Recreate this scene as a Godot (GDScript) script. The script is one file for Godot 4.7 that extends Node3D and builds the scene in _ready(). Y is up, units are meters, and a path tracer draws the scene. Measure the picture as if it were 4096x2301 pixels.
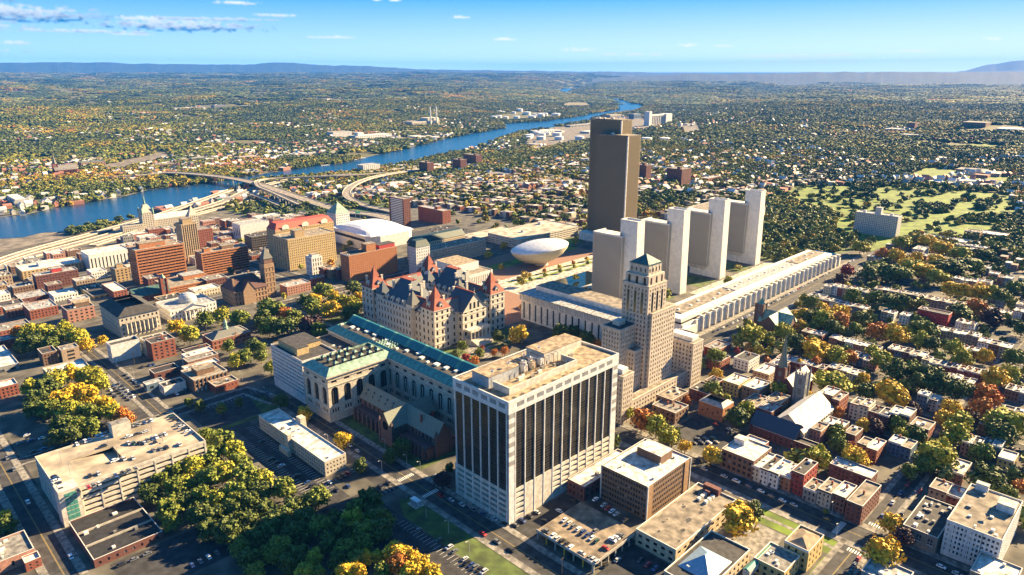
extends Node3D
# City seen from the air. World axes follow the street grid: +x runs away to the right, -z away to the left.
const UP := Vector3.UP
var M := {}
var T := {}
var rng := RandomNumberGenerator.new()
var names := {}
var pane_cache := {}
var occ := {}          # occupied 6 m ground cells
var marks := []        # [x, z, phrase] landmarks that labels refer to
var gx := []           # ground height table
const AZ := 120
const RN := 150

class Geo:
	var v := PackedVector3Array()
	var n := PackedVector3Array()
	var c := PackedColorArray()
	var col := Color.WHITE
	var colored := false
	func tri(a: Vector3, b: Vector3, d: Vector3) -> void:
		var m := (b - a).cross(d - a).normalized()
		v.append(a); v.append(d); v.append(b)
		for i in 3:
			n.append(m)
		if colored:
			for i in 3:
				c.append(col)
	func quad(a: Vector3, b: Vector3, d: Vector3, e: Vector3) -> void:
		tri(a, b, d)
		tri(a, d, e)
	func box(x0: float, y0: float, z0: float, x1: float, y1: float, z1: float, bottom := false) -> void:
		var a := Vector3(x0, y0, z1); var b := Vector3(x1, y0, z1); var d := Vector3(x1, y0, z0); var e := Vector3(x0, y0, z0)
		var h := Vector3(0, y1 - y0, 0)
		quad(a, b, b + h, a + h)
		quad(b, d, d + h, b + h)
		quad(d, e, e + h, d + h)
		quad(e, a, a + h, e + h)
		quad(a + h, b + h, d + h, e + h)
		if bottom:
			quad(e, d, b, a)
	func frus(x0: float, z0: float, x1: float, z1: float, y0: float, X0: float, Z0: float, X1: float, Z1: float, y1: float, top := true) -> void:
		# rectangle at y0 to rectangle at y1 (a hip roof, a pyramid, a taper)
		var a := Vector3(x0, y0, z1); var b := Vector3(x1, y0, z1); var d := Vector3(x1, y0, z0); var e := Vector3(x0, y0, z0)
		var A := Vector3(X0, y1, Z1); var B := Vector3(X1, y1, Z1); var D := Vector3(X1, y1, Z0); var E := Vector3(X0, y1, Z0)
		quad(a, b, B, A); quad(b, d, D, B); quad(d, e, E, D); quad(e, a, A, E)
		if top and (X1 - X0) * (Z1 - Z0) > 0.001:
			quad(A, B, D, E)
	func gable(x0: float, z0: float, x1: float, z1: float, y0: float, y1: float, along_x: bool, walls: Geo, over := 0.4) -> void:
		# two roof planes with thickness; the gable triangles go to the walls
		var t := 0.3
		if along_x:
			var zm := (z0 + z1) / 2
			for s in [-1.0, 1.0]:
				var zo: float = zm + s * ((z1 - z0) / 2 + over)
				var k := (y1 - y0) / ((z1 - z0) / 2)
				var ye := y0 - k * over
				var p := Vector3(x0 - over, ye, zo); var q := Vector3(x1 + over, ye, zo); var r := Vector3(x1 + over, y1, zm); var w := Vector3(x0 - over, y1, zm)
				var dn := Vector3(0, t, 0)
				if s > 0: quad(p + dn, q + dn, r + dn, w + dn)
				else: quad(q + dn, p + dn, w + dn, r + dn)
				quad(p, q, q + dn, p + dn)
				quad(p, p + dn, w + dn, w); quad(q, r, r + dn, q + dn)
			walls.tri(Vector3(x0, y0, z0), Vector3(x0, y0, z1), Vector3(x0, y1, zm))
			walls.tri(Vector3(x1, y0, z1), Vector3(x1, y0, z0), Vector3(x1, y1, zm))
		else:
			var xm := (x0 + x1) / 2
			for s in [-1.0, 1.0]:
				var xo: float = xm + s * ((x1 - x0) / 2 + over)
				var k := (y1 - y0) / ((x1 - x0) / 2)
				var ye := y0 - k * over
				var p := Vector3(xo, ye, z1 + over); var q := Vector3(xo, ye, z0 - over); var r := Vector3(xm, y1, z0 - over); var w := Vector3(xm, y1, z1 + over)
				var dn := Vector3(0, t, 0)
				if s > 0: quad(p + dn, q + dn, r + dn, w + dn)
				else: quad(q + dn, p + dn, w + dn, r + dn)
				quad(p, q, q + dn, p + dn)
				quad(p, p + dn, w + dn, w); quad(q, r, r + dn, q + dn)
			walls.tri(Vector3(x0, y0, z1), Vector3(x1, y0, z1), Vector3(xm, y1, z1))
			walls.tri(Vector3(x1, y0, z0), Vector3(x0, y0, z0), Vector3(xm, y1, z0))
	func lathe(prof: Array, seg: int, cx := 0.0, cz := 0.0, sx := 1.0, sz := 1.0) -> void:
		for i in prof.size() - 1:
			for k in seg:
				var a0 := TAU * k / seg; var a1 := TAU * (k + 1) / seg
				var r0: float = prof[i][0]; var y0: float = prof[i][1]; var r1: float = prof[i + 1][0]; var y1: float = prof[i + 1][1]
				var p := Vector3(cx + cos(a0) * r0 * sx, y0, cz - sin(a0) * r0 * sz); var q := Vector3(cx + cos(a1) * r0 * sx, y0, cz - sin(a1) * r0 * sz)
				var r := Vector3(cx + cos(a1) * r1 * sx, y1, cz - sin(a1) * r1 * sz); var w := Vector3(cx + cos(a0) * r1 * sx, y1, cz - sin(a0) * r1 * sz)
				if r0 > 0.001: tri(p, q, r)
				if r1 > 0.001: tri(p, r, w)
	func tube(a: Vector3, b: Vector3, r0: float, r1: float, seg := 6) -> void:
		var d := (b - a).normalized()
		var s := d.cross(Vector3(0.31, 0.2, 0.93)).normalized(); var t := s.cross(d)
		for k in seg:
			var a0 := TAU * k / seg; var a1 := TAU * (k + 1) / seg
			var e0 := s * cos(a0) + t * sin(a0); var e1 := s * cos(a1) + t * sin(a1)
			quad(a + e1 * r0, a + e0 * r0, b + e0 * r1, b + e1 * r1)
	func facade(o: Vector3, u: Vector3, w: float, h: float, xs: Array, ys: Array, dep: float, panes: Array) -> void:
		# a wall with real openings; o lower left corner seen from outside, u to the right
		var nn := u.cross(Vector3.UP)
		var y := 0.0
		for yy in ys:
			if yy[0] - y > 0.01:
				_r(o, u, 0, w, y, yy[0])
			var x := 0.0
			for xx in xs:
				if xx[0] - x > 0.01: _r(o, u, x, xx[0], yy[0], yy[1])
				hole(o, u, nn, xx[0], xx[1], yy[0], yy[1], dep)
				panes.append([o + u * ((xx[0] + xx[1]) / 2) + Vector3.UP * ((yy[0] + yy[1]) / 2) - nn * dep, xx[1] - xx[0], yy[1] - yy[0], absf(u.x) < 0.5])
				x = xx[1]
			if w - x > 0.01: _r(o, u, x, w, yy[0], yy[1])
			y = yy[1]
		if h - y > 0.01:
			_r(o, u, 0, w, y, h)
	func _r(o: Vector3, u: Vector3, x0: float, x1: float, y0: float, y1: float) -> void:
		var k := Vector3.UP
		quad(o + u * x0 + k * y0, o + u * x1 + k * y0, o + u * x1 + k * y1, o + u * x0 + k * y1)
	func hole(o: Vector3, u: Vector3, nn: Vector3, x0: float, x1: float, y0: float, y1: float, dep: float) -> void:
		var k := Vector3.UP
		var a := o + u * x0 + k * y0; var b := o + u * x1 + k * y0; var d := o + u * x1 + k * y1; var e := o + u * x0 + k * y1
		var i := -nn * dep
		quad(a, b, b + i, a + i); quad(b, d, d + i, b + i); quad(d, e, e + i, d + i); quad(e, a, a + i, e + i)
	func poly(pts: PackedVector2Array, o: Vector3, u: Vector3) -> void:
		var ix := Geometry2D.triangulate_polygon(pts)
		var nn := u.cross(Vector3.UP)
		for i in range(0, ix.size(), 3):
			var a := o + u * pts[ix[i]].x + Vector3.UP * pts[ix[i]].y
			var b := o + u * pts[ix[i + 1]].x + Vector3.UP * pts[ix[i + 1]].y
			var d := o + u * pts[ix[i + 2]].x + Vector3.UP * pts[ix[i + 2]].y
			if (b - a).cross(d - a).dot(nn) > 0: tri(a, b, d)
			else: tri(a, d, b)
	func arch(o: Vector3, u: Vector3, xa: float, xb: float, y0: float, y1: float, xl: float, xr: float, yb: float, ysp: float, dep: float, glass: Geo) -> void:
		# one wall cell with a round-headed opening and its recessed pane
		var nn := u.cross(Vector3.UP); var xc := (xl + xr) / 2; var r := (xr - xl) / 2
		if yb > y0: _r(o, u, xa, xb, y0, yb)
		var lp := PackedVector2Array([Vector2(xa, yb), Vector2(xl, yb), Vector2(xl, ysp)])
		var rp := PackedVector2Array([Vector2(xb, yb), Vector2(xb, y1), Vector2(xc, y1)])
		var head := PackedVector2Array([Vector2(xl, yb), Vector2(xr, yb)])
		var arcp := []
		for k in 9: arcp.append(Vector2(xc - r * cos(PI * k / 8.0), ysp + r * sin(PI * k / 8.0)))
		for k in range(1, 5): lp.append(arcp[k])
		lp.append(Vector2(xc, y1)); lp.append(Vector2(xa, y1))
		for k in range(4, 9): rp.append(arcp[k])
		rp.append(Vector2(xr, yb))
		for k in range(8, -1, -1): head.append(arcp[k])
		poly(lp, o, u); poly(rp, o, u)
		glass.poly(head, o - nn * dep, u)
		var i := -nn * dep
		for k in head.size():
			var p: Vector2 = head[k]; var q: Vector2 = head[(k + 1) % head.size()]
			var a := o + u * p.x + Vector3.UP * p.y; var b := o + u * q.x + Vector3.UP * q.y
			quad(a, b, b + i, a + i)
	func mesh(mat: Material) -> ArrayMesh:
		var arr := []
		arr.resize(Mesh.ARRAY_MAX)
		arr[Mesh.ARRAY_VERTEX] = v
		arr[Mesh.ARRAY_NORMAL] = n
		if colored: arr[Mesh.ARRAY_COLOR] = c
		var m := ArrayMesh.new()
		m.add_surface_from_arrays(Mesh.PRIMITIVE_TRIANGLES, arr)
		m.surface_set_material(0, mat)
		return m

func numbered(called: String) -> String:
	if not names.has(called):
		names[called] = 0
		return called
	names[called] += 1
	return "%s_%03d" % [called, names[called]]

func thing(called: String, label: String, category: String, at: Vector3, group := "") -> Node3D:
	var o := Node3D.new()
	o.name = numbered(called)
	add_child(o)
	o.position = at
	o.set_meta("label", label)
	o.set_meta("category", category)
	if group != "": o.set_meta("group", group)
	return o

func part(parent: Node, called: String, g: Geo, mat: Material, stuff := false) -> MeshInstance3D:
	if g.v.is_empty(): return null
	var o := MeshInstance3D.new()
	o.name = called
	o.mesh = g.mesh(mat)
	parent.add_child(o, true)
	if stuff: o.set_meta("kind", "stuff")
	return o

func struct(called: String, g: Geo, mat: Material) -> MeshInstance3D:
	var o := part(self, called, g, mat)
	o.set_meta("kind", "structure")
	return o

func sq(r: float, g: float, b: float) -> Color:
	return Color(r, g, b).linear_to_srgb()

func noise_tex(freq: float, lo: float, hi: float, sd: int, power := 1.0, oct := 4) -> ImageTexture:
	var f := FastNoiseLite.new()
	f.seed = sd
	f.noise_type = FastNoiseLite.TYPE_SIMPLEX_SMOOTH
	f.frequency = freq
	f.fractal_octaves = oct
	var im := f.get_seamless_image(256, 256)
	im.convert(Image.FORMAT_L8)
	var out := Image.create(256, 256, true, Image.FORMAT_RGB8)
	for y in 256:
		for x in 256:
			var t := pow(im.get_pixel(x, y).r, power)
			var k := lerpf(lo, hi, clampf((t - 0.15) / 0.7, 0, 1))
			out.set_pixel(x, y, Color(k, k, k))
	out.generate_mipmaps()
	return ImageTexture.create_from_image(out)

func mat(key: String, r: float, g: float, b: float, rough := 0.85, tex := "", scale := 0.05) -> StandardMaterial3D:
	var m := StandardMaterial3D.new()
	m.albedo_color = sq(r, g, b)
	m.roughness = rough
	if tex != "":
		m.albedo_texture = T[tex]
		m.uv1_triplanar = true
		m.uv1_world_triplanar = true
		m.uv1_scale = Vector3.ONE * scale
	M[key] = m
	return m

# ---------- terrain ----------
func s_of(x: float, z: float) -> float: return 0.342 * x + 0.9397 * z + 1395.4
func river_gap(x: float, z: float) -> float:
	# distance to the water, negative inside
	var p := Vector2(x, -z)
	var best := 1e9
	for i in RIVER.size():
		var q := Geometry2D.get_closest_point_to_segment(p, RIVER[i], RIVER[(i + 1) % RIVER.size()])
		best = minf(best, p.distance_squared_to(q))
	best = sqrt(best)
	return -best if Geometry2D.is_point_in_polygon(p, RIVER) else best
var hill := FastNoiseLite.new()
func raw_height(x: float, z: float) -> float:
	var h := -46.2 * (1.0 - smoothstep(150.0, 880.0, s_of(x, z)))
	var r := sqrt(x * x + z * z)
	if r > 1300.0:
		var gap := river_gap(x, z)
		var east := 1.0 if s_of(x, z) < -60.0 and gap > 0 else 0.0
		var up := smoothstep(350.0, 2200.0, gap) * (smoothstep(1300.0, 3500.0, r) if east < 0.5 else 1.0)
		var amp := 38.0 + 22.0 * smoothstep(4000.0, 14000.0, r)
		var k := hill.get_noise_2d(x, z) * amp
		if east > 0.5: h = lerpf(-46.2, 6.0 + k * 1.5, up)
		else: h += k * smoothstep(1500.0, 4000.0, r) * smoothstep(200.0, 1500.0, gap)
		h += 205.0 * smoothstep(5000.0, 25000.0, r) * (1.0 - smoothstep(0.0, 0.32, atan2(z, x) + PI / 4))
		h = lerpf(-46.4, h, smoothstep(25.0, 320.0, gap))
	return h
func az_of(i: float) -> float: return deg_to_rad(-58.0 + 116.0 * i / AZ)
func rad_of(j: float) -> float: return 90.0 * pow(34000.0 / 90.0, j / RN)
func make_ground() -> void:
	hill.seed = 5; hill.frequency = 0.0007; hill.fractal_octaves = 3
	gx.resize((AZ + 1) * (RN + 1))
	for j in RN + 1:
		for i in AZ + 1:
			var a := az_of(i) - PI / 4
			var r := rad_of(j)
			# az measured from the view direction; view = (+x, -z)
			gx[j * (AZ + 1) + i] = raw_height(r * cos(a), r * sin(a))
func ground(x: float, z: float) -> float:
	var r := maxf(91.0, sqrt(x * x + z * z))
	if r < 1300.0: return -46.2 * (1.0 - smoothstep(150.0, 880.0, s_of(x, z)))
	var az := rad_to_deg(atan2(z, x) + PI / 4)
	var fi := clampf((az + 58.0) / 116.0 * AZ, 0, AZ - 0.001)
	var fj := clampf(log(r / 90.0) / log(34000.0 / 90.0) * RN, 0, RN - 0.001)
	var i := int(fi); var j := int(fj)
	var u := fi - i; var v := fj - j
	var w := AZ + 1
	return lerpf(lerpf(gx[j * w + i], gx[j * w + i + 1], u), lerpf(gx[(j + 1) * w + i], gx[(j + 1) * w + i + 1], u), v)
func G3(x: float, z: float, up := 0.0) -> Vector3: return Vector3(x, ground(x, z) + up, z)
func view_az(p: Vector3) -> float: return atan2(p.z, p.x) + PI / 4
func ordinal(k: int) -> String:
	var w := ["first", "second", "third", "fourth", "fifth", "sixth", "seventh", "eighth", "ninth", "tenth", "eleventh", "twelfth", "thirteenth", "fourteenth", "fifteenth", "sixteenth", "seventeenth", "eighteenth", "nineteenth", "twentieth"]
	if k < 20: return w[k]
	var tens: String = ["twenty", "thirty", "forty", "fifty", "sixty"][mini(4, (k + 1) / 10 - 2)]
	return tens.replace("ty", "tieth") if (k + 1) % 10 == 0 else tens + "-" + w[(k + 1) % 10 - 1]
func mark(x0: float, z0: float, x1: float, z1: float) -> void:
	var i := floori(x0 / 6.0)
	while i * 6.0 <= x1:
		var j := floori(z0 / 6.0)
		while j * 6.0 <= z1:
			occ[Vector2i(i, j)] = true
			j += 1
		i += 1
func is_open(x: float, z: float) -> bool: return not occ.has(Vector2i(floori(x / 6.0), floori(z / 6.0)))

func panes_to(t: Node3D, panes: Array, m: Material, each: bool) -> void:
	# each pane a part of its own while the photograph shows it, else joined
	var gs := [Geo.new(), Geo.new(), Geo.new()]
	var k := 0
	# panes differ: some with blinds drawn, some paler
	var kinds := [m, M.glass_blind, M.glass_pale] if m == M.glass or m == M.glass_brown else ([m, m, M.glass_dim] if m == M.glass_black else [m, m, m])
	var salt := int(absf(t.global_position.x * 7.0 + t.global_position.z * 13.0))
	for p in panes:
		salt = (salt * 1103515245 + 12345) & 0x7fffffff
		var pick := 0 if (salt >> 8) % 10 < 7 else (1 if (salt >> 8) % 10 < 8 else 2)
		var mm: Material = kinds[pick]
		var g: Geo = gs[pick]
		var sx: float = 0.06 if p[3] else p[1]; var sz: float = p[1] if p[3] else 0.06
		if each and k < 300:
			var key := "%.2f_%.2f_%s_%d" % [p[1], p[2], p[3], mm.get_instance_id()]
			if not pane_cache.has(key):
				var b := Geo.new()
				b.box(-sx / 2, -p[2] / 2, -sz / 2, sx / 2, p[2] / 2, sz / 2, true)
				pane_cache[key] = b.mesh(mm)
			var o := MeshInstance3D.new()
			o.name = "window"
			o.mesh = pane_cache[key]
			t.add_child(o, true)
			o.position = p[0]
			k += 1
		else:
			var c: Vector3 = p[0]
			var u := Vector3(0, 0, 1) if p[3] else Vector3(1, 0, 0)
			var hw: float = p[1] / 2; var hh: Vector3 = UP * (p[2] / 2)
			g.quad(c - u * hw - hh, c + u * hw - hh, c + u * hw + hh, c - u * hw + hh)
	for i in 3: part(t, "window_panes", gs[i], kinds[i], true)

func spans(w: float, k: int, frac: float, m0 := 0.0, m1 := 0.0) -> Array:
	var out := []
	var bay := (w - m0 - m1) / maxi(k, 1)
	for i in k:
		var c := m0 + bay * (i + 0.5)
		out.append([c - bay * frac / 2, c + bay * frac / 2])
	return out

func bld(called: String, label: String, cat: String, a: float, b: float, w: float, d: float, h: float, wall: String, roof: String, o := {}) -> Node3D:
	# a flat-roofed building; a, b its near corner on the grid, w along +x, d along -z
	var y: float = o.get("y", 1e9)
	if y > 1e8:
		y = ground(a + w / 2, -b - d / 2)
		for q in [[a, -b], [a + w, -b], [a, -b - d], [a + w, -b - d]]: y = minf(y, ground(q[0], q[1]))
	var t := thing(called, label, cat, Vector3(a + w / 2, y, -b - d / 2), o.get("group", ""))
	mark(a - 2, -b - d - 2, a + w + 2, -b + 2)
	var X := w / 2; var Z := d / 2
	var near: bool = Vector2(a, b).length() < 440.0
	var g := Geo.new()
	var panes := []
	var fl: int = o.get("fl", 3); var gf: float = o.get("gf", 0.6); var tp: float = o.get("tp", 1.2)
	var fh := (h - gf - tp) / maxi(fl, 1)
	var wh: float = o.get("wh", 0.55); var ww: float = o.get("ww", 0.45); var dep: float = o.get("dep", 0.25)
	var ys := []
	for k in fl:
		var y0 := gf + fh * k + fh * (1 - wh) * 0.5
		ys.append([y0, y0 + fh * wh])
	var em: float = o.get("em", 0.6)
	g.facade(Vector3(-X, 0, Z), Vector3(1, 0, 0), w, h, spans(w, o.get("cx", int(w / 3.2)), o.get("wx", ww), em, em), ys, dep, panes)
	g.facade(Vector3(-X, 0, -Z), Vector3(0, 0, 1), d, h, spans(d, o.get("cz", int(d / 3.2)), ww, em, em), ys, dep, panes)
	g.quad(Vector3(X, 0, Z), Vector3(X, 0, -Z), Vector3(X, h, -Z), Vector3(X, h, Z))
	g.quad(Vector3(X, 0, -Z), Vector3(-X, 0, -Z), Vector3(-X, h, -Z), Vector3(X, h, -Z))
	var par: float = o.get("par", 0.7); var e := 0.35
	var r0 := h - par
	g.quad(Vector3(-X + e, r0, -Z + e), Vector3(X - e, r0, -Z + e), Vector3(X - e, h, -Z + e), Vector3(-X + e, h, -Z + e))
	g.quad(Vector3(X - e, r0, Z - e), Vector3(-X + e, r0, Z - e), Vector3(-X + e, h, Z - e), Vector3(X - e, h, Z - e))
	g.quad(Vector3(-X + e, r0, Z - e), Vector3(-X + e, r0, -Z + e), Vector3(-X + e, h, -Z + e), Vector3(-X + e, h, Z - e))
	g.quad(Vector3(X - e, r0, -Z + e), Vector3(X - e, r0, Z - e), Vector3(X - e, h, Z - e), Vector3(X - e, h, -Z + e))
	part(t, "wall", g, M[wall])
	var f := Geo.new()
	f.quad(Vector3(-X + e, r0, Z - e), Vector3(X - e, r0, Z - e), Vector3(X - e, r0, -Z + e), Vector3(-X + e, r0, -Z + e))
	part(t, "roof", f, M[roof])
	var cp := Geo.new(); var q := 0.06
	cp.box(-X - q, h, Z - e, X + q, h + 0.16, Z + q, true); cp.box(-X - q, h, -Z - q, X + q, h + 0.16, -Z + e, true)
	cp.box(-X - q, h, -Z + e, -X + e, h + 0.16, Z - e, true); cp.box(X - e, h, -Z + e, X + q, h + 0.16, Z - e, true)
	part(t, "coping", cp, M[o.get("cop", "coping")])
	if o.has("cornice"):
		var cn := Geo.new()
		cn.box(-X - 0.5, h - 0.9, -Z, -X - 0.003, h - 0.1, Z, true)
		part(t, "cornice", cn, M[o["cornice"]])
	if o.has("bands"):
		for k in fl + 1:
			var bg := Geo.new(); var by := gf + fh * k
			bg.box(-X - 0.15, by - 0.3, Z + 0.003, X, by + 0.3, Z + 0.15, true); bg.box(-X - 0.15, by - 0.3, -Z, -X - 0.003, by + 0.3, Z + 0.15, true)
			part(t, "floor_band", bg, M[o["bands"]])
	panes_to(t, panes, M[o.get("glass", "glass")], near)
	for pz in o.get("pent", []):
		var pg := Geo.new()
		pg.box(pz[0] - X, r0, Z - pz[1] - pz[3], pz[0] + pz[2] - X, r0 + pz[4], Z - pz[1])
		var ph := part(t, "penthouse", pg, M[pz[5] if pz.size() > 5 else wall])
		var pr := Geo.new()
		pr.box(pz[0] - X - 0.2, r0 + pz[4], Z - pz[1] - pz[3] - 0.2, pz[0] + pz[2] - X + 0.2, r0 + pz[4] + 0.3, Z - pz[1] + 0.2, true)
		part(ph, "penthouse_roof", pr, M[pz[6] if pz.size() > 6 else roof])
	for k in o.get("units", 0):
		var ug := Geo.new()
		var ux := rng.randf_range(-X + 2, X - 3.5) if w > 6 else 0.0; var uz := rng.randf_range(-Z + 2, Z - 3.5) if d > 6 else 0.0
		var us := rng.randf_range(0.8, 2.2)
		ug.box(ux, r0, uz, ux + us * rng.randf_range(0.8, 1.6), r0 + rng.randf_range(0.7, 1.7), uz + us)
		part(t, "roof_unit", ug, M["unit" if rng.randf() < 0.7 else "unit_dark"])
	for k in o.get("chim", 0):
		var cg := Geo.new()
		var cz: float = -Z + d * (k + 0.5) / maxi(1, o["chim"]); var cx2 := X * rng.randf_range(-0.1, 0.7)
		cg.box(cx2, r0, cz - 0.5, cx2 + 0.9, r0 + 2.2, cz + 0.5)
		cg.box(cx2 - 0.1, r0 + 2.2, cz - 0.6, cx2 + 1.0, r0 + 2.45, cz + 0.6, true)
		part(t, "chimney", cg, M["brick_red"])
	return t
func make_sky() -> void:
	var W := 4096; var Hh := 2048
	var im := Image.create(W, Hh, false, Image.FORMAT_RGBF)
	var nz := FastNoiseLite.new(); nz.seed = 3; nz.frequency = 0.5; nz.fractal_octaves = 5
	for y in Hh:
		var el := 90.0 - 180.0 * (y + 0.5) / Hh
		im.fill_rect(Rect2i(0, y, W, 1), sky_at(el, 60.0))
	# toward and away from the sun the low sky changes tone, and clouds lie in it
	for y in range(Hh / 2 - 330, Hh / 2 + 1):
		var el := 90.0 - 180.0 * (y + 0.5) / Hh
		for x in W:
			var th := fposmod(360.0 * (x + 0.5) / W - 45.0 + 180.0, 360.0) - 180.0
			var c := sky_at(el, th)
			if el > 0.1 and el < 12.0 and absf(th) < 60.0:
				var cl := cloud_at(th, el, nz)
				if cl.x > 0.0:
					var lit := Color(1.25, 1.24, 1.2).lerp(Color(0.16, 0.32, 0.56), cl.y)
					c = c.lerp(lit, cl.x)
			im.set_pixel(x, y, c)
	var sm := PanoramaSkyMaterial.new()
	sm.panorama = ImageTexture.create_from_image(im)
	var sky := Sky.new()
	sky.sky_material = sm
	env.background_mode = Environment.BG_SKY
	env.sky = sky

func sky_at(el: float, th: float) -> Color:
	if el < -0.2: return Color(0.20, 0.22, 0.22)
	var sunward := 0.5 + 0.5 * cos(deg_to_rad(th - 60.0))
	var hor := Color(0.78, 1.2, 1.4).lerp(Color(1.65, 1.68, 1.6), pow(sunward, 2.2))
	var mid := Color(0.002, 0.32, 0.90).lerp(Color(0.03, 0.50, 1.02), sunward)
	var top := Color(0.08, 0.26, 0.66)
	var c := hor.lerp(mid, clampf(pow(maxf(el, 0.0) / 6.0, 0.8), 0, 1))
	return c.lerp(top, smoothstep(6.0, 45.0, el))

const CLOUDS := [[-34.0, 3.5, 6.2, 0.62, 1.2], [-30.0, 2.6, 5.0, 0.12, 0.8], [-22.0, 3.6, 5.0, 0.14, 0.9], [-36.5, 3.1, 3.6, 0.3, 1.0], [-36.0, 1.3, 3.0, 0.1, 0.6], [-35.0, 3.7, 4.2, 0.5, 1.0], [-37.0, 4.4, 4.0, 0.4, 1.1], [-37.0, 2.8, 4.5, 0.22, 0.7], [-24.0, 3.05, 5.8, 0.46, 1.2], [-26.0, 3.5, 2.0, 0.2, 0.5], [-16.5, 5.4, 4.2, 0.3, 1.0],
	[-10.2, 5.25, 0.55, 0.22, 0.1], [-8.8, 5.15, 0.45, 0.16, 0.1], [5.2, 1.65, 1.3, 0.15, 0.05], [-0.7, 2.45, 1.0, 0.10, 0.1], [20.5, 1.1, 4.4, 0.2, 0.05], [23.4, 1.15, 2.6, 0.16, 0.05],
	[13.4, 1.95, 0.7, 0.1, 0.0], [15.9, 1.85, 0.8, 0.1, 0.0], [-17.3, 3.95, 1.6, 0.12, 0.5], [-34.0, 1.8, 1.8, 0.13, 0.4], [-27.0, 2.5, 1.4, 0.1, 0.4], [-13.5, 2.5, 2.0, 0.1, 0.3], [22.0, 0.72, 6.5, 0.14, 0.0], [9.0, 1.3, 3.0, 0.12, 0.1], [-20.0, 4.7, 1.5, 0.14, 0.45], [28.0, 1.4, 2.0, 0.1, 0.0], [-4.0, 4.0, 0.8, 0.1, 0.2], [33.0, 2.1, 1.0, 0.08, 0.0]]
func cloud_at(th: float, el: float, nz: FastNoiseLite) -> Vector2:
	var best := 0.0; var dark := 0.0
	for b in CLOUDS:
		var dx: float = (th - b[0]) / b[2]
		if absf(dx) > 1.6: continue
		var dy: float = (el - b[1]) / b[3]
		if absf(dy) > 2.6: continue
		var k := nz.get_noise_2d(th * 1.7, el * 7.0) + 0.5 * nz.get_noise_2d(th * 6.0 + 9.0, el * 20.0)
		var edge := dx * dx + dy * dy * (1.0 if dy > 0 else 2.2)
		var a := smoothstep(0.0, 0.8, 1.0 - edge + k * 1.3)
		if a > best:
			best = a
			# thick middles and undersides are in their own shade, tops and rims are lit
			dark = b[4] * clampf(0.55 - dy * 0.6 + k * 0.6, 0.0, 1.0)
	return Vector2(best * 0.92, dark)

var env := Environment.new()
func make_world() -> void:
	var cam := Camera3D.new()
	cam.name = "camera"
	add_child(cam)
	cam.position = Vector3(0, 246, 0)
	cam.rotation_degrees = Vector3(-17.0, -45.0, 0)
	cam.fov = 44.46
	cam.near = 1.0
	cam.far = 90000.0
	cam.current = true
	make_sky()
	env.background_energy_multiplier = 0.19
	env.tonemap_mode = Environment.TONE_MAPPER_LINEAR
	env.tonemap_exposure = 5.4
	env.sdfgi_enabled = true
	env.ssao_enabled = true
	env.ssil_enabled = true
	env.fog_enabled = true
	env.fog_density = 0.000025
	env.fog_light_color = Color(0.22, 0.58, 1.0)
	var we := WorldEnvironment.new()
	we.name = "world_environment"
	we.environment = env
	add_child(we)
	var sun := DirectionalLight3D.new()
	sun.name = "sun"
	add_child(sun)
	var el := deg_to_rad(25.0)
	sun.look_at_from_position(Vector3(0.964 * cos(el), sin(el), 0.266 * cos(el)) * 1000.0, Vector3.ZERO)
	sun.light_color = Color(1.0, 0.875, 0.67)
	sun.light_energy = 1.6
	sun.light_angular_distance = 0.5
	sun.shadow_enabled = true
	sun.directional_shadow_max_distance = 4000.0

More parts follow.
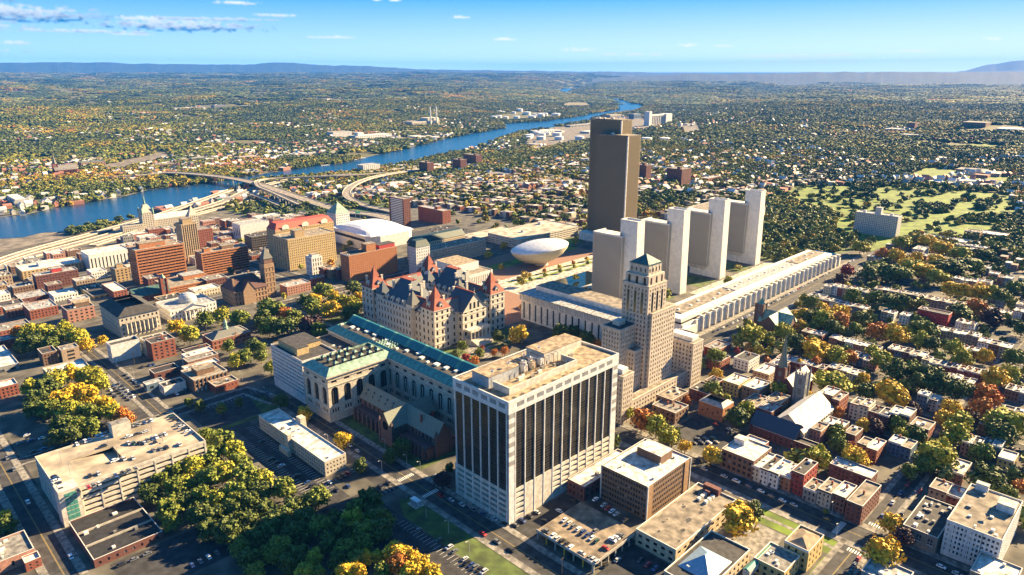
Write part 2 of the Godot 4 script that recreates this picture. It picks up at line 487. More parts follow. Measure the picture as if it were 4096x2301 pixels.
func make_materials() -> void:
	T.fine = noise_tex(0.12, 0.78, 1.0, 1)
	T.stain = noise_tex(0.03, 0.82, 1.0, 2, 0.9, 5)
	T.patch = noise_tex(0.018, 0.60, 1.0, 6, 0.9, 5)
	T.soft = noise_tex(0.02, 0.85, 1.0, 3, 1.0, 3)
	T.grain = noise_tex(0.3, 0.6, 1.0, 4, 1.0, 2)
	# stone, concrete, marble
	mat("marble", 0.72, 0.685, 0.61, 0.6, "soft", 0.03)
	mat("granite", 0.58, 0.525, 0.435, 0.85, "stain", 0.06)
	mat("limestone", 0.52, 0.465, 0.37, 0.85, "stain", 0.05)
	mat("smith", 0.50, 0.43, 0.345, 0.85, "stain", 0.03)
	mat("concrete", 0.44, 0.40, 0.33, 0.9, "stain", 0.03)
	mat("concrete_pale", 0.56, 0.52, 0.44, 0.9, "stain", 0.03)
	mat("white_paint", 0.72, 0.70, 0.66, 0.7, "soft", 0.05)
	mat("white_panel", 0.66, 0.65, 0.62, 0.6, "soft", 0.05)
	mat("grey_panel", 0.30, 0.29, 0.27, 0.7, "soft", 0.05)
	mat("coping", 0.50, 0.48, 0.44, 0.8)
	mat("cream", 0.58, 0.47, 0.31, 0.85, "stain", 0.05)
	mat("tan_brick", 0.44, 0.31, 0.16, 0.9, "stain", 0.05)
	mat("yellow_brick", 0.50, 0.37, 0.18, 0.9, "stain", 0.05)
	mat("brown_brick", 0.20, 0.115, 0.07, 0.9, "stain", 0.05)
	mat("orange_brick", 0.42, 0.17, 0.07, 0.9, "stain", 0.04)
	mat("brick_red", 0.27, 0.085, 0.05, 0.9, "stain", 0.06)
	mat("brick_dark", 0.16, 0.06, 0.045, 0.9, "stain", 0.06)
	mat("brick_pink", 0.42, 0.21, 0.15, 0.9, "stain", 0.06)
	mat("paint_red", 0.42, 0.035, 0.03, 0.7, "soft", 0.06)
	mat("paint_blue", 0.10, 0.16, 0.24, 0.7, "soft", 0.06)
	mat("paint_grey", 0.26, 0.26, 0.25, 0.8, "stain", 0.06)
	mat("paint_cream", 0.60, 0.53, 0.40, 0.8, "soft", 0.06)
	mat("paint_green", 0.20, 0.25, 0.17, 0.8, "soft", 0.06)
	mat("brownstone", 0.19, 0.105, 0.075, 0.9, "stain", 0.06)
	mat("beige_brick", 0.38, 0.28, 0.19, 0.9, "stain", 0.06)
	mat("sandstone", 0.34, 0.22, 0.13, 0.9, "stain", 0.05)
	mat("trim", 0.62, 0.57, 0.47, 0.8)
	mat("trim_dark", 0.06, 0.05, 0.045, 0.7)
	# roofs
	mat("roof_white", 0.70, 0.67, 0.61, 0.8, "patch", 0.035)
	mat("roof_grey", 0.25, 0.235, 0.21, 0.9, "patch", 0.05)
	mat("roof_dark", 0.055, 0.052, 0.05, 0.9, "patch", 0.05)
	mat("roof_tan", 0.37, 0.28, 0.175, 0.95, "patch", 0.04)
	mat("roof_gravel", 0.28, 0.235, 0.175, 0.95, "patch", 0.03)
	mat("roof_silver", 0.40, 0.40, 0.38, 0.7, "patch", 0.05)
	mat("copper_green", 0.125, 0.33, 0.255, 0.6, "patch", 0.06)
	mat("copper_pale", 0.27, 0.42, 0.32, 0.7, "patch", 0.06)
	mat("slate_blue", 0.035, 0.055, 0.085, 0.55, "fine", 0.1)
	mat("slate_grey", 0.15, 0.15, 0.135, 0.8, "stain", 0.08)
	mat("slate_green", 0.20, 0.22, 0.17, 0.8, "stain", 0.08)
	mat("tile_red", 0.27, 0.062, 0.032, 0.8, "stain", 0.08)
	mat("slate_brown", 0.10, 0.045, 0.04, 0.8, "stain", 0.08)
	mat("metal_white", 0.75, 0.76, 0.77, 0.45, "soft", 0.02)
	mat("metal_grey", 0.38, 0.40, 0.42, 0.5, "soft", 0.05)
	mat("unit", 0.55, 0.54, 0.50, 0.6)
	mat("unit_dark", 0.16, 0.15, 0.14, 0.7)
	mat("rust", 0.28, 0.12, 0.05, 0.9, "patch", 0.1)
	mat("yellow_paint", 0.55, 0.35, 0.04, 0.7)
	mat("steel", 0.22, 0.22, 0.22, 0.5)
	# glass
	mat("glass", 0.025, 0.028, 0.03, 0.12)
	mat("glass_blind", 0.16, 0.15, 0.13, 0.3)
	mat("glass_pale", 0.05, 0.065, 0.08, 0.08)
	mat("glass_black", 0.006, 0.006, 0.006, 0.16)
	mat("glass_brown", 0.022, 0.016, 0.011, 0.3)
	mat("glass_blue", 0.24, 0.36, 0.46, 0.4, "soft", 0.1)
	mat("glass_green", 0.08, 0.28, 0.22, 0.2, "soft", 0.1)
	# ground
	mat("asphalt", 0.052, 0.05, 0.049, 0.95, "patch", 0.03)
	mat("lot", 0.040, 0.039, 0.04, 0.95, "patch", 0.03)
	mat("sidewalk", 0.27, 0.25, 0.215, 0.95, "patch", 0.05)
	mat("plaza", 0.50, 0.46, 0.39, 0.9, "patch", 0.03)
	mat("brick_paving", 0.24, 0.125, 0.08, 0.95, "stain", 0.04)
	mat("grass", 0.085, 0.125, 0.022, 0.95, "patch", 0.02)
	mat("grass_bright", 0.135, 0.205, 0.010, 0.95, "patch", 0.01)
	mat("grass_dry", 0.24, 0.20, 0.09, 0.95, "patch", 0.006)
	mat("dirt", 0.20, 0.17, 0.13, 0.95, "patch", 0.008)
	mat("paint_line", 0.65, 0.64, 0.60, 0.8)
	mat("paint_line_yellow", 0.36, 0.26, 0.07, 0.8)
	mat("deck_concrete", 0.43, 0.36, 0.265, 0.9, "patch", 0.01)
	mat("water", 0.008, 0.034, 0.075, 0.16)
	M.water.normal_enabled = true
	var wn := FastNoiseLite.new(); wn.seed = 8; wn.frequency = 0.06; wn.fractal_octaves = 3
	var wi := wn.get_seamless_image(256, 256)
	wi.convert(Image.FORMAT_RGBA8)
	wi.bump_map_to_normal_map(3.0)
	wi.generate_mipmaps()
	M.water.normal_texture = ImageTexture.create_from_image(wi)
	M.water.normal_scale = 0.5
	M.water.uv1_triplanar = true; M.water.uv1_world_triplanar = true; M.water.uv1_scale = Vector3.ONE * 0.012
	mat("pool", 0.01, 0.018, 0.022, 0.08)
	for k in ["trunk"]: mat(k, 0.075, 0.055, 0.04, 0.95)
	var leaves := {"dark": [0.072, 0.098, 0.006], "green": [0.13, 0.16, 0.008], "lime": [0.29, 0.28, 0.012], "yellow": [0.54, 0.36, 0.010], "orange": [0.46, 0.16, 0.012], "red": [0.27, 0.03, 0.02], "white": [1, 1, 1], "purple": [0.055, 0.02, 0.02]}
	for k in leaves:
		var m := mat("leaf_" + k, leaves[k][0], leaves[k][1], leaves[k][2], 0.75)
		m.vertex_color_use_as_albedo = true
		m.cull_mode = BaseMaterial3D.CULL_DISABLED
		if k != "white": m.backlight = Color(0.85, 0.8, 0.4)
		else: m.backlight = Color(0.85, 0.82, 0.5)
	var tm := mat("terrain", 1, 1, 1, 0.97, "patch", 0.012)
	tm.vertex_color_use_as_albedo = true
	var cols := {"white": [0.72, 0.72, 0.72], "silver": [0.42, 0.43, 0.44], "grey": [0.13, 0.135, 0.14], "black": [0.012, 0.012, 0.014], "blue": [0.02, 0.05, 0.16], "red": [0.36, 0.012, 0.015], "green": [0.02, 0.06, 0.045]}
	for k in cols:
		mat("car_" + k, cols[k][0], cols[k][1], cols[k][2], 0.3)
		M["car_" + k].clearcoat_enabled = true
	mat("tyre", 0.015, 0.015, 0.015, 0.9)
	mat("sign_green", 0.0, 0.16, 0.11, 0.5)

# ---------- ground sheets ----------
func sheet(called: String, pts: Array, m: String, up: float, step := 0.0) -> void:
	# a flat area given by its corner points on the grid
	var pl := PackedVector2Array()
	for p in pts: pl.append(Vector2(p[0], p[1]))
	var g := Geo.new()
	var ix := Geometry2D.triangulate_polygon(pl)
	for i in range(0, ix.size(), 3):
		sub_tri(g, pl[ix[i]], pl[ix[i + 1]], pl[ix[i + 2]], up, step)
	struct(called, g, M[m])
func sub_tri(g: Geo, a: Vector2, b: Vector2, c: Vector2, up: float, step: float) -> void:
	if step > 0.0 and maxf(a.distance_to(b), maxf(b.distance_to(c), c.distance_to(a))) > step:
		var ab := (a + b) / 2; var bc := (b + c) / 2; var ca := (c + a) / 2
		sub_tri(g, a, ab, ca, up, step); sub_tri(g, ab, b, bc, up, step); sub_tri(g, ca, bc, c, up, step); sub_tri(g, ab, bc, ca, up, step)
		return
	var A := G3(a.x, -a.y, up); var B := G3(b.x, -b.y, up); var C := G3(c.x, -c.y, up)
	if (B - A).cross(C - A).y > 0: g.tri(A, B, C)
	else: g.tri(A, C, B)
func rect(called: String, a0: float, b0: float, a1: float, b1: float, m: String, up: float, step := 0.0) -> void:
	sheet(called, [[a0, b0], [a1, b0], [a1, b1], [a0, b1]], m, up, step)
func ribbon(g: Geo, pts: Array, off: float, w: float, up: float, fixed := false) -> void:
	# a strip of width w whose middle lies off to the side of the line
	var path := []
	for i in pts.size() - 1:
		var p := Vector2(pts[i][0], pts[i][1]); var q := Vector2(pts[i + 1][0], pts[i + 1][1])
		var k := maxi(1, int(p.distance_to(q) / 14.0))
		for j in k: path.append(p.lerp(q, float(j) / k))
	path.append(Vector2(pts[-1][0], pts[-1][1]))
	var prev := []
	for i in path.size():
		var d: Vector2 = (path[mini(i + 1, path.size() - 1)] - path[maxi(i - 1, 0)]).normalized()
		var s := Vector2(-d.y, d.x)
		var l: Vector2 = path[i] + s * (off + w / 2); var r: Vector2 = path[i] + s * (off - w / 2)
		var L := G3(l.x, -l.y, up); var R := G3(r.x, -r.y, up)
		if fixed: L.y = up; R.y = up
		if i > 0:
			if ((prev[1] as Vector3) - (prev[0] as Vector3)).cross(R - (prev[0] as Vector3)).y > 0: g.quad(prev[0], prev[1], R, L)
			else: g.quad(prev[1], prev[0], L, R)
		prev = [L, R]
func road(pts: Array, w: float, walk := 3.0, yellow := true, called := "road") -> void:
	var far := Vector2(pts[0][0], pts[0][1]).length() > 900.0
	var u := 0.25 if far else 0.03
	var g := Geo.new()
	ribbon(g, pts, 0, w, u)
	struct(called, g, M.asphalt)
	for i in pts.size() - 1:
		var p := Vector2(pts[i][0], -pts[i][1]); var q := Vector2(pts[i + 1][0], -pts[i + 1][1])
		var k := maxi(1, int(p.distance_to(q) / 5.0))
		for j in k + 1:
			var c := p.lerp(q, float(j) / k)
			mark(c.x - w / 2, c.y - w / 2, c.x + w / 2, c.y + w / 2)
	if walk > 0:
		for s in [-1.0, 1.0]:
			var sw := Geo.new()
			ribbon(sw, pts, s * (w / 2 + walk / 2), walk, u + 0.13)
			ribbon(sw, pts, s * (w / 2 + 0.02), 0.25, u + 0.13)
			struct("sidewalk", sw, M.sidewalk)
	if yellow and not far:
		var ln := Geo.new()
		ribbon(ln, pts, 0.18, 0.13, u + 0.012); ribbon(ln, pts, -0.18, 0.13, u + 0.012)
		struct("road_marking", ln, M.paint_line_yellow)
func crosswalk(a: float, b: float, w: float, along_a: bool) -> void:
	var g := Geo.new()
	var k := int(w / 1.3)
	for i in k:
		var o := -w / 2 + 1.3 * i
		if along_a: flat(g, a + o, b - 1.6, a + o + 0.6, b + 1.6, 0.05)
		else: flat(g, a - 1.6, b + o, a + 1.6, b + o + 0.6, 0.05)
	struct("crosswalk", g, M.paint_line)
func flat(g: Geo, a0: float, b0: float, a1: float, b1: float, y: float) -> void:
	g.quad(Vector3(a0, y, -b0), Vector3(a1, y, -b0), Vector3(a1, y, -b1), Vector3(a0, y, -b1))

func make_terrain() -> void:
	make_ground()
	var g := Geo.new()
	g.colored = true
	var w := AZ + 1
	var nz := FastNoiseLite.new(); nz.seed = 11; nz.frequency = 0.004; nz.fractal_octaves = 4
	var cv := []
	var pv := []
	for j in RN + 1:
		for i in w:
			var a := az_of(i) - PI / 4; var r := rad_of(j)
			var x := r * cos(a); var z := r * sin(a)
			pv.append(Vector3(x, gx[j * w + i], z))
			var k := nz.get_noise_2d(x, z) * 0.5 + 0.5
			var c := Color(0.085, 0.095, 0.028).lerp(Color(0.17, 0.145, 0.05), k)
			if r < 2600.0:
				var s := s_of(x, z)
				var city := smoothstep(-900.0, -300.0, s) * (1.0 - smoothstep(1500.0, 2500.0, r))
				c = c.lerp(Color(0.10, 0.093, 0.083).lerp(Color(0.14, 0.125, 0.10), k), city * 0.9)
			if r > 1500.0: c = c.lerp(Color(0.17, 0.155, 0.11), 0.6 * smoothstep(0.1, 0.25, town(x, z)))
			cv.append(c)
	for j in RN:
		for i in AZ:
			var q := [j * w + i, j * w + i + 1, (j + 1) * w + i + 1, (j + 1) * w + i]
			for t in [[0, 1, 2], [0, 2, 3]]:
				var A: Vector3 = pv[q[t[0]]]; var B: Vector3 = pv[q[t[1]]]; var C: Vector3 = pv[q[t[2]]]
				var m := (B - A).cross(C - A).normalized()
				if m.y < 0:
					m = -m
					g.v.append(A); g.v.append(B); g.v.append(C)
					g.c.append(cv[q[t[0]]]); g.c.append(cv[q[t[1]]]); g.c.append(cv[q[t[2]]])
				else:
					g.v.append(A); g.v.append(C); g.v.append(B)
					g.c.append(cv[q[t[0]]]); g.c.append(cv[q[t[2]]]); g.c.append(cv[q[t[1]]])
				for e in 3: g.n.append(m)
	struct("ground", g, M.terrain)
	# the river
	var rg := Geo.new()
	var ix := Geometry2D.triangulate_polygon(RIVER)
	for i in range(0, ix.size(), 3):
		var A := Vector3(RIVER[ix[i]].x, -45.7, -RIVER[ix[i]].y); var B := Vector3(RIVER[ix[i + 1]].x, -45.7, -RIVER[ix[i + 1]].y); var C := Vector3(RIVER[ix[i + 2]].x, -45.7, -RIVER[ix[i + 2]].y)
		if (B - A).cross(C - A).y > 0: rg.tri(A, B, C)
		else: rg.tri(A, C, B)
	struct("river", rg, M.water)
	# hills on the horizon: long ridges with a real front slope
	ridge("hills", 29000.0, [[-42, 0.48], [-37, 0.55], [-30, 0.66], [-25, 0.55], [-20, 0.55], [-17.3, 0.72], [-15, 0.55], [-12, 0.48], [-6, 0.22], [0, 0.14], [6, 0.06], [12, -0.02], [19, -0.1], [23, 0.02], [29, -0.02], [35, 0.08], [42, 0.1]], 1)
	ridge("mountains", 34000.0, [[30.5, -0.15], [31.5, 0.12], [33, 0.5], [34.5, 0.72], [36, 0.9], [38, 0.98], [42, 0.9], [46, 0.6]], 2)
	ridge("foothills", 20000.0, [[4, -0.62], [9, -0.3], [14, -0.1], [19, -0.06], [26, 0.03], [34, 0.02], [42, 0.1]], 3)
func ridge(called: String, r: float, prof: Array, sd: int) -> void:
	var g := Geo.new()
	var nz := FastNoiseLite.new(); nz.seed = sd; nz.frequency = 0.12
	var prev := []
	var n := 480
	for i in n + 1:
		var th: float = lerpf(prof[0][0], prof[-1][0], float(i) / n)
		var k := 0
		while k < prof.size() - 2 and prof[k + 1][0] < th: k += 1
		var t: float = (th - prof[k][0]) / (prof[k + 1][0] - prof[k][0])
		t = t * t * (3 - 2 * t)
		var el: float = lerpf(prof[k][1], prof[k + 1][1], t) + nz.get_noise_1d(th * 4.0) * 0.07
		var a := deg_to_rad(th) - PI / 4
		var d := Vector3(cos(a), 0, sin(a))
		var top := 246.0 + r * tan(deg_to_rad(el))
		var row := [d * (r * 0.86) + UP * -80.0, d * (r * 0.95) + UP * (top * (0.55 + 0.1 * nz.get_noise_1d(th * 3.0 + 50.0))), d * r + UP * top, d * (r * 1.06) + UP * -80.0]
		if i > 0:
			for e in 3: g.quad(prev[e], row[e], row[e + 1], prev[e + 1])
		prev = row
	struct(called, g, M.hill)
func more_materials() -> void:
	mat("glass_dim", 0.02, 0.021, 0.022, 0.3)
	mat("hill", 0.022, 0.034, 0.022, 0.95, "patch", 0.0006)
	mat("marble_rib_pale", 0.55, 0.49, 0.385, 0.6)
	mat("church_stone", 0.15, 0.09, 0.072, 0.9, "stain", 0.06)
	mat("steel_dark", 0.085, 0.075, 0.06, 0.5)
	mat("spandrel", 0.055, 0.039, 0.024, 0.6)
	mat("marble_rib", 0.35, 0.275, 0.165, 0.6)
	mat("panel_tint", 1, 1, 1, 0.6)
	M.panel_tint.vertex_color_use_as_albedo = true
	mat("copper_teal", 0.045, 0.13, 0.12, 0.6, "patch", 0.06)
	mat("glass_teal", 0.03, 0.13, 0.13, 0.25)
	mat("egg_wall", 0.56, 0.49, 0.36, 0.7, "soft", 0.05)
	mat("egg_dome", 0.62, 0.64, 0.66, 0.5, "stain", 0.02)
	mat("deck_brown", 0.26, 0.205, 0.145, 0.95, "patch", 0.03)
	mat("flag_red", 0.5, 0.12, 0.1, 0.8)
	mat("brown_office", 0.20, 0.125, 0.075, 0.9, "stain", 0.05)
	mat("orange_brown", 0.34, 0.20, 0.10, 0.9, "stain", 0.05)
	mat("yellow_stucco", 0.55, 0.40, 0.15, 0.9, "stain", 0.05)
	mat("stone_hall", 0.24, 0.20, 0.16, 0.9, "stain", 0.06)
	mat("roof_black", 0.022, 0.022, 0.025, 0.9, "patch", 0.05)
	mat("tile_bright", 0.46, 0.07, 0.04, 0.7, "stain", 0.05)
	mat("copper_dark", 0.015, 0.05, 0.045, 0.6, "patch", 0.05)
	mat("paint_pale", 0.50, 0.49, 0.47, 0.8, "soft", 0.05)
	mat("deck_roof", 0.50, 0.44, 0.34, 0.9, "patch", 0.012)
	mat("arena_grey", 0.55, 0.56, 0.58, 0.5)
	mat("paint_red_trim", 0.30, 0.045, 0.03, 0.8, "soft", 0.06)
func base_at(a: float, b: float, w: float, d: float) -> Vector3:
	mark(a - 2, -b - d - 2, a + w + 2, -b + 2)
	return Vector3(a + w / 2, ground(a + w / 2, -b - d / 2), -b - d / 2)

func ribs(t: Node3D, x0: float, x1: float, z0: float, z1: float, y0: float, y1: float, kx: int, kz: int, w: float, out: float, m: String, called := "rib") -> void:
	# upright ribs on the +z and -x faces of a block, each its own part on shared meshes
	var gz := Geo.new(); gz.box(-w / 2, y0, 0, w / 2, y1, out)
	var gxm := Geo.new(); gxm.box(-out, y0, -w / 2, 0, y1, w / 2)
	var mz := gz.mesh(M[m]); var mx := gxm.mesh(M[m])
	for k in kx + 1:
		var o := MeshInstance3D.new(); o.name = called; o.mesh = mz; t.add_child(o, true)
		o.position = Vector3(lerpf(x0 + w / 2, x1 - w / 2, float(k) / maxi(1, kx)), 0, z1)
	for k in kz + 1:
		var o := MeshInstance3D.new(); o.name = called; o.mesh = mx; t.add_child(o, true)
		o.position = Vector3(x0, 0, lerpf(z0 + w / 2, z1 - w / 2, float(k) / maxi(1, kz)))

func commerce_tower() -> void:
	var w := 97.0; var d := 46.0; var h := 76.6; var X := w / 2; var Z := d / 2
	var t := thing("office_tower", "black glass office tower with white piers and cluttered tan roof", "tower", base_at(241, 243.5, w, d))
	marks.append([289.0, -266.0, "the black glass tower"])
	var core := Geo.new(); var yt_ := h - 7.2
	core.box(-X + 0.6, 21.0, -Z + 0.6, X - 0.6, yt_, Z - 0.6)
	part(t, "wall", core, M.glass_black)
	var bx := 11; var bz := 6; var ex := 5.0; var ez := 1.6
	var yg := 21.0; var yt := h - 7.2; var fl := 14
	var panes := []
	var fh := (yt - yg) / fl
	var bwx := (w - 2 * ex) / bx; var bwz := (d - 2 * ez) / bz
	for f in fl:
		for k in bx: panes.append([Vector3(-X + ex + bwx * (k + 0.5), yg + fh * (f + 0.5), Z - 0.45), bwx - 0.7, fh - 0.5, false])
		for k in bz: panes.append([Vector3(-X + 0.45, yg + fh * (f + 0.5), -Z + ez + bwz * (k + 0.5)), bwz - 0.7, fh - 0.5, true])
	panes_to(t, panes, M.glass_black, true)
	var mu := Geo.new()
	for k in bx:
		for i in range(1, 7):
			var x := -X + ex + bwx * k + bwx * i / 7.0
			mu.box(x - 0.08, yg, Z - 0.42, x + 0.08, yt, Z - 0.25)
	for k in bz:
		for i in range(1, 7):
			var z := -Z + ez + bwz * k + bwz * i / 7.0
			mu.box(-X + 0.25, yg, z - 0.08, -X + 0.42, yt, z + 0.08)
	for f in fl:
		for s in 2:
			var y := yg + fh * f + s * fh * 0.45
			mu.box(-X + ex, y - 0.1, Z - 0.42, X - ex, y + 0.1, Z - 0.3, true)
			mu.box(-X + 0.3, y - 0.1, -Z + ez, -X + 0.42, y + 0.1, Z - ez, true)
	part(t, "mullion_grid", mu, M.steel_dark, true)
	# white piers
	for k in bx + 1:
		var g := Geo.new(); var x := -X + ex + bwx * k
		g.box(x - 0.32, 0, Z - 0.6, x + 0.32, yt, Z + 0.3)
		part(t, "pier", g, M.white_panel)
	for k in bz + 1:
		var g := Geo.new(); var z := -Z + ez + bwz * k
		g.box(-X - 0.3, 0, z - 0.32, -X + 0.6, yt, z + 0.32)
		part(t, "pier", g, M.white_panel)
	# banded corners
	for c in [[-X, Z - 0.6, -X + ex - 0.5, Z + 0.2], [X - ex + 0.5, Z - 0.6, X, Z + 0.2]]:
		for k in 24:
			var y0 := yt * k / 24.0; var y1 := yt * (k + 1) / 24.0
			var g := Geo.new()
			g.box(c[0], y0, c[1], c[2], y1, c[3])
			part(t, "panel", g, M.white_panel if k % 2 == 0 or k < 12 else M.grey_panel)
	# frieze with slots
	var fr := Geo.new(); var ps := []
	var sx := []
	for k in bx:
		for i in 6: sx.append([ex + bwx * k + 1.3 + i * (bwx - 2.0) / 6.0, ex + bwx * k + 1.3 + i * (bwx - 2.0) / 6.0 + 0.8])
	fr.facade(Vector3(-X - 0.35, yt, Z + 0.35), Vector3(1, 0, 0), w + 0.7, h - yt, sx, [[2.6, 5.4]], 1.8, ps)
	var sz := []
	for k in bz:
		for i in 6: sz.append([ez + bwz * k + 1.3 + i * (bwz - 2.0) / 6.0, ez + bwz * k + 1.3 + i * (bwz - 2.0) / 6.0 + 0.8])
	fr.facade(Vector3(-X - 0.35, yt, -Z), Vector3(0, 0, 1), d + 0.35, h - yt, sz, [[2.6, 5.4]], 1.8, ps)
	fr.quad(Vector3(X + 0.35, yt, Z + 0.35), Vector3(X + 0.35, yt, -Z), Vector3(X + 0.35, h, -Z), Vector3(X + 0.35, h, Z + 0.35))
	fr.quad(Vector3(X + 0.35, yt, -Z), Vector3(-X - 0.35, yt, -Z), Vector3(-X - 0.35, h, -Z), Vector3(X + 0.35, h, -Z))
	fr.quad(Vector3(-X - 0.35, yt, Z + 0.35), Vector3(-X - 0.35, yt, Z - 0.6), Vector3(X + 0.35, yt, Z - 0.6), Vector3(X + 0.35, yt, Z + 0.35))
	var fp := part(t, "frieze", fr, M.white_panel)
	panes_to(fp, ps, M.grey_panel, false)
	var pr := Geo.new()
	for q in [[-X - 0.4, Z - 0.3, X + 0.4, Z + 0.4], [-X - 0.4, -Z - 0.1, X + 0.4, -Z + 0.5], [-X - 0.4, -Z + 0.5, -X + 0.3, Z - 0.3], [X - 0.3, -Z + 0.5, X + 0.4, Z - 0.3]]:
		pr.box(q[0], h, q[1], q[2], h + 0.5, q[3], true)
	part(t, "parapet", pr, M.white_panel)
	# podium
	var pod := Geo.new(); var bays := []
	var lx := []; var lz := []; var ly := []
	for k in bx:
		if not k in [1, 2, 3]: lx.append([ex + bwx * k + 0.8, ex + bwx * (k + 1) - 0.6])
	for k in bz: lz.append([ez + bwz * k + 0.7, ez + bwz * (k + 1) - 0.7])
	for k in 5: ly.append([3.2 + k * 3.5, 4.8 + k * 3.5])
	pod.facade(Vector3(-X - 0.1, 0, Z + 0.1), Vector3(1, 0, 0), w + 0.1, yg, lx, ly, 4.0, bays)
	pod.facade(Vector3(-X - 0.1, 0, -Z), Vector3(0, 0, 1), d + 0.1, yg, lz, ly, 4.0, bays)
	pod.quad(Vector3(X, 0, Z + 0.1), Vector3(X, 0, -Z), Vector3(X, yg, -Z), Vector3(X, yg, Z + 0.1)); pod.quad(Vector3(X, 0, -Z), Vector3(-X, 0, -Z), Vector3(-X, yg, -Z), Vector3(X, yg, -Z))
	pod.quad(Vector3(-X - 0.1, yg, Z + 0.1), Vector3(X, yg, Z + 0.1), Vector3(X, yg, -Z), Vector3(-X - 0.1, yg, -Z))
	var pdp := part(t, "podium", pod, M.concrete_pale)
	var deep := Geo.new()
	for q in bays:
		var hv: Vector3 = (Vector3(0, 0, 1) if q[3] else Vector3(1, 0, 0)) * (q[1] / 2); var hh: Vector3 = UP * (q[2] / 2); var cc: Vector3 = q[0]
		deep.quad(cc - hv - hh, cc + hv - hh, cc + hv + hh, cc - hv + hh)
	part(pdp, "garage_bay", deep, M.concrete_pale, true)
	var rf := Geo.new()
	rf.box(-X + 0.3, h - 1.2, -Z + 0.5, X - 0.3, h - 0.9, Z - 0.3)
	part(t, "roof", rf, M.roof_tan)
	# dark worn membrane patches along the near edge
	for p in [[8, 2.6, 3.2], [14, 2.2, 4.2], [23, 2.4, 5.0], [32, 2.0, 3.8], [40, 2.3, 4.6], [49, 1.8, 3.6], [56, 1.4, 3.0], [63, 1.8, 4.4], [73, 1.5, 3.2], [82, 1.6, 3.4]]:
		var g := Geo.new(); var c := Vector3(-X + p[0], h - 0.89, Z - 3.4 + rng.randf_range(-0.7, 0.7))
		var ring := []
		for i in 12: ring.append(c + Vector3(cos(TAU * i / 12) * p[2] * rng.randf_range(0.35, 0.65), 0, -sin(TAU * i / 12) * p[1] * rng.randf_range(0.3, 0.6)))
		for i in 12: g.tri(c, ring[i], ring[(i + 1) % 12])
		part(t, "roof_patch", g, M.roof_dark)
	# plant rooms, screens and cooling plant
	var rb := h - 0.9
	var boxes := [[6, 22, 24, 14, 6.5, "metal_grey", "plant_room"], [52, 22, 28, 15, 7.5, "concrete_pale", "plant_room"], [80, 26, 12, 14, 5.0, "concrete_pale", "plant_room"]]
	for q in boxes:
		var g := Geo.new(); g.box(-X + q[0], rb, Z - q[1] - q[3], -X + q[0] + q[2], rb + q[4], Z - q[1])
		var pp := part(t, q[6], g, M[q[5]])
		var rr := Geo.new(); rr.box(-X + q[0] - 0.2, rb + q[4], Z - q[1] - q[3] - 0.2, -X + q[0] + q[2] + 0.2, rb + q[4] + 0.4, Z - q[1] + 0.2, true)
		part(pp, "plant_room_roof", rr, M.roof_tan)
	for q in [[8, 7.5, 66, 8.2], [8, 8.2, 9, 21], [65, 8.2, 66, 20]]:
		var g := Geo.new(); g.box(-X + q[0], rb, Z - q[3], -X + q[2], rb + 4.2, Z - q[1])
		part(t, "screen_wall", g, M.concrete_pale)
	for k in 6:
		var g := Geo.new(); var x := -X + 31 + k * 3.6; var z := Z - 26.0 + (k % 2) * 4.0
		g.box(x, rb + 1.0, z - 3, x + 3, rb + 5.0, z)
		for e in [[0.1, -2.9], [2.7, -2.9], [0.1, -0.3], [2.7, -0.3]]: g.box(x + e[0], rb, z + e[1], x + e[0] + 0.2, rb + 1.0, z + e[1] + 0.2)
		g.lathe([[1.2, rb + 5.0], [1.2, rb + 5.6], [1.0, rb + 5.6], [0.0, rb + 5.2]], 10, x + 1.5, z - 1.5)
		part(t, "cooling_unit", g, M.unit if k % 3 else M.cream)
	for k in 10:
		var g := Geo.new(); var x := -X + 20 + rng.randf() * 60; var z := Z - 10 - rng.randf() * 9
		g.box(x, rb, z - 1.2, x + rng.randf_range(1.2, 4.5), rb + rng.randf_range(0.8, 2.2), z)
		part(t, "roof_unit", g, M.unit if k % 2 else M.unit_dark)
	for k in 9:
		var g := Geo.new(); var x := -X + 30 + k * 4.0
		g.box(x, rb, Z - 20, x + 0.25, rb + 6.5, Z - 19.75); g.box(x, rb + 6.2, Z - 32, x + 0.25, rb + 6.5, Z - 20, true)
		part(t, "steel_frame", g, M.rust if k % 2 else M.steel)
	for k in 4:
		var g := Geo.new(); var x := -X + 8 + k * 15.0; var z := Z - 22.0 - k * 2
		g.lathe([[0.12, rb], [0.08, rb + 13]], 5, x, z)
		g.lathe([[0.0, rb + 9.0], [0.9, rb + 9.4], [1.0, rb + 10.2]], 10, x + 0.9, z)
		part(t, "antenna", g, M.white_paint)

func dormer_window(t: Node3D, o: Vector3, face_x: bool, s: float) -> void:
	var g := Geo.new()
	if face_x: g.box(o.x - 0.3, o.y, o.z - s, o.x + 2.6, o.y + s * 1.8, o.z + s)
	else: g.box(o.x - s, o.y, o.z - 2.6, o.x + s, o.y + s * 1.8, o.z + 0.3)
	var r := Geo.new()
	if face_x: r.gable(o.x - 0.3, o.z - s, o.x + 2.6, o.z + s, o.y + s * 1.8, o.y + s * 3.0, true, g, 0.2)
	else: r.gable(o.x - s, o.z - 2.6, o.x + s, o.z + 0.3, o.y + s * 1.8, o.y + s * 3.0, false, g, 0.2)
	var p := part(t, "dormer", g, M.granite)
	part(p, "dormer_roof", r, M.granite)
	var w := Geo.new()
	if face_x: w.box(o.x - 0.36, o.y + 0.3, o.z - s * 0.5, o.x - 0.31, o.y + s * 1.6, o.z + s * 0.5)
	else: w.box(o.x - s * 0.5, o.y + 0.3, o.z + 0.31, o.x + s * 0.5, o.y + s * 1.6, o.z + 0.36)
	part(p, "dormer_window", w, M.glass)

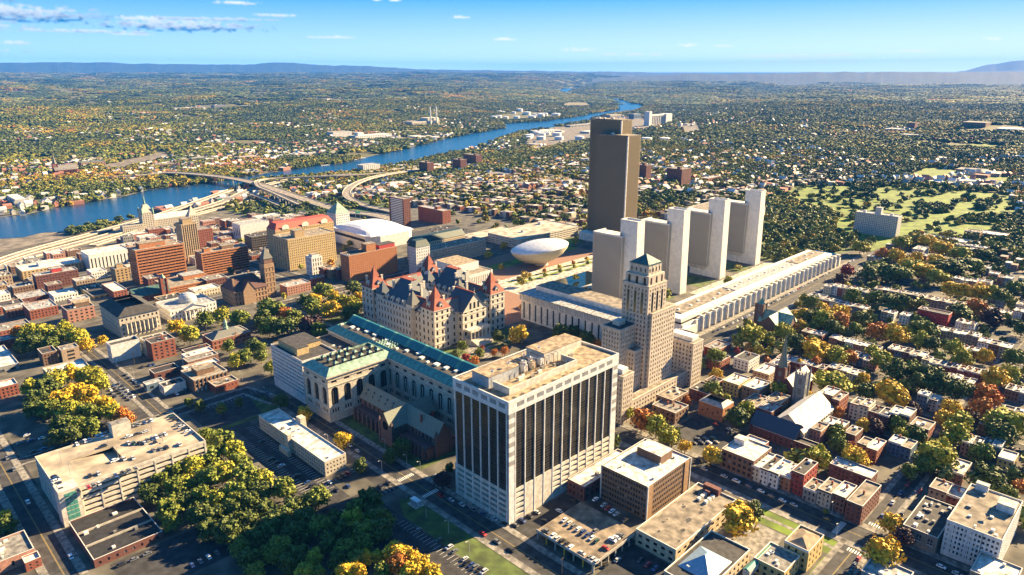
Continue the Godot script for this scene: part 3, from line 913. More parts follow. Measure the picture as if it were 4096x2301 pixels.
func stone_block(t: Node3D, called: String, x0: float, z0: float, x1: float, z1: float, h: float, storeys: Array, cx: int, cz: int, m: String, frac := 0.4, arched := true) -> void:
	# a masonry block with round-headed windows in rows and string courses between
	var g := Geo.new(); var gl := Geo.new(); var st := Geo.new()
	for face in 2:
		var o := Vector3(x0, 0, z1) if face == 0 else Vector3(x0, 0, z0)
		var u := Vector3(1, 0, 0) if face == 0 else Vector3(0, 0, 1)
		var w := x1 - x0 if face == 0 else z1 - z0
		var k := cx if face == 0 else cz
		var y := 0.0
		for s in storeys:
			if k < 1:
				g._r(o, u, 0, w, y, y + s); y += s; continue
			var bay := w / k
			for i in k:
				var hw := bay * frac / 2; var c := bay * (i + 0.5)
				if arched and s > 3.5: g.arch(o, u, bay * i, bay * (i + 1), y, y + s, c - hw, c + hw, y + s * 0.2, y + s * 0.8 - hw, 0.45, gl)
				else:
					var ps := []
					g.facade(o + u * (bay * i) + UP * y, u, bay, s, [[bay / 2 - hw, bay / 2 + hw]], [[s * 0.25, s * 0.8]], 0.4, ps)
					for p in ps:
						var hv: Vector3 = u * (p[1] / 2); var hh: Vector3 = UP * (p[2] / 2); var cc: Vector3 = p[0]
						gl.quad(cc - hv - hh, cc + hv - hh, cc + hv + hh, cc - hv + hh)
			y += s
			if face == 0: st.box(x0 - 0.3, y - 0.35, z1 + 0.003, x1 + 0.3, y + 0.1, z1 + 0.4, true)
			else: st.box(x0 - 0.4, y - 0.35, z0 - 0.3, x0 - 0.003, y + 0.1, z1 + 0.4, true)
		if y < h - 0.01: g._r(o, u, 0, w, y, h)
	g.quad(Vector3(x1, 0, z1), Vector3(x1, 0, z0), Vector3(x1, h, z0), Vector3(x1, h, z1))
	g.quad(Vector3(x1, 0, z0), Vector3(x0, 0, z0), Vector3(x0, h, z0), Vector3(x1, h, z0))
	g.quad(Vector3(x0, h, z1), Vector3(x1, h, z1), Vector3(x1, h, z0), Vector3(x0, h, z0))
	var p := part(t, called, g, M[m])
	part(p, "window_panes", gl, M.glass, true)
	part(p, "string_course", st, M[m])

func chimney(t: Node3D, x: float, z: float, y0: float, y1: float, m: String, s := 1.1) -> void:
	var g := Geo.new()
	g.box(x - s, y0, z - s * 0.7, x + s, y1, z + s * 0.7)
	g.box(x - s - 0.25, y1, z - s * 0.7 - 0.25, x + s + 0.25, y1 + 0.5, z + s * 0.7 + 0.25, true)
	part(t, "chimney", g, M[m])

func finial(t: Node3D, x: float, y: float, z: float, h: float, m: String) -> void:
	var g := Geo.new()
	g.lathe([[0.5, y - 0.6], [0.28, y + h * 0.2], [0.45, y + h * 0.3], [0.2, y + h * 0.4], [0.02, y + h]], 6, x, z)
	part(t, "finial", g, M[m])

func capitol() -> void:
	var w := 89.5; var d := 117.0; var X := w / 2; var Z := d / 2
	var t := thing("capitol", "granite palace with red pyramid towers and steep blue slate roofs", "capitol", base_at(377, 477, w, d))
	marks.append([421.0, -535.0, "the granite palace"])
	var st5 := [6.0, 7.0, 7.5, 7.5, 4.0]
	# four ranges round the court, set back between the towers
	stone_block(t, "range", -X + 2, -Z + 17, -X + 22, Z - 17, 31.5, [6.0, 7.0, 7.5, 7.5, 3.4], 4, 16, "granite")
	stone_block(t, "range", -X + 17, Z - 22, X - 17, Z - 2, 31.5, [6.0, 7.0, 7.5, 7.5, 3.4], 10, 4, "granite")
	stone_block(t, "range", X - 22, -Z + 17, X - 2, Z - 17, 31.5, [6.0, 7.0, 7.5, 7.5, 3.4], 4, 12, "granite")
	stone_block(t, "range", -X + 17, -Z + 2, X - 17, -Z + 22, 31.5, [6.0, 7.0, 7.5, 7.5, 3.4], 8, 4, "granite")
	var court := Geo.new(); court.box(-X + 22.003, 0, -Z + 22.003, X - 22.003, 24, Z - 22.003)
	part(t, "court_roof", court, M.roof_silver)
	# corner towers
	for c in [[-X, Z - 19, true], [X - 19, Z - 19, true], [-X, -Z, true], [X - 19, -Z, false]]:
		var x0: float = c[0]; var z0: float = c[1]
		stone_block(t, "tower", x0, z0, x0 + 19, z0 + 19, 38.0, [6.0, 7.0, 7.5, 7.5, 5.0, 5.0], 3, 3, "granite", 0.38)
		var r := Geo.new()
		var cx := x0 + 9.5; var cz := z0 + 9.5
		r.box(x0 - 0.7, 38.003, z0 - 0.7, x0 + 19.7, 38.7, z0 + 19.7, true)
		var g := Geo.new()
		g.frus(x0 - 0.5, z0 - 0.5, x0 + 19.5, z0 + 19.5, 38.7, cx - 4.2, cz - 4.2, cx + 4.2, cz + 4.2, 48.0, false)
		g.frus(cx - 4.2, cz - 4.2, cx + 4.2, cz + 4.2, 48.0, cx - 0.3, cz - 0.3, cx + 0.3, cz + 0.3, 58.0)
		part(t, "eaves", r, M.granite)
		part(t, "tower_roof", g, M.tile_red)
		finial(t, cx, 58, cz, 5.5, "tile_red")
		dormer_window(t, Vector3(x0 + 1.0, 39.0, cz), true, 2.1)
		dormer_window(t, Vector3(cx, 39.0, z0 + 18.0), false, 2.1)
		for q in [[-6, -4], [5, -6.5], [6, 4.5]]: chimney(t, cx + q[0], cz + q[1], 36, 49, "granite", 0.95)
	# blue hip roofs over the ranges
	for q in [[-X + 1, -Z + 19, -X + 23, Z - 19, 31.5, 41.0], [-X + 19, Z - 23, X - 19, Z - 1, 31.5, 41.0], [X - 23, -Z + 19, X - 1, Z - 19, 31.5, 41.0], [-X + 19, -Z + 1, X - 19, -Z + 23, 31.5, 41.0]]:
		var g := Geo.new()
		var long_z: bool = q[3] - q[1] > q[2] - q[0]
		var cx: float = (q[0] + q[2]) / 2; var cz: float = (q[1] + q[3]) / 2
		if long_z: g.frus(q[0], q[1], q[2], q[3], q[4] + 0.01, cx - 1.5, q[1] + 2, cx + 1.5, q[3] - 2, q[5])
		else: g.frus(q[0], q[1], q[2], q[3], q[4] + 0.01, q[0] + 2, cz - 1.5, q[2] - 2, cz + 1.5, q[5])
		part(t, "range_roof", g, M.slate_blue if long_z else M.slate_grey)
		var rd := Geo.new()
		if long_z: rd.box(cx - 0.5, q[5], q[1] + 2, cx + 0.5, q[5] + 1.0, q[3] - 2)
		else: rd.box(q[0] + 2, q[5], cz - 0.5, q[2] - 2, q[5] + 1.0, cz + 0.5)
		part(t, "ridge", rd, M.tile_red)
	# great pavilions in the middle of the two long sides, with towering hip roofs
	for s in [-1.0, 1.0]:
		var x0: float = -X - 3 if s < 0 else X - 35.0
		var x1: float = -X + 35 if s < 0 else X + 3.0
		stone_block(t, "pavilion", x0, -27, x1, 27, 34.0, [6.0, 7.0, 7.5, 7.5, 5.5], 0 if s < 0 else 4, 11, "granite", 0.42)
		var g := Geo.new(); var cx := (x0 + x1) / 2
		g.frus(x0 + 1.5, -20, x1 - 1.5, 20, 34.01, cx - 3.0, -8.5, cx + 3.0, 8.5, 54.0)
		part(t, "pavilion_roof", g, M.slate_blue)
		var rd := Geo.new()
		rd.box(cx - 3.2, 54.0, -8.7, cx + 3.2, 54.8, 8.7)
		part(t, "ridge", rd, M.tile_red)
		finial(t, cx, 54.8, -8.5, 4, "tile_red"); finial(t, cx, 54.8, 8.5, 4, "tile_red")
		for q in [[-9, -12], [-7, 12], [9, -11], [9, 12], [3, 16]]: chimney(t, cx + q[0], q[1], 36, 52, "granite", 1.2)
		for z in [-24.0, 24.0]:
			var k := Geo.new(); var px := x0 + 5.5
			k.box(px - 5, 34.01, z - 5, px + 5, 37.5, z + 5)
			part(t, "turret", k, M.granite)
			var k2 := Geo.new(); k2.frus(px - 5.5, z - 5.5, px + 5.5, z + 5.5, 37.5, px - 0.3, z - 0.3, px + 0.3, z + 0.3, 50.0)
			part(t, "turret_roof", k2, M.slate_grey if z > 0 else M.slate_blue)
		for k in 4:
			dormer_window(t, Vector3(x0 + 1.5, 34.2, -13.5 + 9.0 * k), true, 1.7)
	# gabled front with portico on the sunny side
	var ga := Geo.new(); var gr := Geo.new()
	stone_block(t, "front", -15, Z - 10, 15, Z + 5, 31.0, [6.0, 7.0, 7.5, 7.5, 3.0], 4, 2, "granite", 0.4)
	gr.gable(-15, Z - 22, 15, Z + 5, 31.0, 47.0, false, ga, 0.6)
	part(t, "gable", ga, M.granite)
	part(t, "gable_roof", gr, M.slate_blue)
	for k in 3:
		var g := Geo.new(); var x := -5.0 + k * 5.0
		g.box(x - 1.1, 32.5, Z + 5.01, x + 1.1, 38.5, Z + 5.12)
		part(t, "gable_window", g, M.glass)
	var rr := Geo.new(); rr.box(-0.6, 47.2, Z - 22, 0.6, 48.3, Z + 4)
	part(t, "ridge", rr, M.tile_red)
	finial(t, 0, 48, Z + 5, 5, "granite")
	var po := Geo.new()
	po.box(-13, 0, Z + 5.003, 13, 5.5, Z + 14); po.box(-13, 12.5, Z + 5.003, 13, 14.5, Z + 14, true)
	for k in 6:
		po.lathe([[0.75, 5.5], [0.65, 12.5]], 8, -12 + k * 4.8, Z + 13)
		po.box(-12 + k * 4.8 - 0.5, 14.5, Z + 13.2, -12 + k * 4.8 + 0.5, 15.6, Z + 13.8)
	for k in 8: po.box(-12 + k * 0.3, 0, Z + 14 + k * 0.9, 12 - k * 0.3, 5.0 - k * 0.6, Z + 14.9 + k * 0.9)
	part(t, "portico", po, M.granite)
	for k in 7: dormer_window(t, Vector3(-X + 1.6, 31.6, Z - 20.0 - k * 2.3) if k < 3 else Vector3(-X + 21.0 + (k - 3) * 3.0 if k < 5 else X - 21.0 - (k - 5) * 3.0, 31.6, Z - 1.8), k < 3, 1.0)
	for q in [[-26, 30], [20, 30], [26, 14], [0, 34]]: chimney(t, q[0], q[1], 30, 47, "granite", 1.2)
	for k in 2:
		var pole := thing("flagpole", "tall white flagpole with %s flag on the granite palace roof" % ["a striped", "a small blue"][k], "flagpole", Vector3(421.0 - 6 + k * 9, 24.0 + t.position.y, -540.0 - 4 + k * 0), "flagpoles on the granite palace")
		var g := Geo.new(); g.lathe([[0.22, 0], [0.1, 32]], 6)
		part(pole, "pole", g, M.white_paint)
		var f := Geo.new(); f.box(-5.0, 27.5, -0.05, -0.1, 30.5, 0.05, true)
		part(pole, "flag", f, M.flag_red if k == 0 else M.car_blue)

func mansard(t: Node3D, x0: float, z0: float, x1: float, z1: float, y0: float, ins: float, rise: float, m: String) -> void:
	var g := Geo.new()
	g.frus(x0 - 1.2, z0 - 1.2, x1 + 1.2, z1 + 1.2, y0 + 0.01, x0 + ins, z0 + ins, x1 - ins, z1 - ins, y0 + rise, false)
	# inside face of the ring
	var a := Vector3(x0 + ins, y0 + rise, z1 - ins); var b := Vector3(x1 - ins, y0 + rise, z1 - ins); var c := Vector3(x1 - ins, y0 + rise, z0 + ins); var d := Vector3(x0 + ins, y0 + rise, z0 + ins)
	var dn := Vector3(0, -1.6, 0)
	g.quad(b + dn, a + dn, a, b); g.quad(c + dn, b + dn, b, c); g.quad(d + dn, c + dn, c, d); g.quad(a + dn, d + dn, d, a)
	part(t, "mansard_roof", g, M[m])
	var f := Geo.new()
	f.quad(a + dn, b + dn, c + dn, d + dn)
	part(t, "roof", f, M.roof_dark)
	var co := Geo.new()
	co.box(x0 - 1.4, y0 - 1.0, z0 - 1.4, x1 + 1.4, y0, z1 + 1.4, true)
	part(t, "cornice", co, M.limestone)

func education() -> void:
	var t := thing("education_building", "pale stone building with green copper roofs and tall arched windows", "building", Vector3(276, 0, -430))
	marks.append([276.0, -430.0, "the green copper roofs"])
	mark(232, -458, 292, -420); mark(286, -512, 320, -344)
	var ox := 276.0; var oz := -430.0
	# bar one: toward the camera; bar two: along the avenue behind
	for q in [[234.5 - ox, -456.5 - oz, 288.0 - ox, -422.6 - oz, 0], [288.0 - ox, -510.0 - oz, 318.0 - ox, -345.0 - oz, 1]]:
		var x0: float = q[0]; var z0: float = q[1]; var x1: float = q[2]; var z1: float = q[3]
		var g := Geo.new(); var gl := Geo.new(); var h := 36.5
		for face in 2:
			var o := Vector3(x0, 0, z1) if face == 0 else Vector3(x0, 0, z0)
			var u := Vector3(1, 0, 0) if face == 0 else Vector3(0, 0, 1)
			var w := x1 - x0 if face == 0 else z1 - z0
			var k := int(round(w / 10.5)); var bay := w / k
			var ps := []
			var tri := []
			for i in k:
				for e in 3: tri.append([bay * i + bay * (0.22 + 0.2 * e), bay * i + bay * (0.36 + 0.2 * e)])
			g.facade(o, u, w, 12.0, tri, [[7.2, 10.2]], 0.5, ps)
			for i in k: g.arch(o, u, bay * i, bay * (i + 1), 12.0, 28.0, bay * (i + 0.22), bay * (i + 0.78), 13.0, 27.0 - bay * 0.28, 1.0, gl)
			g.facade(o + UP * 28.0, u, w, h - 28.0, spans(w, k, 0.42), [[2.4, 5.4]], 0.4, ps)
			for p in ps:
				var hv: Vector3 = u * (p[1] / 2); var hh: Vector3 = UP * (p[2] / 2); var cc: Vector3 = p[0]
				gl.quad(cc - hv - hh, cc + hv - hh, cc + hv + hh, cc - hv + hh)
			# white mullions in the big arches
			for i in k:
				for e in [0.4, 0.6]:
					var mg := Geo.new(); var c: Vector3 = o + u * (bay * (i + e)) - u.cross(UP) * 0.9
					mg.box(c.x - 0.2, 13.0, c.z - 0.2, c.x + 0.2, 24.5, c.z + 0.2)
					part(t, "mullion", mg, M.trim if q[4] == 1 else M.trim_dark)
			var sc := Geo.new()
			for y in [5.5, 12.0, 28.3, 33.0]:
				if face == 0: sc.box(x0 - 0.4, y - 0.4, z1 + 0.003, x1, y + 0.3, z1 + 0.45, true)
				else: sc.box(x0 - 0.45, y - 0.4, z0, x0 - 0.003, y + 0.3, z1 + 0.45, true)
			part(t, "string_course", sc, M.limestone)
		g.quad(Vector3(x1, 0, z1), Vector3(x1, 0, z0), Vector3(x1, h, z0), Vector3(x1, h, z1))
		g.quad(Vector3(x1, 0, z0), Vector3(x0, 0, z0), Vector3(x0, h, z0), Vector3(x1, h, z0))
		var wp := part(t, "wall", g, M.limestone)
		part(wp, "window_panes", gl, M.glass, true)
		if q[4] == 0: mansard(t, x0, z0, x1 + 6, z1, h, 5.5, 4.0, "copper_pale")
		else: mansard(t, x0, z0, x1, z1, h, 5.5, 4.0, "copper_green")
	# long glass skylight on the far edge of the avenue wing
	for k in 40:
		var g := Geo.new(); var z0 := -508.0 - oz + k * 4.05
		g.frus(306.0 - ox, z0 + 0.1, 319.5 - ox, z0 + 3.9, 39.2, 311.5 - ox, z0 + 0.1, 313.5 - ox, z0 + 3.9, 44.0)
		part(t, "skylight_bay", g, M.glass_teal if k % 5 else M.copper_green)
	for k in 3:
		for i in 6:
			if k == 2 and i > 3: continue
			var x := 241.0 - ox + 6.5 + i * 7.4; var z := -430.5 - oz - k * 8.5 - 1.0
			var g := Geo.new(); g.box(x - 1.6, 38.8, z - 1.6, x + 1.6, 41.3, z + 1.6)
			var lp := part(t, "skylight", g, M.roof_dark)
			var c := Geo.new(); c.frus(x - 1.7, z - 1.7, x + 1.7, z + 1.7, 41.3, x - 0.1, z - 0.1, x + 0.1, z + 0.1, 42.8)
			part(lp, "skylight_glass", c, M.copper_pale)
	for k in 24:
		var x := 291.0 - ox + 3.5 + (k % 4) * 3.0; var z := -448.0 - oz + (k / 4) * 3.2
		var g := Geo.new(); g.frus(x - 1.2, z - 1.2, x + 1.2, z + 1.2, 38.9, x - 0.1, z - 0.1, x + 0.1, z + 0.1, 40.8)
		part(t, "skylight", g, M.copper_pale)
	for k in 16:
		var x := 296.0 - ox + rng.randf_range(0, 7); var z := -505.0 - oz + k * 9.6 + rng.randf_range(-2, 2)
		var g := Geo.new(); g.box(x, 38.9, z, x + rng.randf_range(2, 4), 40.2, z + rng.randf_range(1.6, 4.5))
		part(t, "roof_vent", g, M.white_paint)
	# white curtain-wall annex
	var an := bld("office_annex", "white curtain-wall office slab beside the green copper roofed building", "office", 237, 463, 30, 50, 36, "white_panel", "roof_dark", {"y": 0.0, "fl": 9, "gf": 6.5, "tp": 1.0, "cx": 9, "cz": 24, "ww": 0.72, "wh": 0.5, "wx": 0.3, "dep": 0.3, "par": 1.0, "units": 3, "pent": [[4, 14, 10, 30, 5.5, "yellow_brick", "roof_dark"], [16, 22, 13, 26, 4.0, "yellow_brick", "roof_dark"]]})
	var rl := Geo.new()
	for k in 26: rl.box(-13 + k, 36.2, -24.0, -12.9 + k, 37.3, -23.9)
	rl.box(-13, 37.2, -24.0, 13, 37.35, -23.9, true)
	part(an, "railing", rl, M.yellow_paint)
	bld("office_wing", "yellow brick office wing between the white annex and the copper roofs", "office", 267.5, 463, 20, 44, 33, "yellow_brick", "roof_dark", {"y": 0.0, "fl": 9, "cx": 5, "cz": 9, "ww": 0.7, "wh": 0.42, "units": 4})

func cathedral() -> void:
	var t := thing("cathedral", "dark red sandstone cathedral with cross-shaped pale slate roof", "church", Vector3(264, 0, -368))
	marks.append([264.0, -368.0, "the cathedral"])
	mark(240, -420, 288, -326)
	var wl := Geo.new(); var rf := Geo.new(); var gl := Geo.new()
	# nave and choir along z, transept along x; low aisles
	wl.box(-5.5, 0, -50, 6.5, 15, 39); rf.gable(-5.5, -50, 6.5, 39, 15, 24, false, wl, 0.7)
	wl.box(-19, 0, -6.5, 20, 15, 6.5); rf.gable(-19, -6.5, 20, 6.5, 15, 24, true, wl, 0.7)
	part(t, "wall", wl, M.church_stone)
	part(t, "roof", rf, M.slate_green)
	var ai := Geo.new()
	for q in [[-13, 8.5, -5.503, 37], [6.503, 8.5, 14, 37], [-13, -48, -5.503, -8.5], [6.503, -48, 14, -8.5]]:
		ai.frus(q[0], q[1], q[2], q[3], 0.0, q[0], q[1], q[2], q[3], 7.5)
	part(t, "aisle", ai, M.church_stone)
	var ar := Geo.new()
	for q in [[-13, 8.5, -5.503, 37], [6.503, 8.5, 14, 37], [-13, -48, -5.503, -8.5], [6.503, -48, 14, -8.5]]:
		ar.frus(q[0] - 0.3, q[1], q[2] + 0.3, q[3], 7.51, q[0] - 0.3 if q[0] > 0 else q[0] + 3, q[1], q[2] + 0.3 if q[2] < 0 else q[2] - 3.0, q[3], 9.0)
	part(t, "aisle_roof", ar, M.slate_brown)
	for s in [-1, 1]:
		for k in 7:
			var z: float = 11.0 + k * 4.0 if s > 0 else -46.0 + k * 5.6
			var b := Geo.new(); b.box(-15, 0, z - 0.5, -13, 8.5, z + 0.5); b.box(-14.2, 8.5, z - 0.4, -13.2, 10.5, z + 0.4)
			part(t, "buttress", b, M.church_stone)
			var g := Geo.new(); g.box(-5.58, 9.8, z + 1.2, -5.52, 14.0, z + 2.6)
			part(t, "window", g, M.glass)
			var g2 := Geo.new(); g2.box(-13.08, 2.0, z + 1.2, -13.02, 6.4, z + 2.6)
			part(t, "window", g2, M.glass)
	var rose := Geo.new(); rose.lathe([[0.0, 0.0], [3.2, 0.0]], 18)
	var ro := part(t, "rose_window", rose, M.glass_black)
	ro.transform = Transform3D(Basis(Vector3(0, 0, 1), PI / 2), Vector3(-19.08, 14.5, 0))
	for q in [[-19.5, -7.5], [-19.5, 6.5], [-6.5, 38], [5.5, 38]]:
		var b := Geo.new(); b.box(q[0], 0, q[1], q[0] + 1.6, 17.0, q[1] + 1.6); b.frus(q[0], q[1], q[0] + 1.6, q[1] + 1.6, 17.0, q[0] + 0.7, q[1] + 0.7, q[0] + 0.9, q[1] + 0.9, 20.0)
		part(t, "pinnacle", b, M.church_stone)
	for k in 10:
		var d := Geo.new(); var z := -45.0 + (k / 2) * 8.0; var y := 18.0 + (k % 2) * 2.6; var x := -3.4 + (k % 2) * 1.5
		d.box(x - 0.9, y - 0.6, z - 0.5, x + 0.5, y + 0.7, z + 0.5)
		part(t, "roof_vent", d, M.slate_grey)
	chimney(t, -3.0, 20.0, 14, 23.5, "brick_red", 0.7); chimney(t, 13.0, 12.0, 6, 18, "brick_red", 0.7)

func smith_tower() -> void:
	var t := thing("stepped_tower", "cream limestone stepped tower crowned by a green pyramid roof", "tower", Vector3(438, 0, -300))
	marks.append([438.0, -300.0, "the stepped limestone tower"])
	mark(390, -330, 492, -264)
	var fh := 3.55
	# [x0, z0, x1, z1, storeys, columns x, columns z] in local coordinates around (438, -300)
	var blocks := [[-55, 16, -42, 29.5, 10, 5, 5], [37, 4, 52, 31, 10, 5, 8], [-34, -7, -13.2, 10, 17, 7, 6], [-12, 2, 20, 22.5, 20, 10, 6], [-24, 10.1, -12.2, 17, 12, 4, 2], [-15, -3.5, 9, 20.1, 26, 7, 7], [-41.9, 20.6, 36.9, 27, 3, 21, 2]]
	for q in blocks:
		var g := Geo.new(); var ps := []
		var h: float = q[4] * fh + 1.5
		var ys := []
		for k in q[4]: ys.append([fh * k + 1.0, fh * k + 2.9])
		var w: float = q[2] - q[0]; var d: float = q[3] - q[1]
		g.facade(Vector3(q[0], 0, q[3]), Vector3(1, 0, 0), w, h, spans(w, q[5], 0.42, 0.8, 0.8), ys, 0.45, ps)
		g.facade(Vector3(q[0], 0, q[1]), Vector3(0, 0, 1), d, h, spans(d, q[6], 0.42, 0.8, 0.8), ys, 0.45, ps)
		g.quad(Vector3(q[2], 0, q[3]), Vector3(q[2], 0, q[1]), Vector3(q[2], h, q[1]), Vector3(q[2], h, q[3]))
		g.quad(Vector3(q[2], 0, q[1]), Vector3(q[0], 0, q[1]), Vector3(q[0], h, q[1]), Vector3(q[2], h, q[1]))
		var p := part(t, "wing" if q[4] < 26 else "shaft", g, M.smith)
		panes_to(p, ps, M.glass_brown, false)
		var r := Geo.new(); r.box(q[0] - 0.25, h, q[1] - 0.25, q[2] + 0.25, h + 0.9, q[3] + 0.25, true)
		part(t, "cornice", r, M.smith)
		var rf := Geo.new(); rf.box(q[0] + 0.8, h + 0.91, q[1] + 0.8, q[2] - 0.8, h + 1.0, q[3] - 0.8)
		part(t, "roof", rf, M.roof_dark if q[4] == 17 else M.roof_gravel)
		if q[4] == 10:
			var ph := Geo.new(); ph.box(q[0] + 3, h + 1.0, q[1] + 3, q[2] - 3, h + 4.5, q[3] - 3)
			part(t, "penthouse", ph, M.white_panel)
		if q[4] == 17:
			var ph := Geo.new(); ph.box(q[0] + 6, h + 1.0, q[1] + 5, q[2] - 7, h + 4.5, q[3] - 6)
			part(t, "penthouse", ph, M.concrete_pale)
	# crown: tall arched openings, a gallery, then the lantern block and the green pyramid
	var cr := Geo.new(); var gl := Geo.new()
	for face in 2:
		var o := Vector3(-13.5, 93.5, 18.6) if face == 0 else Vector3(-13.5, 93.5, -2.4)
		var u := Vector3(1, 0, 0) if face == 0 else Vector3(0, 0, 1)
		for i in 3: cr.arch(o, u, 7.0 * i, 7.0 * (i + 1), 0, 8.0, 7.0 * i + 2.3, 7.0 * i + 4.7, 1.2, 5.6, 0.8, gl)
	cr.quad(Vector3(7.5, 93.5, 18.6), Vector3(7.5, 93.5, -2.4), Vector3(7.5, 101.5, -2.4), Vector3(7.5, 101.5, 18.6))
	cr.quad(Vector3(7.5, 93.5, -2.4), Vector3(-13.5, 93.5, -2.4), Vector3(-13.5, 101.5, -2.4), Vector3(7.5, 101.5, -2.4))
	cr.quad(Vector3(-13.5, 101.5, 18.6), Vector3(7.5, 101.5, 18.6), Vector3(7.5, 101.5, -2.4), Vector3(-13.5, 101.5, -2.4))
	cr.box(-11.5, 101.5, -0.4, 5.5, 109.0, 16.6)
	var cp := part(t, "crown", cr, M.smith)
	part(cp, "window_panes", gl, M.glass_black, true)
	for k in 4:
		var w1 := Geo.new(); w1.box(-10.0 + k * 4.1, 103.5, 16.61, -8.9 + k * 4.1, 106.5, 16.7); part(cp, "window", w1, M.glass_brown)
		var w2 := Geo.new(); w2.box(-11.6, 103.5, 1.1 + k * 4.1, -11.51, 106.5, 2.2 + k * 4.1); part(cp, "window", w2, M.glass_brown)
	var py := Geo.new()
	py.box(-11.9, 109.0, -0.8, 5.9, 109.6, 17.0, true)
	py.frus(-11.2, -0.1, 5.2, 16.3, 109.6, -3.3, 7.8, -2.7, 8.4, 115.5)
	part(t, "pyramid_roof", py, M.copper_teal)
	# three tall arched windows high on each face of the shaft
	for k in 3:
		var z := 2.0 + k * 6.3
		var g1 := Geo.new(); g1.box(-15.12, 72, z - 1.0, -15.02, 89, z + 1.0)
		part(t, "tall_window", g1, M.glass_black)
		var x := -9.3 + k * 6.3
		var g2 := Geo.new(); g2.box(x - 1.0, 72, 20.12, x + 1.0, 89, 20.22)
		part(t, "tall_window", g2, M.glass_black)
	for k in 3:
		var a := Geo.new(); a.lathe([[0.15, 101], [0.05, 120]], 5, -12.5 + k * 9, 17.5); part(t, "antenna", a, M.steel)

func slit_block() -> void:
	# long white chamber building with slit windows under a slatted attic
	var w := 50.0; var d := 125.0; var X := w / 2; var Z := d / 2
	var t := thing("legislature_block", "long white marble block with tall slit windows and slatted attic", "building", base_at(495.5, 360, w, d))
	marks.append([520.0, -422.0, "the white slit-windowed block"])
	var g := Geo.new(); var ps := []
	g.facade(Vector3(-X + 1.5, 0, -Z + 1.5), Vector3(0, 0, 1), d - 3, 21.5, spans(d - 3, 15, 0.28), [[1.5, 19.5]], 1.2, ps)
	g.facade(Vector3(-X + 1.5, 0, Z - 1.5), Vector3(1, 0, 0), w - 3, 21.5, spans(w - 3, 6, 0.28), [[1.5, 19.5]], 1.2, ps)
	g.quad(Vector3(X - 1.5, 0, Z - 1.5), Vector3(X - 1.5, 0, -Z + 1.5), Vector3(X - 1.5, 21.5, -Z + 1.5), Vector3(X - 1.5, 21.5, Z - 1.5))
	g.quad(Vector3(X - 1.5, 0, -Z + 1.5), Vector3(-X + 1.5, 0, -Z + 1.5), Vector3(-X + 1.5, 21.5, -Z + 1.5), Vector3(X - 1.5, 21.5, -Z + 1.5))
	part(t, "wall", g, M.marble)
	panes_to(t, ps, M.glass_black, true)
	var at := Geo.new(); at.box(-X + 0.6, 21.503, -Z + 0.6, X - 0.6, 27.5, Z - 0.6, true)
	part(t, "attic", at, M.glass)
	ribs(t, -X + 0.6, X - 0.6, -Z + 0.6, Z - 0.6, 21.8, 27.5, 22, 58, 1.2, 0.9, "marble", "attic_slat")
	var rf := Geo.new()
	rf.box(-X - 0.6, 27.5, -Z - 0.6, X + 0.6, 28.4, Z + 0.6, true)
	part(t, "roof", rf, M.roof_silver)
	var up := Geo.new(); up.box(-X + 20, 28.4, -Z + 5, X - 4, 33.0, Z - 4)
	part(t, "upper_storey", up, M.marble)
	var ur := Geo.new(); ur.box(-X + 20.6, 33.0, -Z + 5.6, X - 4.6, 33.2, Z - 4.6)
	part(t, "upper_roof", ur, M.roof_gravel)

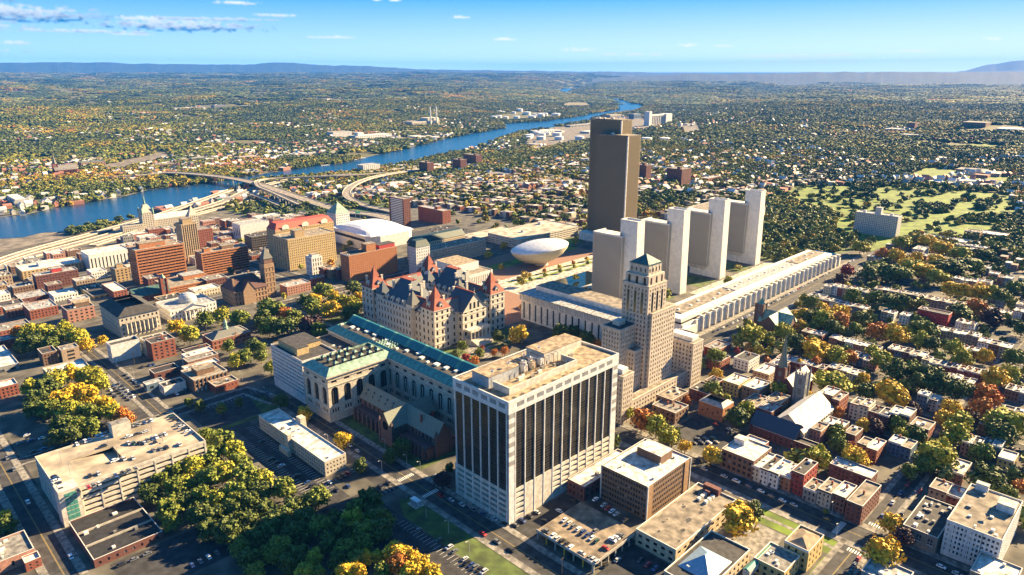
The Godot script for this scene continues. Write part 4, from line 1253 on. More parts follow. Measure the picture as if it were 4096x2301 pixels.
func agency(k: int) -> void:
	var a: float = [593.0, 682.0, 773.0, 866.0][k]
	var word: String = ["nearest", "second", "third", "farthest"][k]
	var t := thing("agency_tower", "%s of the four ribbed slab towers with blank marble pylons" % word, "tower", Vector3(a + 16, 0, -437), "four slab towers in a row")
	mark(a - 2, -470, a + 34, -408)
	if k == 0 or k == 3: marks.append([a + 16, -437.0, "the %s slab tower" % word])
	# glass body
	var x0 := -17.0; var x1 := 4.0; var z0 := -29.5; var z1 := 8.5
	var y0 := 14.0; var y1 := 80.5
	var g := Geo.new(); g.box(x0 + 0.4, y0, z0 + 0.4, x1, y1 - 1, z1 - 0.4, true)
	part(t, "glass_body", g, M.glass_brown)
	var sp := Geo.new()
	for f in 20:
		var y := y0 + 1.0 + f * 3.3
		sp.box(x0 + 0.25, y, z0 + 0.3, x0 + 0.4, y + 1.1, z1 - 0.3, true); sp.box(x0 + 0.3, y, z1 - 0.4, x1, y + 1.1, z1 - 0.25, true)
	part(t, "spandrels", sp, M.spandrel, true)
	ribs(t, x0, x0 + 4.4, z0, z1, y0, y1, 3, 27, 0.6, 0.45, "marble_rib_pale")
	var rf := Geo.new(); rf.box(x0 - 0.3, y1 - 1.0, z0 - 0.3, x1, y1 - 0.5, z1 + 0.3, true)
	part(t, "roof", rf, M.roof_white)
	var pr := Geo.new()
	pr.box(x0 - 0.4, y1 - 0.5, z0 - 0.4, x0 + 0.8, y1 + 1.0, z1 + 0.4); pr.box(x0 + 0.8, y1 - 0.5, z1 - 0.8, -12.6, y1 + 1.0, z1 + 0.4); pr.box(x0 + 0.8, y1 - 0.5, z0 - 0.4, x1, y1 + 1.0, z0 + 0.8)
	part(t, "parapet", pr, M.marble)
	var stem := Geo.new(); stem.box(x0 + 5, -1, z0 + 12, x1, y0, 2.4); stem.frus(x0 + 5, z0 + 12, x1, 2.4, y0 - 6, x0 + 0.5, z0 + 0.5, x1, z1 - 0.5, y0)
	part(t, "stem", stem, M.marble)
	# marble pylon, flaring a little toward its foot, clad in panels
	var px0 := -12.5; var px1 := 0.5; var pz0 := 2.5; var pz1 := 24.0; var f2 := 1.6
	var py := Geo.new(); py.frus(px0, pz0, px1 + f2 * 0.4, pz1 + f2, 0, px0, pz0, px1, pz1, 97)
	part(t, "pylon", py, M.marble)
	var pn := Geo.new(); pn.colored = true
	for i in 9:
		for j in 30:
			var c := 0.66 * (0.86 + 0.16 * rng.randf())
			pn.col = Color(c * 1.06, c, c * 0.89)
			var ya := 1.0 + j * 3.2; var yb := ya + 3.12
			var za := lerpf(pz0 + 0.1, pz1 - 0.1, i / 9.0); var zb := lerpf(pz0 + 0.1, pz1 - 0.1, (i + 1) / 9.0) - 0.06
			var fa := f2 * (1 - ya / 97.0); var fb := f2 * (1 - yb / 97.0)
			var sa := (za - pz0) / 21.0; var sb := (zb - pz0) / 21.0
			pn.quad(Vector3(px0 - 0.06, ya, za + fa * sa), Vector3(px0 - 0.06, ya, zb + fa * sb), Vector3(px0 - 0.06, yb, zb + fb * sb), Vector3(px0 - 0.06, yb, za + fb * sa))
			if i < 5:
				var xa := lerpf(px0, px1, i / 5.0); var xb := lerpf(px0, px1, (i + 1) / 5.0) - 0.06
				pn.quad(Vector3(xa, ya, pz1 + fa + 0.06), Vector3(xb, ya, pz1 + fa + 0.06), Vector3(xb, yb, pz1 + fb + 0.06), Vector3(xa, yb, pz1 + fb + 0.06))
	part(t, "stone_panels", pn, M.panel_tint, true)
	var tp := Geo.new()
	for q in [[px0 - 0.1, pz1 - 0.8, px1 + 0.1, pz1 + 0.1], [px0 - 0.1, pz0 - 0.1, px1 + 0.1, pz0 + 0.8], [px0 - 0.1, pz0 + 0.8, px0 + 0.8, pz1 - 0.8], [px1 - 0.8, pz0 + 0.8, px1 + 0.1, pz1 - 0.8]]: tp.box(q[0], 97.0, q[1], q[2], 98.6, q[3])
	part(t, "pylon_parapet", tp, M.marble)
	var ch := Geo.new(); ch.box(-15.2, y1 - 0.5, 4.5, -14.2, y1 + 3.5, 5.5)
	part(t, "vent_stack", ch, M.trim_dark)

func corning() -> void:
	var t := thing("skyscraper", "tallest tower, dark ribbed slab in two stepped heights", "skyscraper", Vector3(845, 0, -635))
	marks.append([845.0, -635.0, "the tallest tower"])
	mark(822, -678, 882, -590)
	# tall slab behind, lower slab in front
	for q in [[-5.0, -40.0, 20.0, 17.0, 180.0], [-21.0, -15.0, 9.0, 41.0, 160.0]]:
		var g := Geo.new(); g.box(q[0] + 0.4, 0, q[1] + 0.4, q[2] - 0.4, q[4] - 1, q[3] - 0.4)
		part(t, "glass_body", g, M.glass_brown)
		var sp := Geo.new()
		for f in int(q[4] / 4.0) - 1:
			var y := 8.0 + f * 4.0
			sp.box(q[0] + 0.2, y, q[1] + 0.3, q[0] + 0.4, y + 1.3, q[3] - 0.3, true); sp.box(q[0] + 0.3, y, q[3] - 0.4, q[2] - 0.3, y + 1.3, q[3] - 0.2, true)
		part(t, "spandrels", sp, M.spandrel, true)
		ribs(t, q[0], q[2], q[1], q[3], 12.0, q[4], 16, 32, 0.55, 0.5, "marble_rib")
		var cw := Geo.new(); cw.box(q[0] - 0.6, 0, q[3] - 1.2, q[0] + 1.0, q[4], q[3] + 0.6)
		part(t, "corner_pier", cw, M.marble)
		var rf := Geo.new(); rf.box(q[0] - 0.6, q[4], q[1] - 0.6, q[2] + 0.6, q[4] + 1.0, q[3] + 0.6, true)
		part(t, "roof", rf, M.roof_gravel)
		for k in 4:
			var u := Geo.new(); var ux: float = q[0] + 3 + k * 4.5; var uz: float = q[1] + rng.randf_range(6, 40)
			u.box(ux, q[4] + 1.0, uz, ux + 2.5, q[4] + 3.0, uz + 3)
			part(t, "roof_unit", u, M.unit)
	var bs := Geo.new(); bs.box(-22.0, 0, -42, 23, 11.9, -15.01); bs.box(-22.5, 0, -15, 12, 11.9, 42)
	part(t, "base", bs, M.marble)

func egg() -> void:
	var t := thing("egg_hall", "white egg-shaped concert hall on a stem", "theatre", Vector3(672, 0, -616))
	marks.append([668.0, -612.0, "the egg-shaped hall"])
	mark(625, -650, 715, -575)
	var tilt := Basis(Vector3(0.35, 0, 1).normalized(), 0.06)
	var bowl := Geo.new()
	bowl.lathe([[0.25, 0.18], [0.55, 0.35], [0.8, 0.58], [0.95, 0.82], [1.0, 1.0]], 48, 0, 0)
	var dome := Geo.new()
	dome.lathe([[1.0, 1.0], [0.985, 1.04], [0.93, 1.09], [0.8, 1.17], [0.6, 1.25], [0.35, 1.31], [0.15, 1.335], [0.0, 1.34]], 48, 0, 0)
	var turn := Basis(UP, deg_to_rad(-26.0))
	for q in [[bowl, "bowl", "egg_wall"], [dome, "dome", "egg_dome"]]:
		var p := part(t, q[1], q[0], M[q[2]])
		p.transform = Transform3D(turn * Basis(Vector3(0, 0, 1), 0.11) * Basis.from_scale(Vector3(40, 26, 29)), Vector3(0, -2, 0))
		smooth(p)
	var stem := Geo.new(); stem.lathe([[9, 0], [8, 3], [9.5, 6], [13, 9.5]], 20)
	part(t, "stem", stem, M.egg_wall)
	for k in 8:
		var v := Geo.new(); v.box(4 + k * 1.6, 30.4 - k * 0.12, 4 + (k % 2) * 1.8, 5.1 + k * 1.6, 31.0 - k * 0.12, 5.2 + (k % 2) * 1.8)
		part(t, "roof_vent", v, M.unit_dark)

func smooth(p: MeshInstance3D) -> void:
	var st := SurfaceTool.new()
	var m: Material = p.mesh.surface_get_material(0)
	var arr := p.mesh.surface_get_arrays(0)
	st.begin(Mesh.PRIMITIVE_TRIANGLES)
	st.set_smooth_group(0)
	for v in arr[Mesh.ARRAY_VERTEX]: st.add_vertex(v)
	st.index(); st.generate_normals()
	st.set_material(m)
	p.mesh = st.commit()

func finned_hall() -> void:
	# the long low white hall along the avenue
	var w := 385.0; var d := 36.0; var X := w / 2; var Z := d / 2
	var t := thing("finned_hall", "very long low white hall with rows of fins along the avenue", "building", base_at(567, 331, w, d))
	marks.append([720.0, -349.0, "the long finned hall"])
	var g := Geo.new(); g.box(-X + 1, 0, -Z, X, 12.5, Z - 4.0)
	part(t, "wall", g, M.marble)
	var gl := Geo.new(); gl.box(-X + 2, 12.503, -Z + 2, X - 2, 15.0, Z - 6.0)
	part(t, "clerestory", gl, M.glass_black)
	var rf := Geo.new()
	rf.box(-X, 15.0, -Z - 1, X - 22, 18.6, Z - 5.5, true)
	part(t, "roof_slab", rf, M.marble)
	for q in [[-X + 14, -X + 118, "roof_gravel"], [-X + 122, X - 110, "roof_silver"], [X - 106, X - 26, "roof_gravel"]]:
		var r := Geo.new(); r.box(q[0], 18.6, -Z + 6, q[1], 19.6, Z - 14)
		part(t, "roof_panel", r, M[q[2]])
	var k := 29
	for i in k:
		var x := -X + 22.0 + i * 12.3
		var f := Geo.new()
		f.box(x, 0, Z - 3.99, x + 9.6, 13.2, Z - 1.5)
		part(t, "bay_panel", f, M.marble)
		var c := Geo.new()
		c.box(x + 9.9, 0, Z - 4.0, x + 10.7, 14.2, Z + 0.4); c.box(x + 9.2, 14.2, Z - 5.4, x + 11.6, 15.8, Z + 0.4, true)
		part(t, "fin", c, M.marble)
		var o := Geo.new(); o.box(x + 10.8, 0, Z - 3.99, x + 12.1, 12.0, Z - 3.7)
		part(t, "slit_window", o, M.glass)
	var lo := Geo.new(); lo.box(X - 21, 0, -Z, X, 10, Z - 1); lo.box(-X, 0, -Z + 6, -X + 20, 9.5, Z - 0.5)
	part(t, "end_block", lo, M.marble)
	for i in 18:
		var v := Geo.new(); var x := -X + 20 + i * 19.0; var z := rng.randf_range(-8, 2)
		v.box(x, 19.6, z, x + 2.6, 20.6, z + 2.2); part(t, "roof_vent", v, M.white_paint)

func parking_garage() -> void:
	var w := 82.0; var d := 54.0; var h := 21.3; var X := w / 2; var Z := d / 2
	var t := thing("parking_garage", "large concrete parking garage with cars on its sunlit roof deck", "garage", base_at(63, 421, w, d))
	marks.append([104.0, -448.0, "the concrete garage"])
	var g := Geo.new(); var op := Geo.new()
	for l in 6:
		var fs := Geo.new(); fs.box(-X + 0.5, l * 3.3 + 0.02, -Z + 0.3, X - 0.3, l * 3.3 + 0.35, Z - 0.5, true); part(t, "floor_slab", fs, M.deck_concrete)
	g.box(-X + 20, 0, -Z, X, h - 1.6, -Z + 0.3); g.box(X - 0.3, 0, -Z + 0.3, X, h - 1.6, Z - 0.6); g.box(-X + 14, 0, -Z + 20, X - 8, h - 5.0, Z - 20)
	part(t, "core_wall", g, M.concrete)
	# spandrel beams level by level with posts between them
	for l in 7:
		var y := l * 3.3
		var b := Geo.new()
		b.box(-X, y + 1.6 if l else 0.0, Z - 0.8, X, y + 3.3, Z); b.box(-X, y + 1.6 if l else 0.0, -Z, -X + 0.8, y + 3.3, Z - 0.8)
		if l < 6: part(t, "spandrel", b, M.concrete_pale)
	for k in 8:
		var c := Geo.new(); var x := -X + 10.0 + k * 10.1
		c.box(x, 0, Z - 0.9, x + 0.9, h - 1.0, Z + 0.15); part(t, "post", c, M.concrete_pale)
	for k in 6:
		var c := Geo.new(); var z := -Z + 2 + k * 10.0
		c.box(-X - 0.15, 0, z, -X + 0.9, h - 1.0, z + 0.9); part(t, "post", c, M.concrete_pale)
	var dk := Geo.new()
	# roof deck in strips, the middle one a sunken ramp
	dk.box(-X + 0.5, h - 1.5, -Z + 0.5, X - 0.5, h - 0.6, -Z + 18)
	dk.box(-X + 0.5, h - 1.5, Z - 18, X - 0.5, h - 0.6, Z - 0.5)
	dk.box(-X + 0.5, h - 1.5, -Z + 18, -X + 14, h - 0.6, Z - 18)
	dk.box(-X + 38, h - 1.5, -Z + 18, X - 0.5, h - 0.6, Z - 18)
	part(t, "roof_deck", dk, M.deck_concrete)
	var ramp := Geo.new()
	ramp.quad(Vector3(-X + 14, h - 0.6, Z - 18), Vector3(-X + 38, h - 4.2, Z - 18), Vector3(-X + 38, h - 4.2, -Z + 18), Vector3(-X + 14, h - 0.6, -Z + 18))
	ramp.quad(Vector3(-X + 38, h - 4.2, Z - 18), Vector3(-X + 38, h - 0.6, Z - 18), Vector3(-X + 38, h - 0.6, -Z + 18), Vector3(-X + 38, h - 4.2, -Z + 18))
	part(t, "ramp", ramp, M.deck_concrete)
	var pr := Geo.new()
	pr.box(-X, h - 1.2, Z - 0.5, X, h + 0.5, Z); pr.box(-X, h - 1.2, -Z, X, h + 0.5, -Z + 0.5); pr.box(-X, h - 1.2, -Z + 0.5, -X + 0.5, h + 0.5, Z - 0.5); pr.box(X - 0.5, h - 1.2, -Z + 0.5, X, h + 0.5, Z - 0.5)
	pr.box(-X + 38, h - 0.6, Z - 18.4, X - 12, h + 0.4, Z - 18)
	part(t, "parapet", pr, M.concrete_pale)
	# stair tower with green glass on the near corner, lift house at the back
	var sw := Geo.new(); sw.box(-X - 0.8, 0, Z - 9, -X + 9.5, h + 1.0, Z + 1.6)
	part(t, "stair_tower", sw, M.concrete_pale)
	for k in 7:
		for e in 3:
			var p := Geo.new(); p.box(-X + 2.0 + e * 2.0, 1.0 + k * 2.8, Z + 1.61, -X + 3.8 + e * 2.0, 3.4 + k * 2.8, Z + 1.7)
			part(t, "window", p, M.glass_green)
	var lf := Geo.new(); lf.box(X - 40, h - 0.6, -Z - 1, X - 29, h + 7.5, -Z + 7)
	var lp := part(t, "lift_house", lf, M.concrete_pale)
	var lr := Geo.new(); lr.box(X - 39.6, h + 7.5, -Z - 0.6, X - 29.4, h + 7.7, -Z + 6.6); part(lp, "lift_roof", lr, M.roof_grey)
	for k in 6:
		var pole := Geo.new(); var x := -X + 10 + (k % 3) * 26.0; var z := -9.5 if k < 3 else 9.5
		pole.lathe([[0.14, h - 0.6], [0.09, h + 7]], 5, x, z); pole.box(x - 0.9, h + 6.9, z - 0.2, x + 0.9, h + 7.1, z + 0.2, true)
		part(t, "lamp_post", pole, M.steel)

func parking_deck() -> void:
	var w := 38.0; var d := 40.0; var h := 5.8; var X := w / 2; var Z := d / 2
	var t := thing("parking_deck", "two-level brown parking deck full of cars beside brown office block", "parking deck", base_at(243, 184, w, d))
	var dk := Geo.new(); dk.box(-X, h - 1.0, -Z, X, h, Z, true)
	part(t, "deck", dk, M.deck_brown)
	var pr := Geo.new()
	pr.box(-X - 0.2, h - 0.8, Z, X, h + 0.9, Z + 0.3); pr.box(-X - 0.3, h - 0.8, -Z, -X, h + 0.9, Z + 0.3)
	part(t, "parapet", pr, M.concrete)
	for k in 7:
		var c := Geo.new(); c.box(-X + 0.4 + k * 6.1, 0, Z - 0.8, -X + 1.0 + k * 6.1, h - 1.0, Z - 0.2); part(t, "post", c, M.concrete)
		var c2 := Geo.new(); c2.box(-X + 0.2, 0, -Z + 0.3 + k * 6.4, -X + 0.8, h - 1.0, -Z + 0.9 + k * 6.4); part(t, "post", c2, M.yellow_paint if k % 2 else M.concrete)
	var bk := Geo.new(); bk.box(-X + 9, 0, -Z, X, h - 1.0, -Z + 0.4); bk.box(X - 0.4, 0, -Z + 0.4, X, h - 1.0, Z - 1)
	part(t, "retaining_wall", bk, M.concrete)
func foreground() -> void:
	var t := bld("office_block", "brown brick six-storey office block with ribbon windows and white roof", "office", 299.5, 191, 45, 33, 22.2, "brown_office", "roof_white", {"fl": 6, "cx": 24, "cz": 17, "ww": 0.72, "wx": 0.62, "wh": 0.5, "em": 0.8, "gf": 0.4, "tp": 0.6, "cop": "white_paint", "units": 5, "pent": [[25.6, 8.7, 12.5, 17, 5.6, "brown_brick", "roof_white"]]})
	var e := Geo.new(); e.box(16.0, 0.3, 16.51, 22.5, 21.6, 16.9)
	part(t, "brick_pier", e, M.orange_brown); e = Geo.new(); e.box(-22.5, 0.3, 16.51, -17.5, 21.6, 16.9); part(t, "brick_pier", e, M.orange_brown)
	var fr := Geo.new(); fr.box(-22.9, 0, 16.51, -22.3, 22.3, 17.2); fr.box(22.0, 0, 16.91, 22.6, 22.3, 17.2); fr.box(-22.9, 0, -16.6, -22.51, 22.3, -16.0)
	part(t, "corner_trim", fr, M.white_paint)
	marks.append([320.0, -207.0, "the brown office block"])
	bld("link_building", "low brick building with white roof squeezed beside the black tower", "building", 289, 228, 50, 13, 10, "brick_dark", "roof_white", {"fl": 2, "cz": 4, "cx": 10, "units": 3})
	t = bld("warehouse_office", "tan flat-roofed building with dark patched roof and row of air conditioners", "building", 278, 158, 63.6, 25, 9.8, "cream", "roof_gravel", {"fl": 2, "cx": 11, "cz": 5, "ww": 0.5, "wh": 0.45, "cop": "white_paint", "glass": "glass_black"})
	marks.append([310.0, -170.0, "the tan flat roof"])
	for k in 6:
		var g := Geo.new(); var x := 16.0 + (k % 3) * 3.6; var z := 0.5 - (k / 3) * 4.5
		g.box(x, 9.1, z, x + 2.2, 10.7, z + 1.8); part(t, "air_conditioner", g, M.unit)
	for k in 14:
		var g := Geo.new(); var c := Vector3(rng.randf_range(-26, 28), 9.12, rng.randf_range(-10, 10)); var s := rng.randf_range(0.5, 2.8)
		for i in 9: g.tri(c, c + Vector3(cos(TAU * i / 9) * s * (1.0 + 0.5 * sin(i * 2.7)), 0, -sin(TAU * i / 9) * s * 0.6), c + Vector3(cos(TAU * (i + 1) / 9) * s * (1.0 + 0.5 * sin((i + 1) * 2.7 if i < 8 else 0.0)), 0, -sin(TAU * (i + 1) / 9) * s * 0.6))
		part(t, "roof_patch", g, M.roof_dark)
	var pp := Geo.new(); pp.box(28, 9.1, -7, 31.5, 13.0, 3); pp.box(24.5, 9.1, -4, 27.5, 11.8, -1)
	part(t, "brick_parapet", pp, M.brick_dark)
	# blue glass pyramid house at the bottom edge
	t = bld("glass_roof_hall", "beige hall with blue glass pyramid roof and dark flat roofs", "building", 261, 131.5, 45.5, 22.5, 9, "cream", "roof_dark", {"fl": 2, "cx": 10, "cz": 5, "units": 3, "cop": "white_paint"})
	marks.append([283.0, -143.0, "the blue glass pyramid"])
	var py := Geo.new(); py.frus(-14, -9, 8, 9, 8.4, -4, -0.4, -1, 0.4, 14.0)
	part(t, "glass_pyramid", py, M.glass_blue)
	var sb := thing("skybridge", "glass-roofed footbridge between hall and yellow villa", "bridge", Vector3(306, 0, -126))
	var sg := Geo.new(); sg.box(-14, 4.0, -1.8, 14, 7.4, 1.8, true); part(sb, "walls", sg, M.concrete_pale)
	for k in 14:
		var p := Geo.new(); p.frus(-14 + k * 2.0, -1.9, -12.15 + k * 2.0, 1.9, 7.4, -14 + k * 2.0, -0.2, -12.15 + k * 2.0, 0.2, 8.5); part(sb, "roof_pane", p, M.glass_green)
	for x in [-12.0, 0.0, 12.0]:
		var p := Geo.new(); p.box(x - 0.4, 0, -0.4, x + 0.4, 4.0, 0.4); part(sb, "column", p, M.concrete)
	t = bld("villa", "yellow stucco villa with low hipped grey roof", "villa", 321.5, 107.5, 19, 12.8, 12.5, "yellow_stucco", "roof_grey", {"fl": 3, "cx": 4, "cz": 3, "ww": 0.32, "cornice": "trim", "par": 1.0})
	var hp := Geo.new(); hp.frus(-8.5, -5.4, 8.5, 5.4, 11.6, -3, -0.4, 3, 0.4, 14.2); part(t, "hip_roof", hp, M.roof_tan)
	marks.append([331.0, -114.0, "the yellow villa"])
	bld("villa_wing", "low yellow wing with air-conditioning plant beside the yellow villa", "building", 302, 111, 18, 16, 9, "yellow_stucco", "roof_grey", {"fl": 2, "cx": 4, "cz": 4, "units": 6, "cop": "white_paint"})
	t = bld("office_block", "white right-hand office block with square windows and stained flat roof", "office", 387, 38.4, 48, 24.8, 21.1, "white_panel", "roof_gravel", {"fl": 6, "cx": 17, "cz": 12, "ww": 0.56, "wh": 0.5, "units": 8, "gf": 2.4, "pent": [[30, 1, 8, 8, 4.0, "white_panel", "roof_silver"], [44, 16, 3.5, 6, 4.0, "white_panel", "roof_silver"]]})
	ribs(t, -24, 24, -12.4, 4.0, 1.0, 20.5, 0, 10, 0.5, 0.35, "white_paint", "fin")
	var ds := Geo.new(); ds.lathe([[0.1, 20.5], [0.1, 22.0], [0.3, 22.0], [1.5, 23.0]], 12, -8, 2); part(t, "satellite_dish", ds, M.unit_dark)
	marks.append([411.0, -50.0, "the right-hand white office"])
	t = bld("stone_hall", "low grey stone hall with arched windows and dark roof full of machines", "hall", 384, 65, 38.5, 17, 10, "stone_hall", "roof_dark", {"fl": 0, "units": 16})
	for k in 3:
		var gl := Geo.new(); var z := -5.5 + k * 5.4
		gl.box(-19.33, 4.2, z - 1.1, -19.26, 7.0, z + 1.1)
		for i in 8: gl.tri(Vector3(-19.33, 7.0, z), Vector3(-19.33, 7.0 + 1.1 * sin(PI * i / 8), z - 1.1 * cos(PI * i / 8)), Vector3(-19.33, 7.0 + 1.1 * sin(PI * (i + 1) / 8), z - 1.1 * cos(PI * (i + 1) / 8)))
		part(t, "arched_window", gl, M.glass)
		var fg := Geo.new(); fg.box(-19.45, 3.9, z - 1.4, -19.26, 4.2, z + 1.4, true); fg.box(-19.4, 4.2, z - 0.06, -19.34, 8.0, z + 0.06); fg.box(-19.4, 5.6, z - 1.1, -19.34, 5.75, z + 1.1)
		part(t, "window_frame", fg, M.white_paint)
	bld("flat_roof_building", "pale flat-roofed building at the bottom edge by the crossing", "building", 332, 66, 17, 19, 8, "paint_grey", "roof_silver", {"fl": 2, "units": 5})
	bld("brick_building", "brown brick building with white roof below the right-hand white office", "building", 366, 28, 20, 18, 11, "beige_brick", "roof_white", {"fl": 3, "cz": 6, "units": 3})
	t = bld("warehouse", "low red brick warehouse with black roofs in the garage's shade", "warehouse", 63.8, 369.5, 34, 46, 5.0, "brick_dark", "roof_black", {"fl": 1, "cx": 8, "cz": 9, "ww": 0.3, "units": 6})
	for z in [-7.0, 8.0]:
		var fw := Geo.new(); fw.box(-16.6, 4.3, z - 0.2, 16.6, 5.5, z + 0.2); part(t, "fire_wall", fw, M.concrete)
	marks.append([80.0, -392.0, "the black-roofed warehouse"])
	bld("brick_shop", "salmon painted brick shop with grey roof at the lower left edge", "shop", 18, 399, 26, 22, 7, "brick_pink", "roof_grey", {"fl": 1, "cx": 4, "cz": 4, "ww": 0.2, "units": 9})
	bld("annex_shop", "small red annex with white roof in front of the salmon shop", "shop", 38, 391, 7, 7, 5.5, "brick_red", "roof_white", {"fl": 2, "cx": 2, "cz": 2, "ww": 0.35})
	t = bld("office_block", "long cream three-storey office with patchy white roof beside the cathedral street", "office", 194, 361.5, 15.5, 90, 10.5, "limestone", "roof_white", {"fl": 3, "cx": 6, "cz": 32, "ww": 0.42, "wh": 0.45, "units": 6, "gf": 0.8})
	var st := Geo.new(); st.box(-10.5, 0, -2, -7.76, 14, 3); part(t, "stair_tower", st, M.limestone)
	st = Geo.new(); st.box(7.76, 0, -19, 12.0, 13.5, -13); part(t, "stair_tower", st, M.limestone)
	st = Geo.new(); st.box(-13, 0, -6, -10.6, 4, 6); part(t, "entrance", st, M.limestone)
	marks.append([201.0, -406.0, "the long cream office"])
	t = bld("office_block", "brown three-storey office with penthouse and brick piers", "office", 184.5, 544, 27.5, 26, 11.3, "concrete", "roof_gravel", {"fl": 2, "gf": 3.5, "cx": 8, "cz": 8, "ww": 0.62, "wh": 0.72, "units": 2, "pent": [[6, 7, 14, 12, 4.2, "brown_brick", "roof_gravel"]]})
	ribs(t, -13.75, 13.75, -13, 13, 0, 10.6, 8, 8, 1.3, 0.35, "brown_brick", "pier")
	bld("brick_annex", "small red brick annex with rooftop machinery beside the brown office", "building", 195.6, 530.5, 19, 13, 6.5, "brick_red", "roof_gravel", {"fl": 1, "cx": 6, "cz": 3, "ww": 0.25, "units": 6, "gf": 2.5})
	bld("white_shed", "low building with white side wall and black roof", "building", 165.5, 556, 17, 11, 7.4, "white_paint", "roof_black", {"fl": 1, "cx": 0, "cz": 2, "units": 2})
	bld("brick_house", "brown brick four-storey house below the hillside trees", "house", 114, 699, 11.5, 17, 12.3, "brown_brick", "roof_dark", {"fl": 4, "cx": 4, "cz": 4, "chim": 1})
	bld("brick_house", "brown brick house with bare side wall beside the orange tree", "house", 128, 696, 14, 12, 12, "beige_brick", "roof_grey", {"fl": 3, "cx": 1, "cz": 3, "units": 4})
	bld("white_roof_building", "low building with broad white roof behind the yellow-green grove", "building", 108.6, 652.5, 30, 24, 6, "beige_brick", "roof_white", {"fl": 1, "cx": 3, "cz": 2})
	t = bld("theatre", "grey theatre with blank side wall and sawtooth roof", "theatre", 158, 658, 24, 12, 17, "white_panel", "roof_dark", {"fl": 3, "cx": 0, "cz": 3, "wh": 0.6, "par": 1.5})
	marks.append([170.0, -664.0, "the grey theatre"])
	bld("brick_house", "tall red brick townhouse cluster with many chimneys", "house", 184.7, 636, 20, 15, 17, "brick_red", "roof_dark", {"fl": 5, "cx": 4, "cz": 5, "chim": 4, "units": 3})
	bld("stone_townhouse", "cream fronted townhouse with dark roof behind the brick cluster", "house", 184.7, 652, 22, 14, 15, "paint_cream", "roof_dark", {"fl": 4, "cx": 0, "cz": 4, "units": 3})
	bld("townhouse", "townhouse with black roof and blue dormers by the park", "house", 203, 608, 22, 9, 11, "brick_dark", "roof_black", {"fl": 3, "cx": 4, "cz": 3, "chim": 2})
	bld("townhouse", "townhouse with white roof between black-roofed neighbours", "house", 199, 597, 24, 10, 11, "white_paint", "roof_white", {"fl": 3, "cx": 4, "cz": 3, "units": 3})
	bld("townhouse", "brown townhouse with grey roof next to the brown office", "house", 196, 585, 26, 11, 11, "brownstone", "roof_grey", {"fl": 3, "cx": 4, "cz": 3, "units": 2})
	bld("townhouse", "townhouse with bright white rear roof beside the brown office", "house", 190, 573, 28, 11, 9, "brick_pink", "roof_white", {"fl": 2, "cx": 4, "cz": 3, "units": 2})
	bld("brick_garage", "low dark brick garage with green-edged roof in the yard", "garage", 170, 590, 20, 12, 7, "brick_dark", "roof_black", {"fl": 1, "cx": 3, "cz": 3})
	bld("pale_shed", "pale blue-roofed shed in the shaded yard", "shed", 158, 573, 14, 8, 6, "paint_blue", "roof_silver", {"fl": 1, "cx": 2, "cz": 2})
	# academy with green cupola
	t = bld("academy", "red brick academy with green copper cupola among park trees", "school", 232, 622, 37, 23, 10, "brick_red", "roof_grey", {"fl": 2, "cx": 9, "cz": 5, "ww": 0.35, "chim": 5, "bands": "sandstone"})
	var hr := Geo.new(); hr.frus(-17, -10, 17, 10, 9.5, -8, -2, 8, 2, 14.0); part(t, "hip_roof", hr, M.slate_grey)
	var cu := Geo.new(); cu.lathe([[2.2, 13.5], [2.2, 16], [2.5, 16.2], [1.7, 16.4], [1.7, 20], [2.0, 20.2], [1.6, 21], [1.0, 22.5], [0.4, 23.3], [0.1, 25.5]], 8, 0, 0); part(t, "cupola", cu, M.copper_pale)
	marks.append([250.0, -634.0, "the brick academy"])
	# brick cube and the shops behind the black tower
	t = bld("brick_cube", "orange brick windowless cube with sloped skylight roof", "building", 438, 220, 15.8, 19.8, 11.0, "orange_brick", "roof_dark", {"fl": 0, "units": 3})
	var sk := Geo.new(); sk.frus(-7.9, -9.9, 7.9, 9.9, 11.17, -4.5, -6.5, 4.5, 6.5, 13.5, false); part(t, "sloped_parapet", sk, M.roof_silver)
	for k in 4:
		var g := Geo.new(); g.box(-7.96, 6.0 if k % 2 else 4.2, -7 + k * 4.2, -7.91, 7.2 if k % 2 else 5.4, -6 + k * 4.2); part(t, "slit_window", g, M.glass_black)
	marks.append([446.0, -230.0, "the orange brick cube"])
	bld("shop_block", "three-storey brown brick shop block with white roof", "shop", 382, 168, 24, 22, 13.5, "brown_brick", "roof_white", {"fl": 3, "cx": 5, "cz": 6, "ww": 0.62, "wh": 0.55, "pent": [[14, 14, 6, 7, 3.5, "white_paint", "roof_white"]]})
	bld("brick_house", "red brick house with small white roof behind the brown shop block", "house", 408, 176, 12, 14, 9, "brick_red", "roof_white", {"fl": 3, "cx": 3, "cz": 3})
	bld("mansion", "dark hip-roofed mansion with chimneys behind the golden trees", "house", 411, 243, 18, 20, 9, "brown_brick", "roof_grey", {"fl": 2, "cx": 4, "cz": 5, "chim": 4})
	bld("clubhouse", "grey flat-roofed clubhouse below the stepped limestone tower", "building", 424, 254, 22, 14, 11, "brown_brick", "roof_gravel", {"fl": 3, "cx": 5, "cz": 4, "units": 4})
	bld("row_building", "dark-roofed building behind the orange brick cube", "building", 456, 243, 18, 16, 9, "brick_dark", "roof_dark", {"fl": 2, "units": 3})
	bld("tall_brick_house", "tall narrow brick apartment house right of the limestone tower", "house", 510, 300, 22, 16, 24, "brick_red", "roof_gravel", {"fl": 7, "cx": 6, "cz": 5, "units": 4})
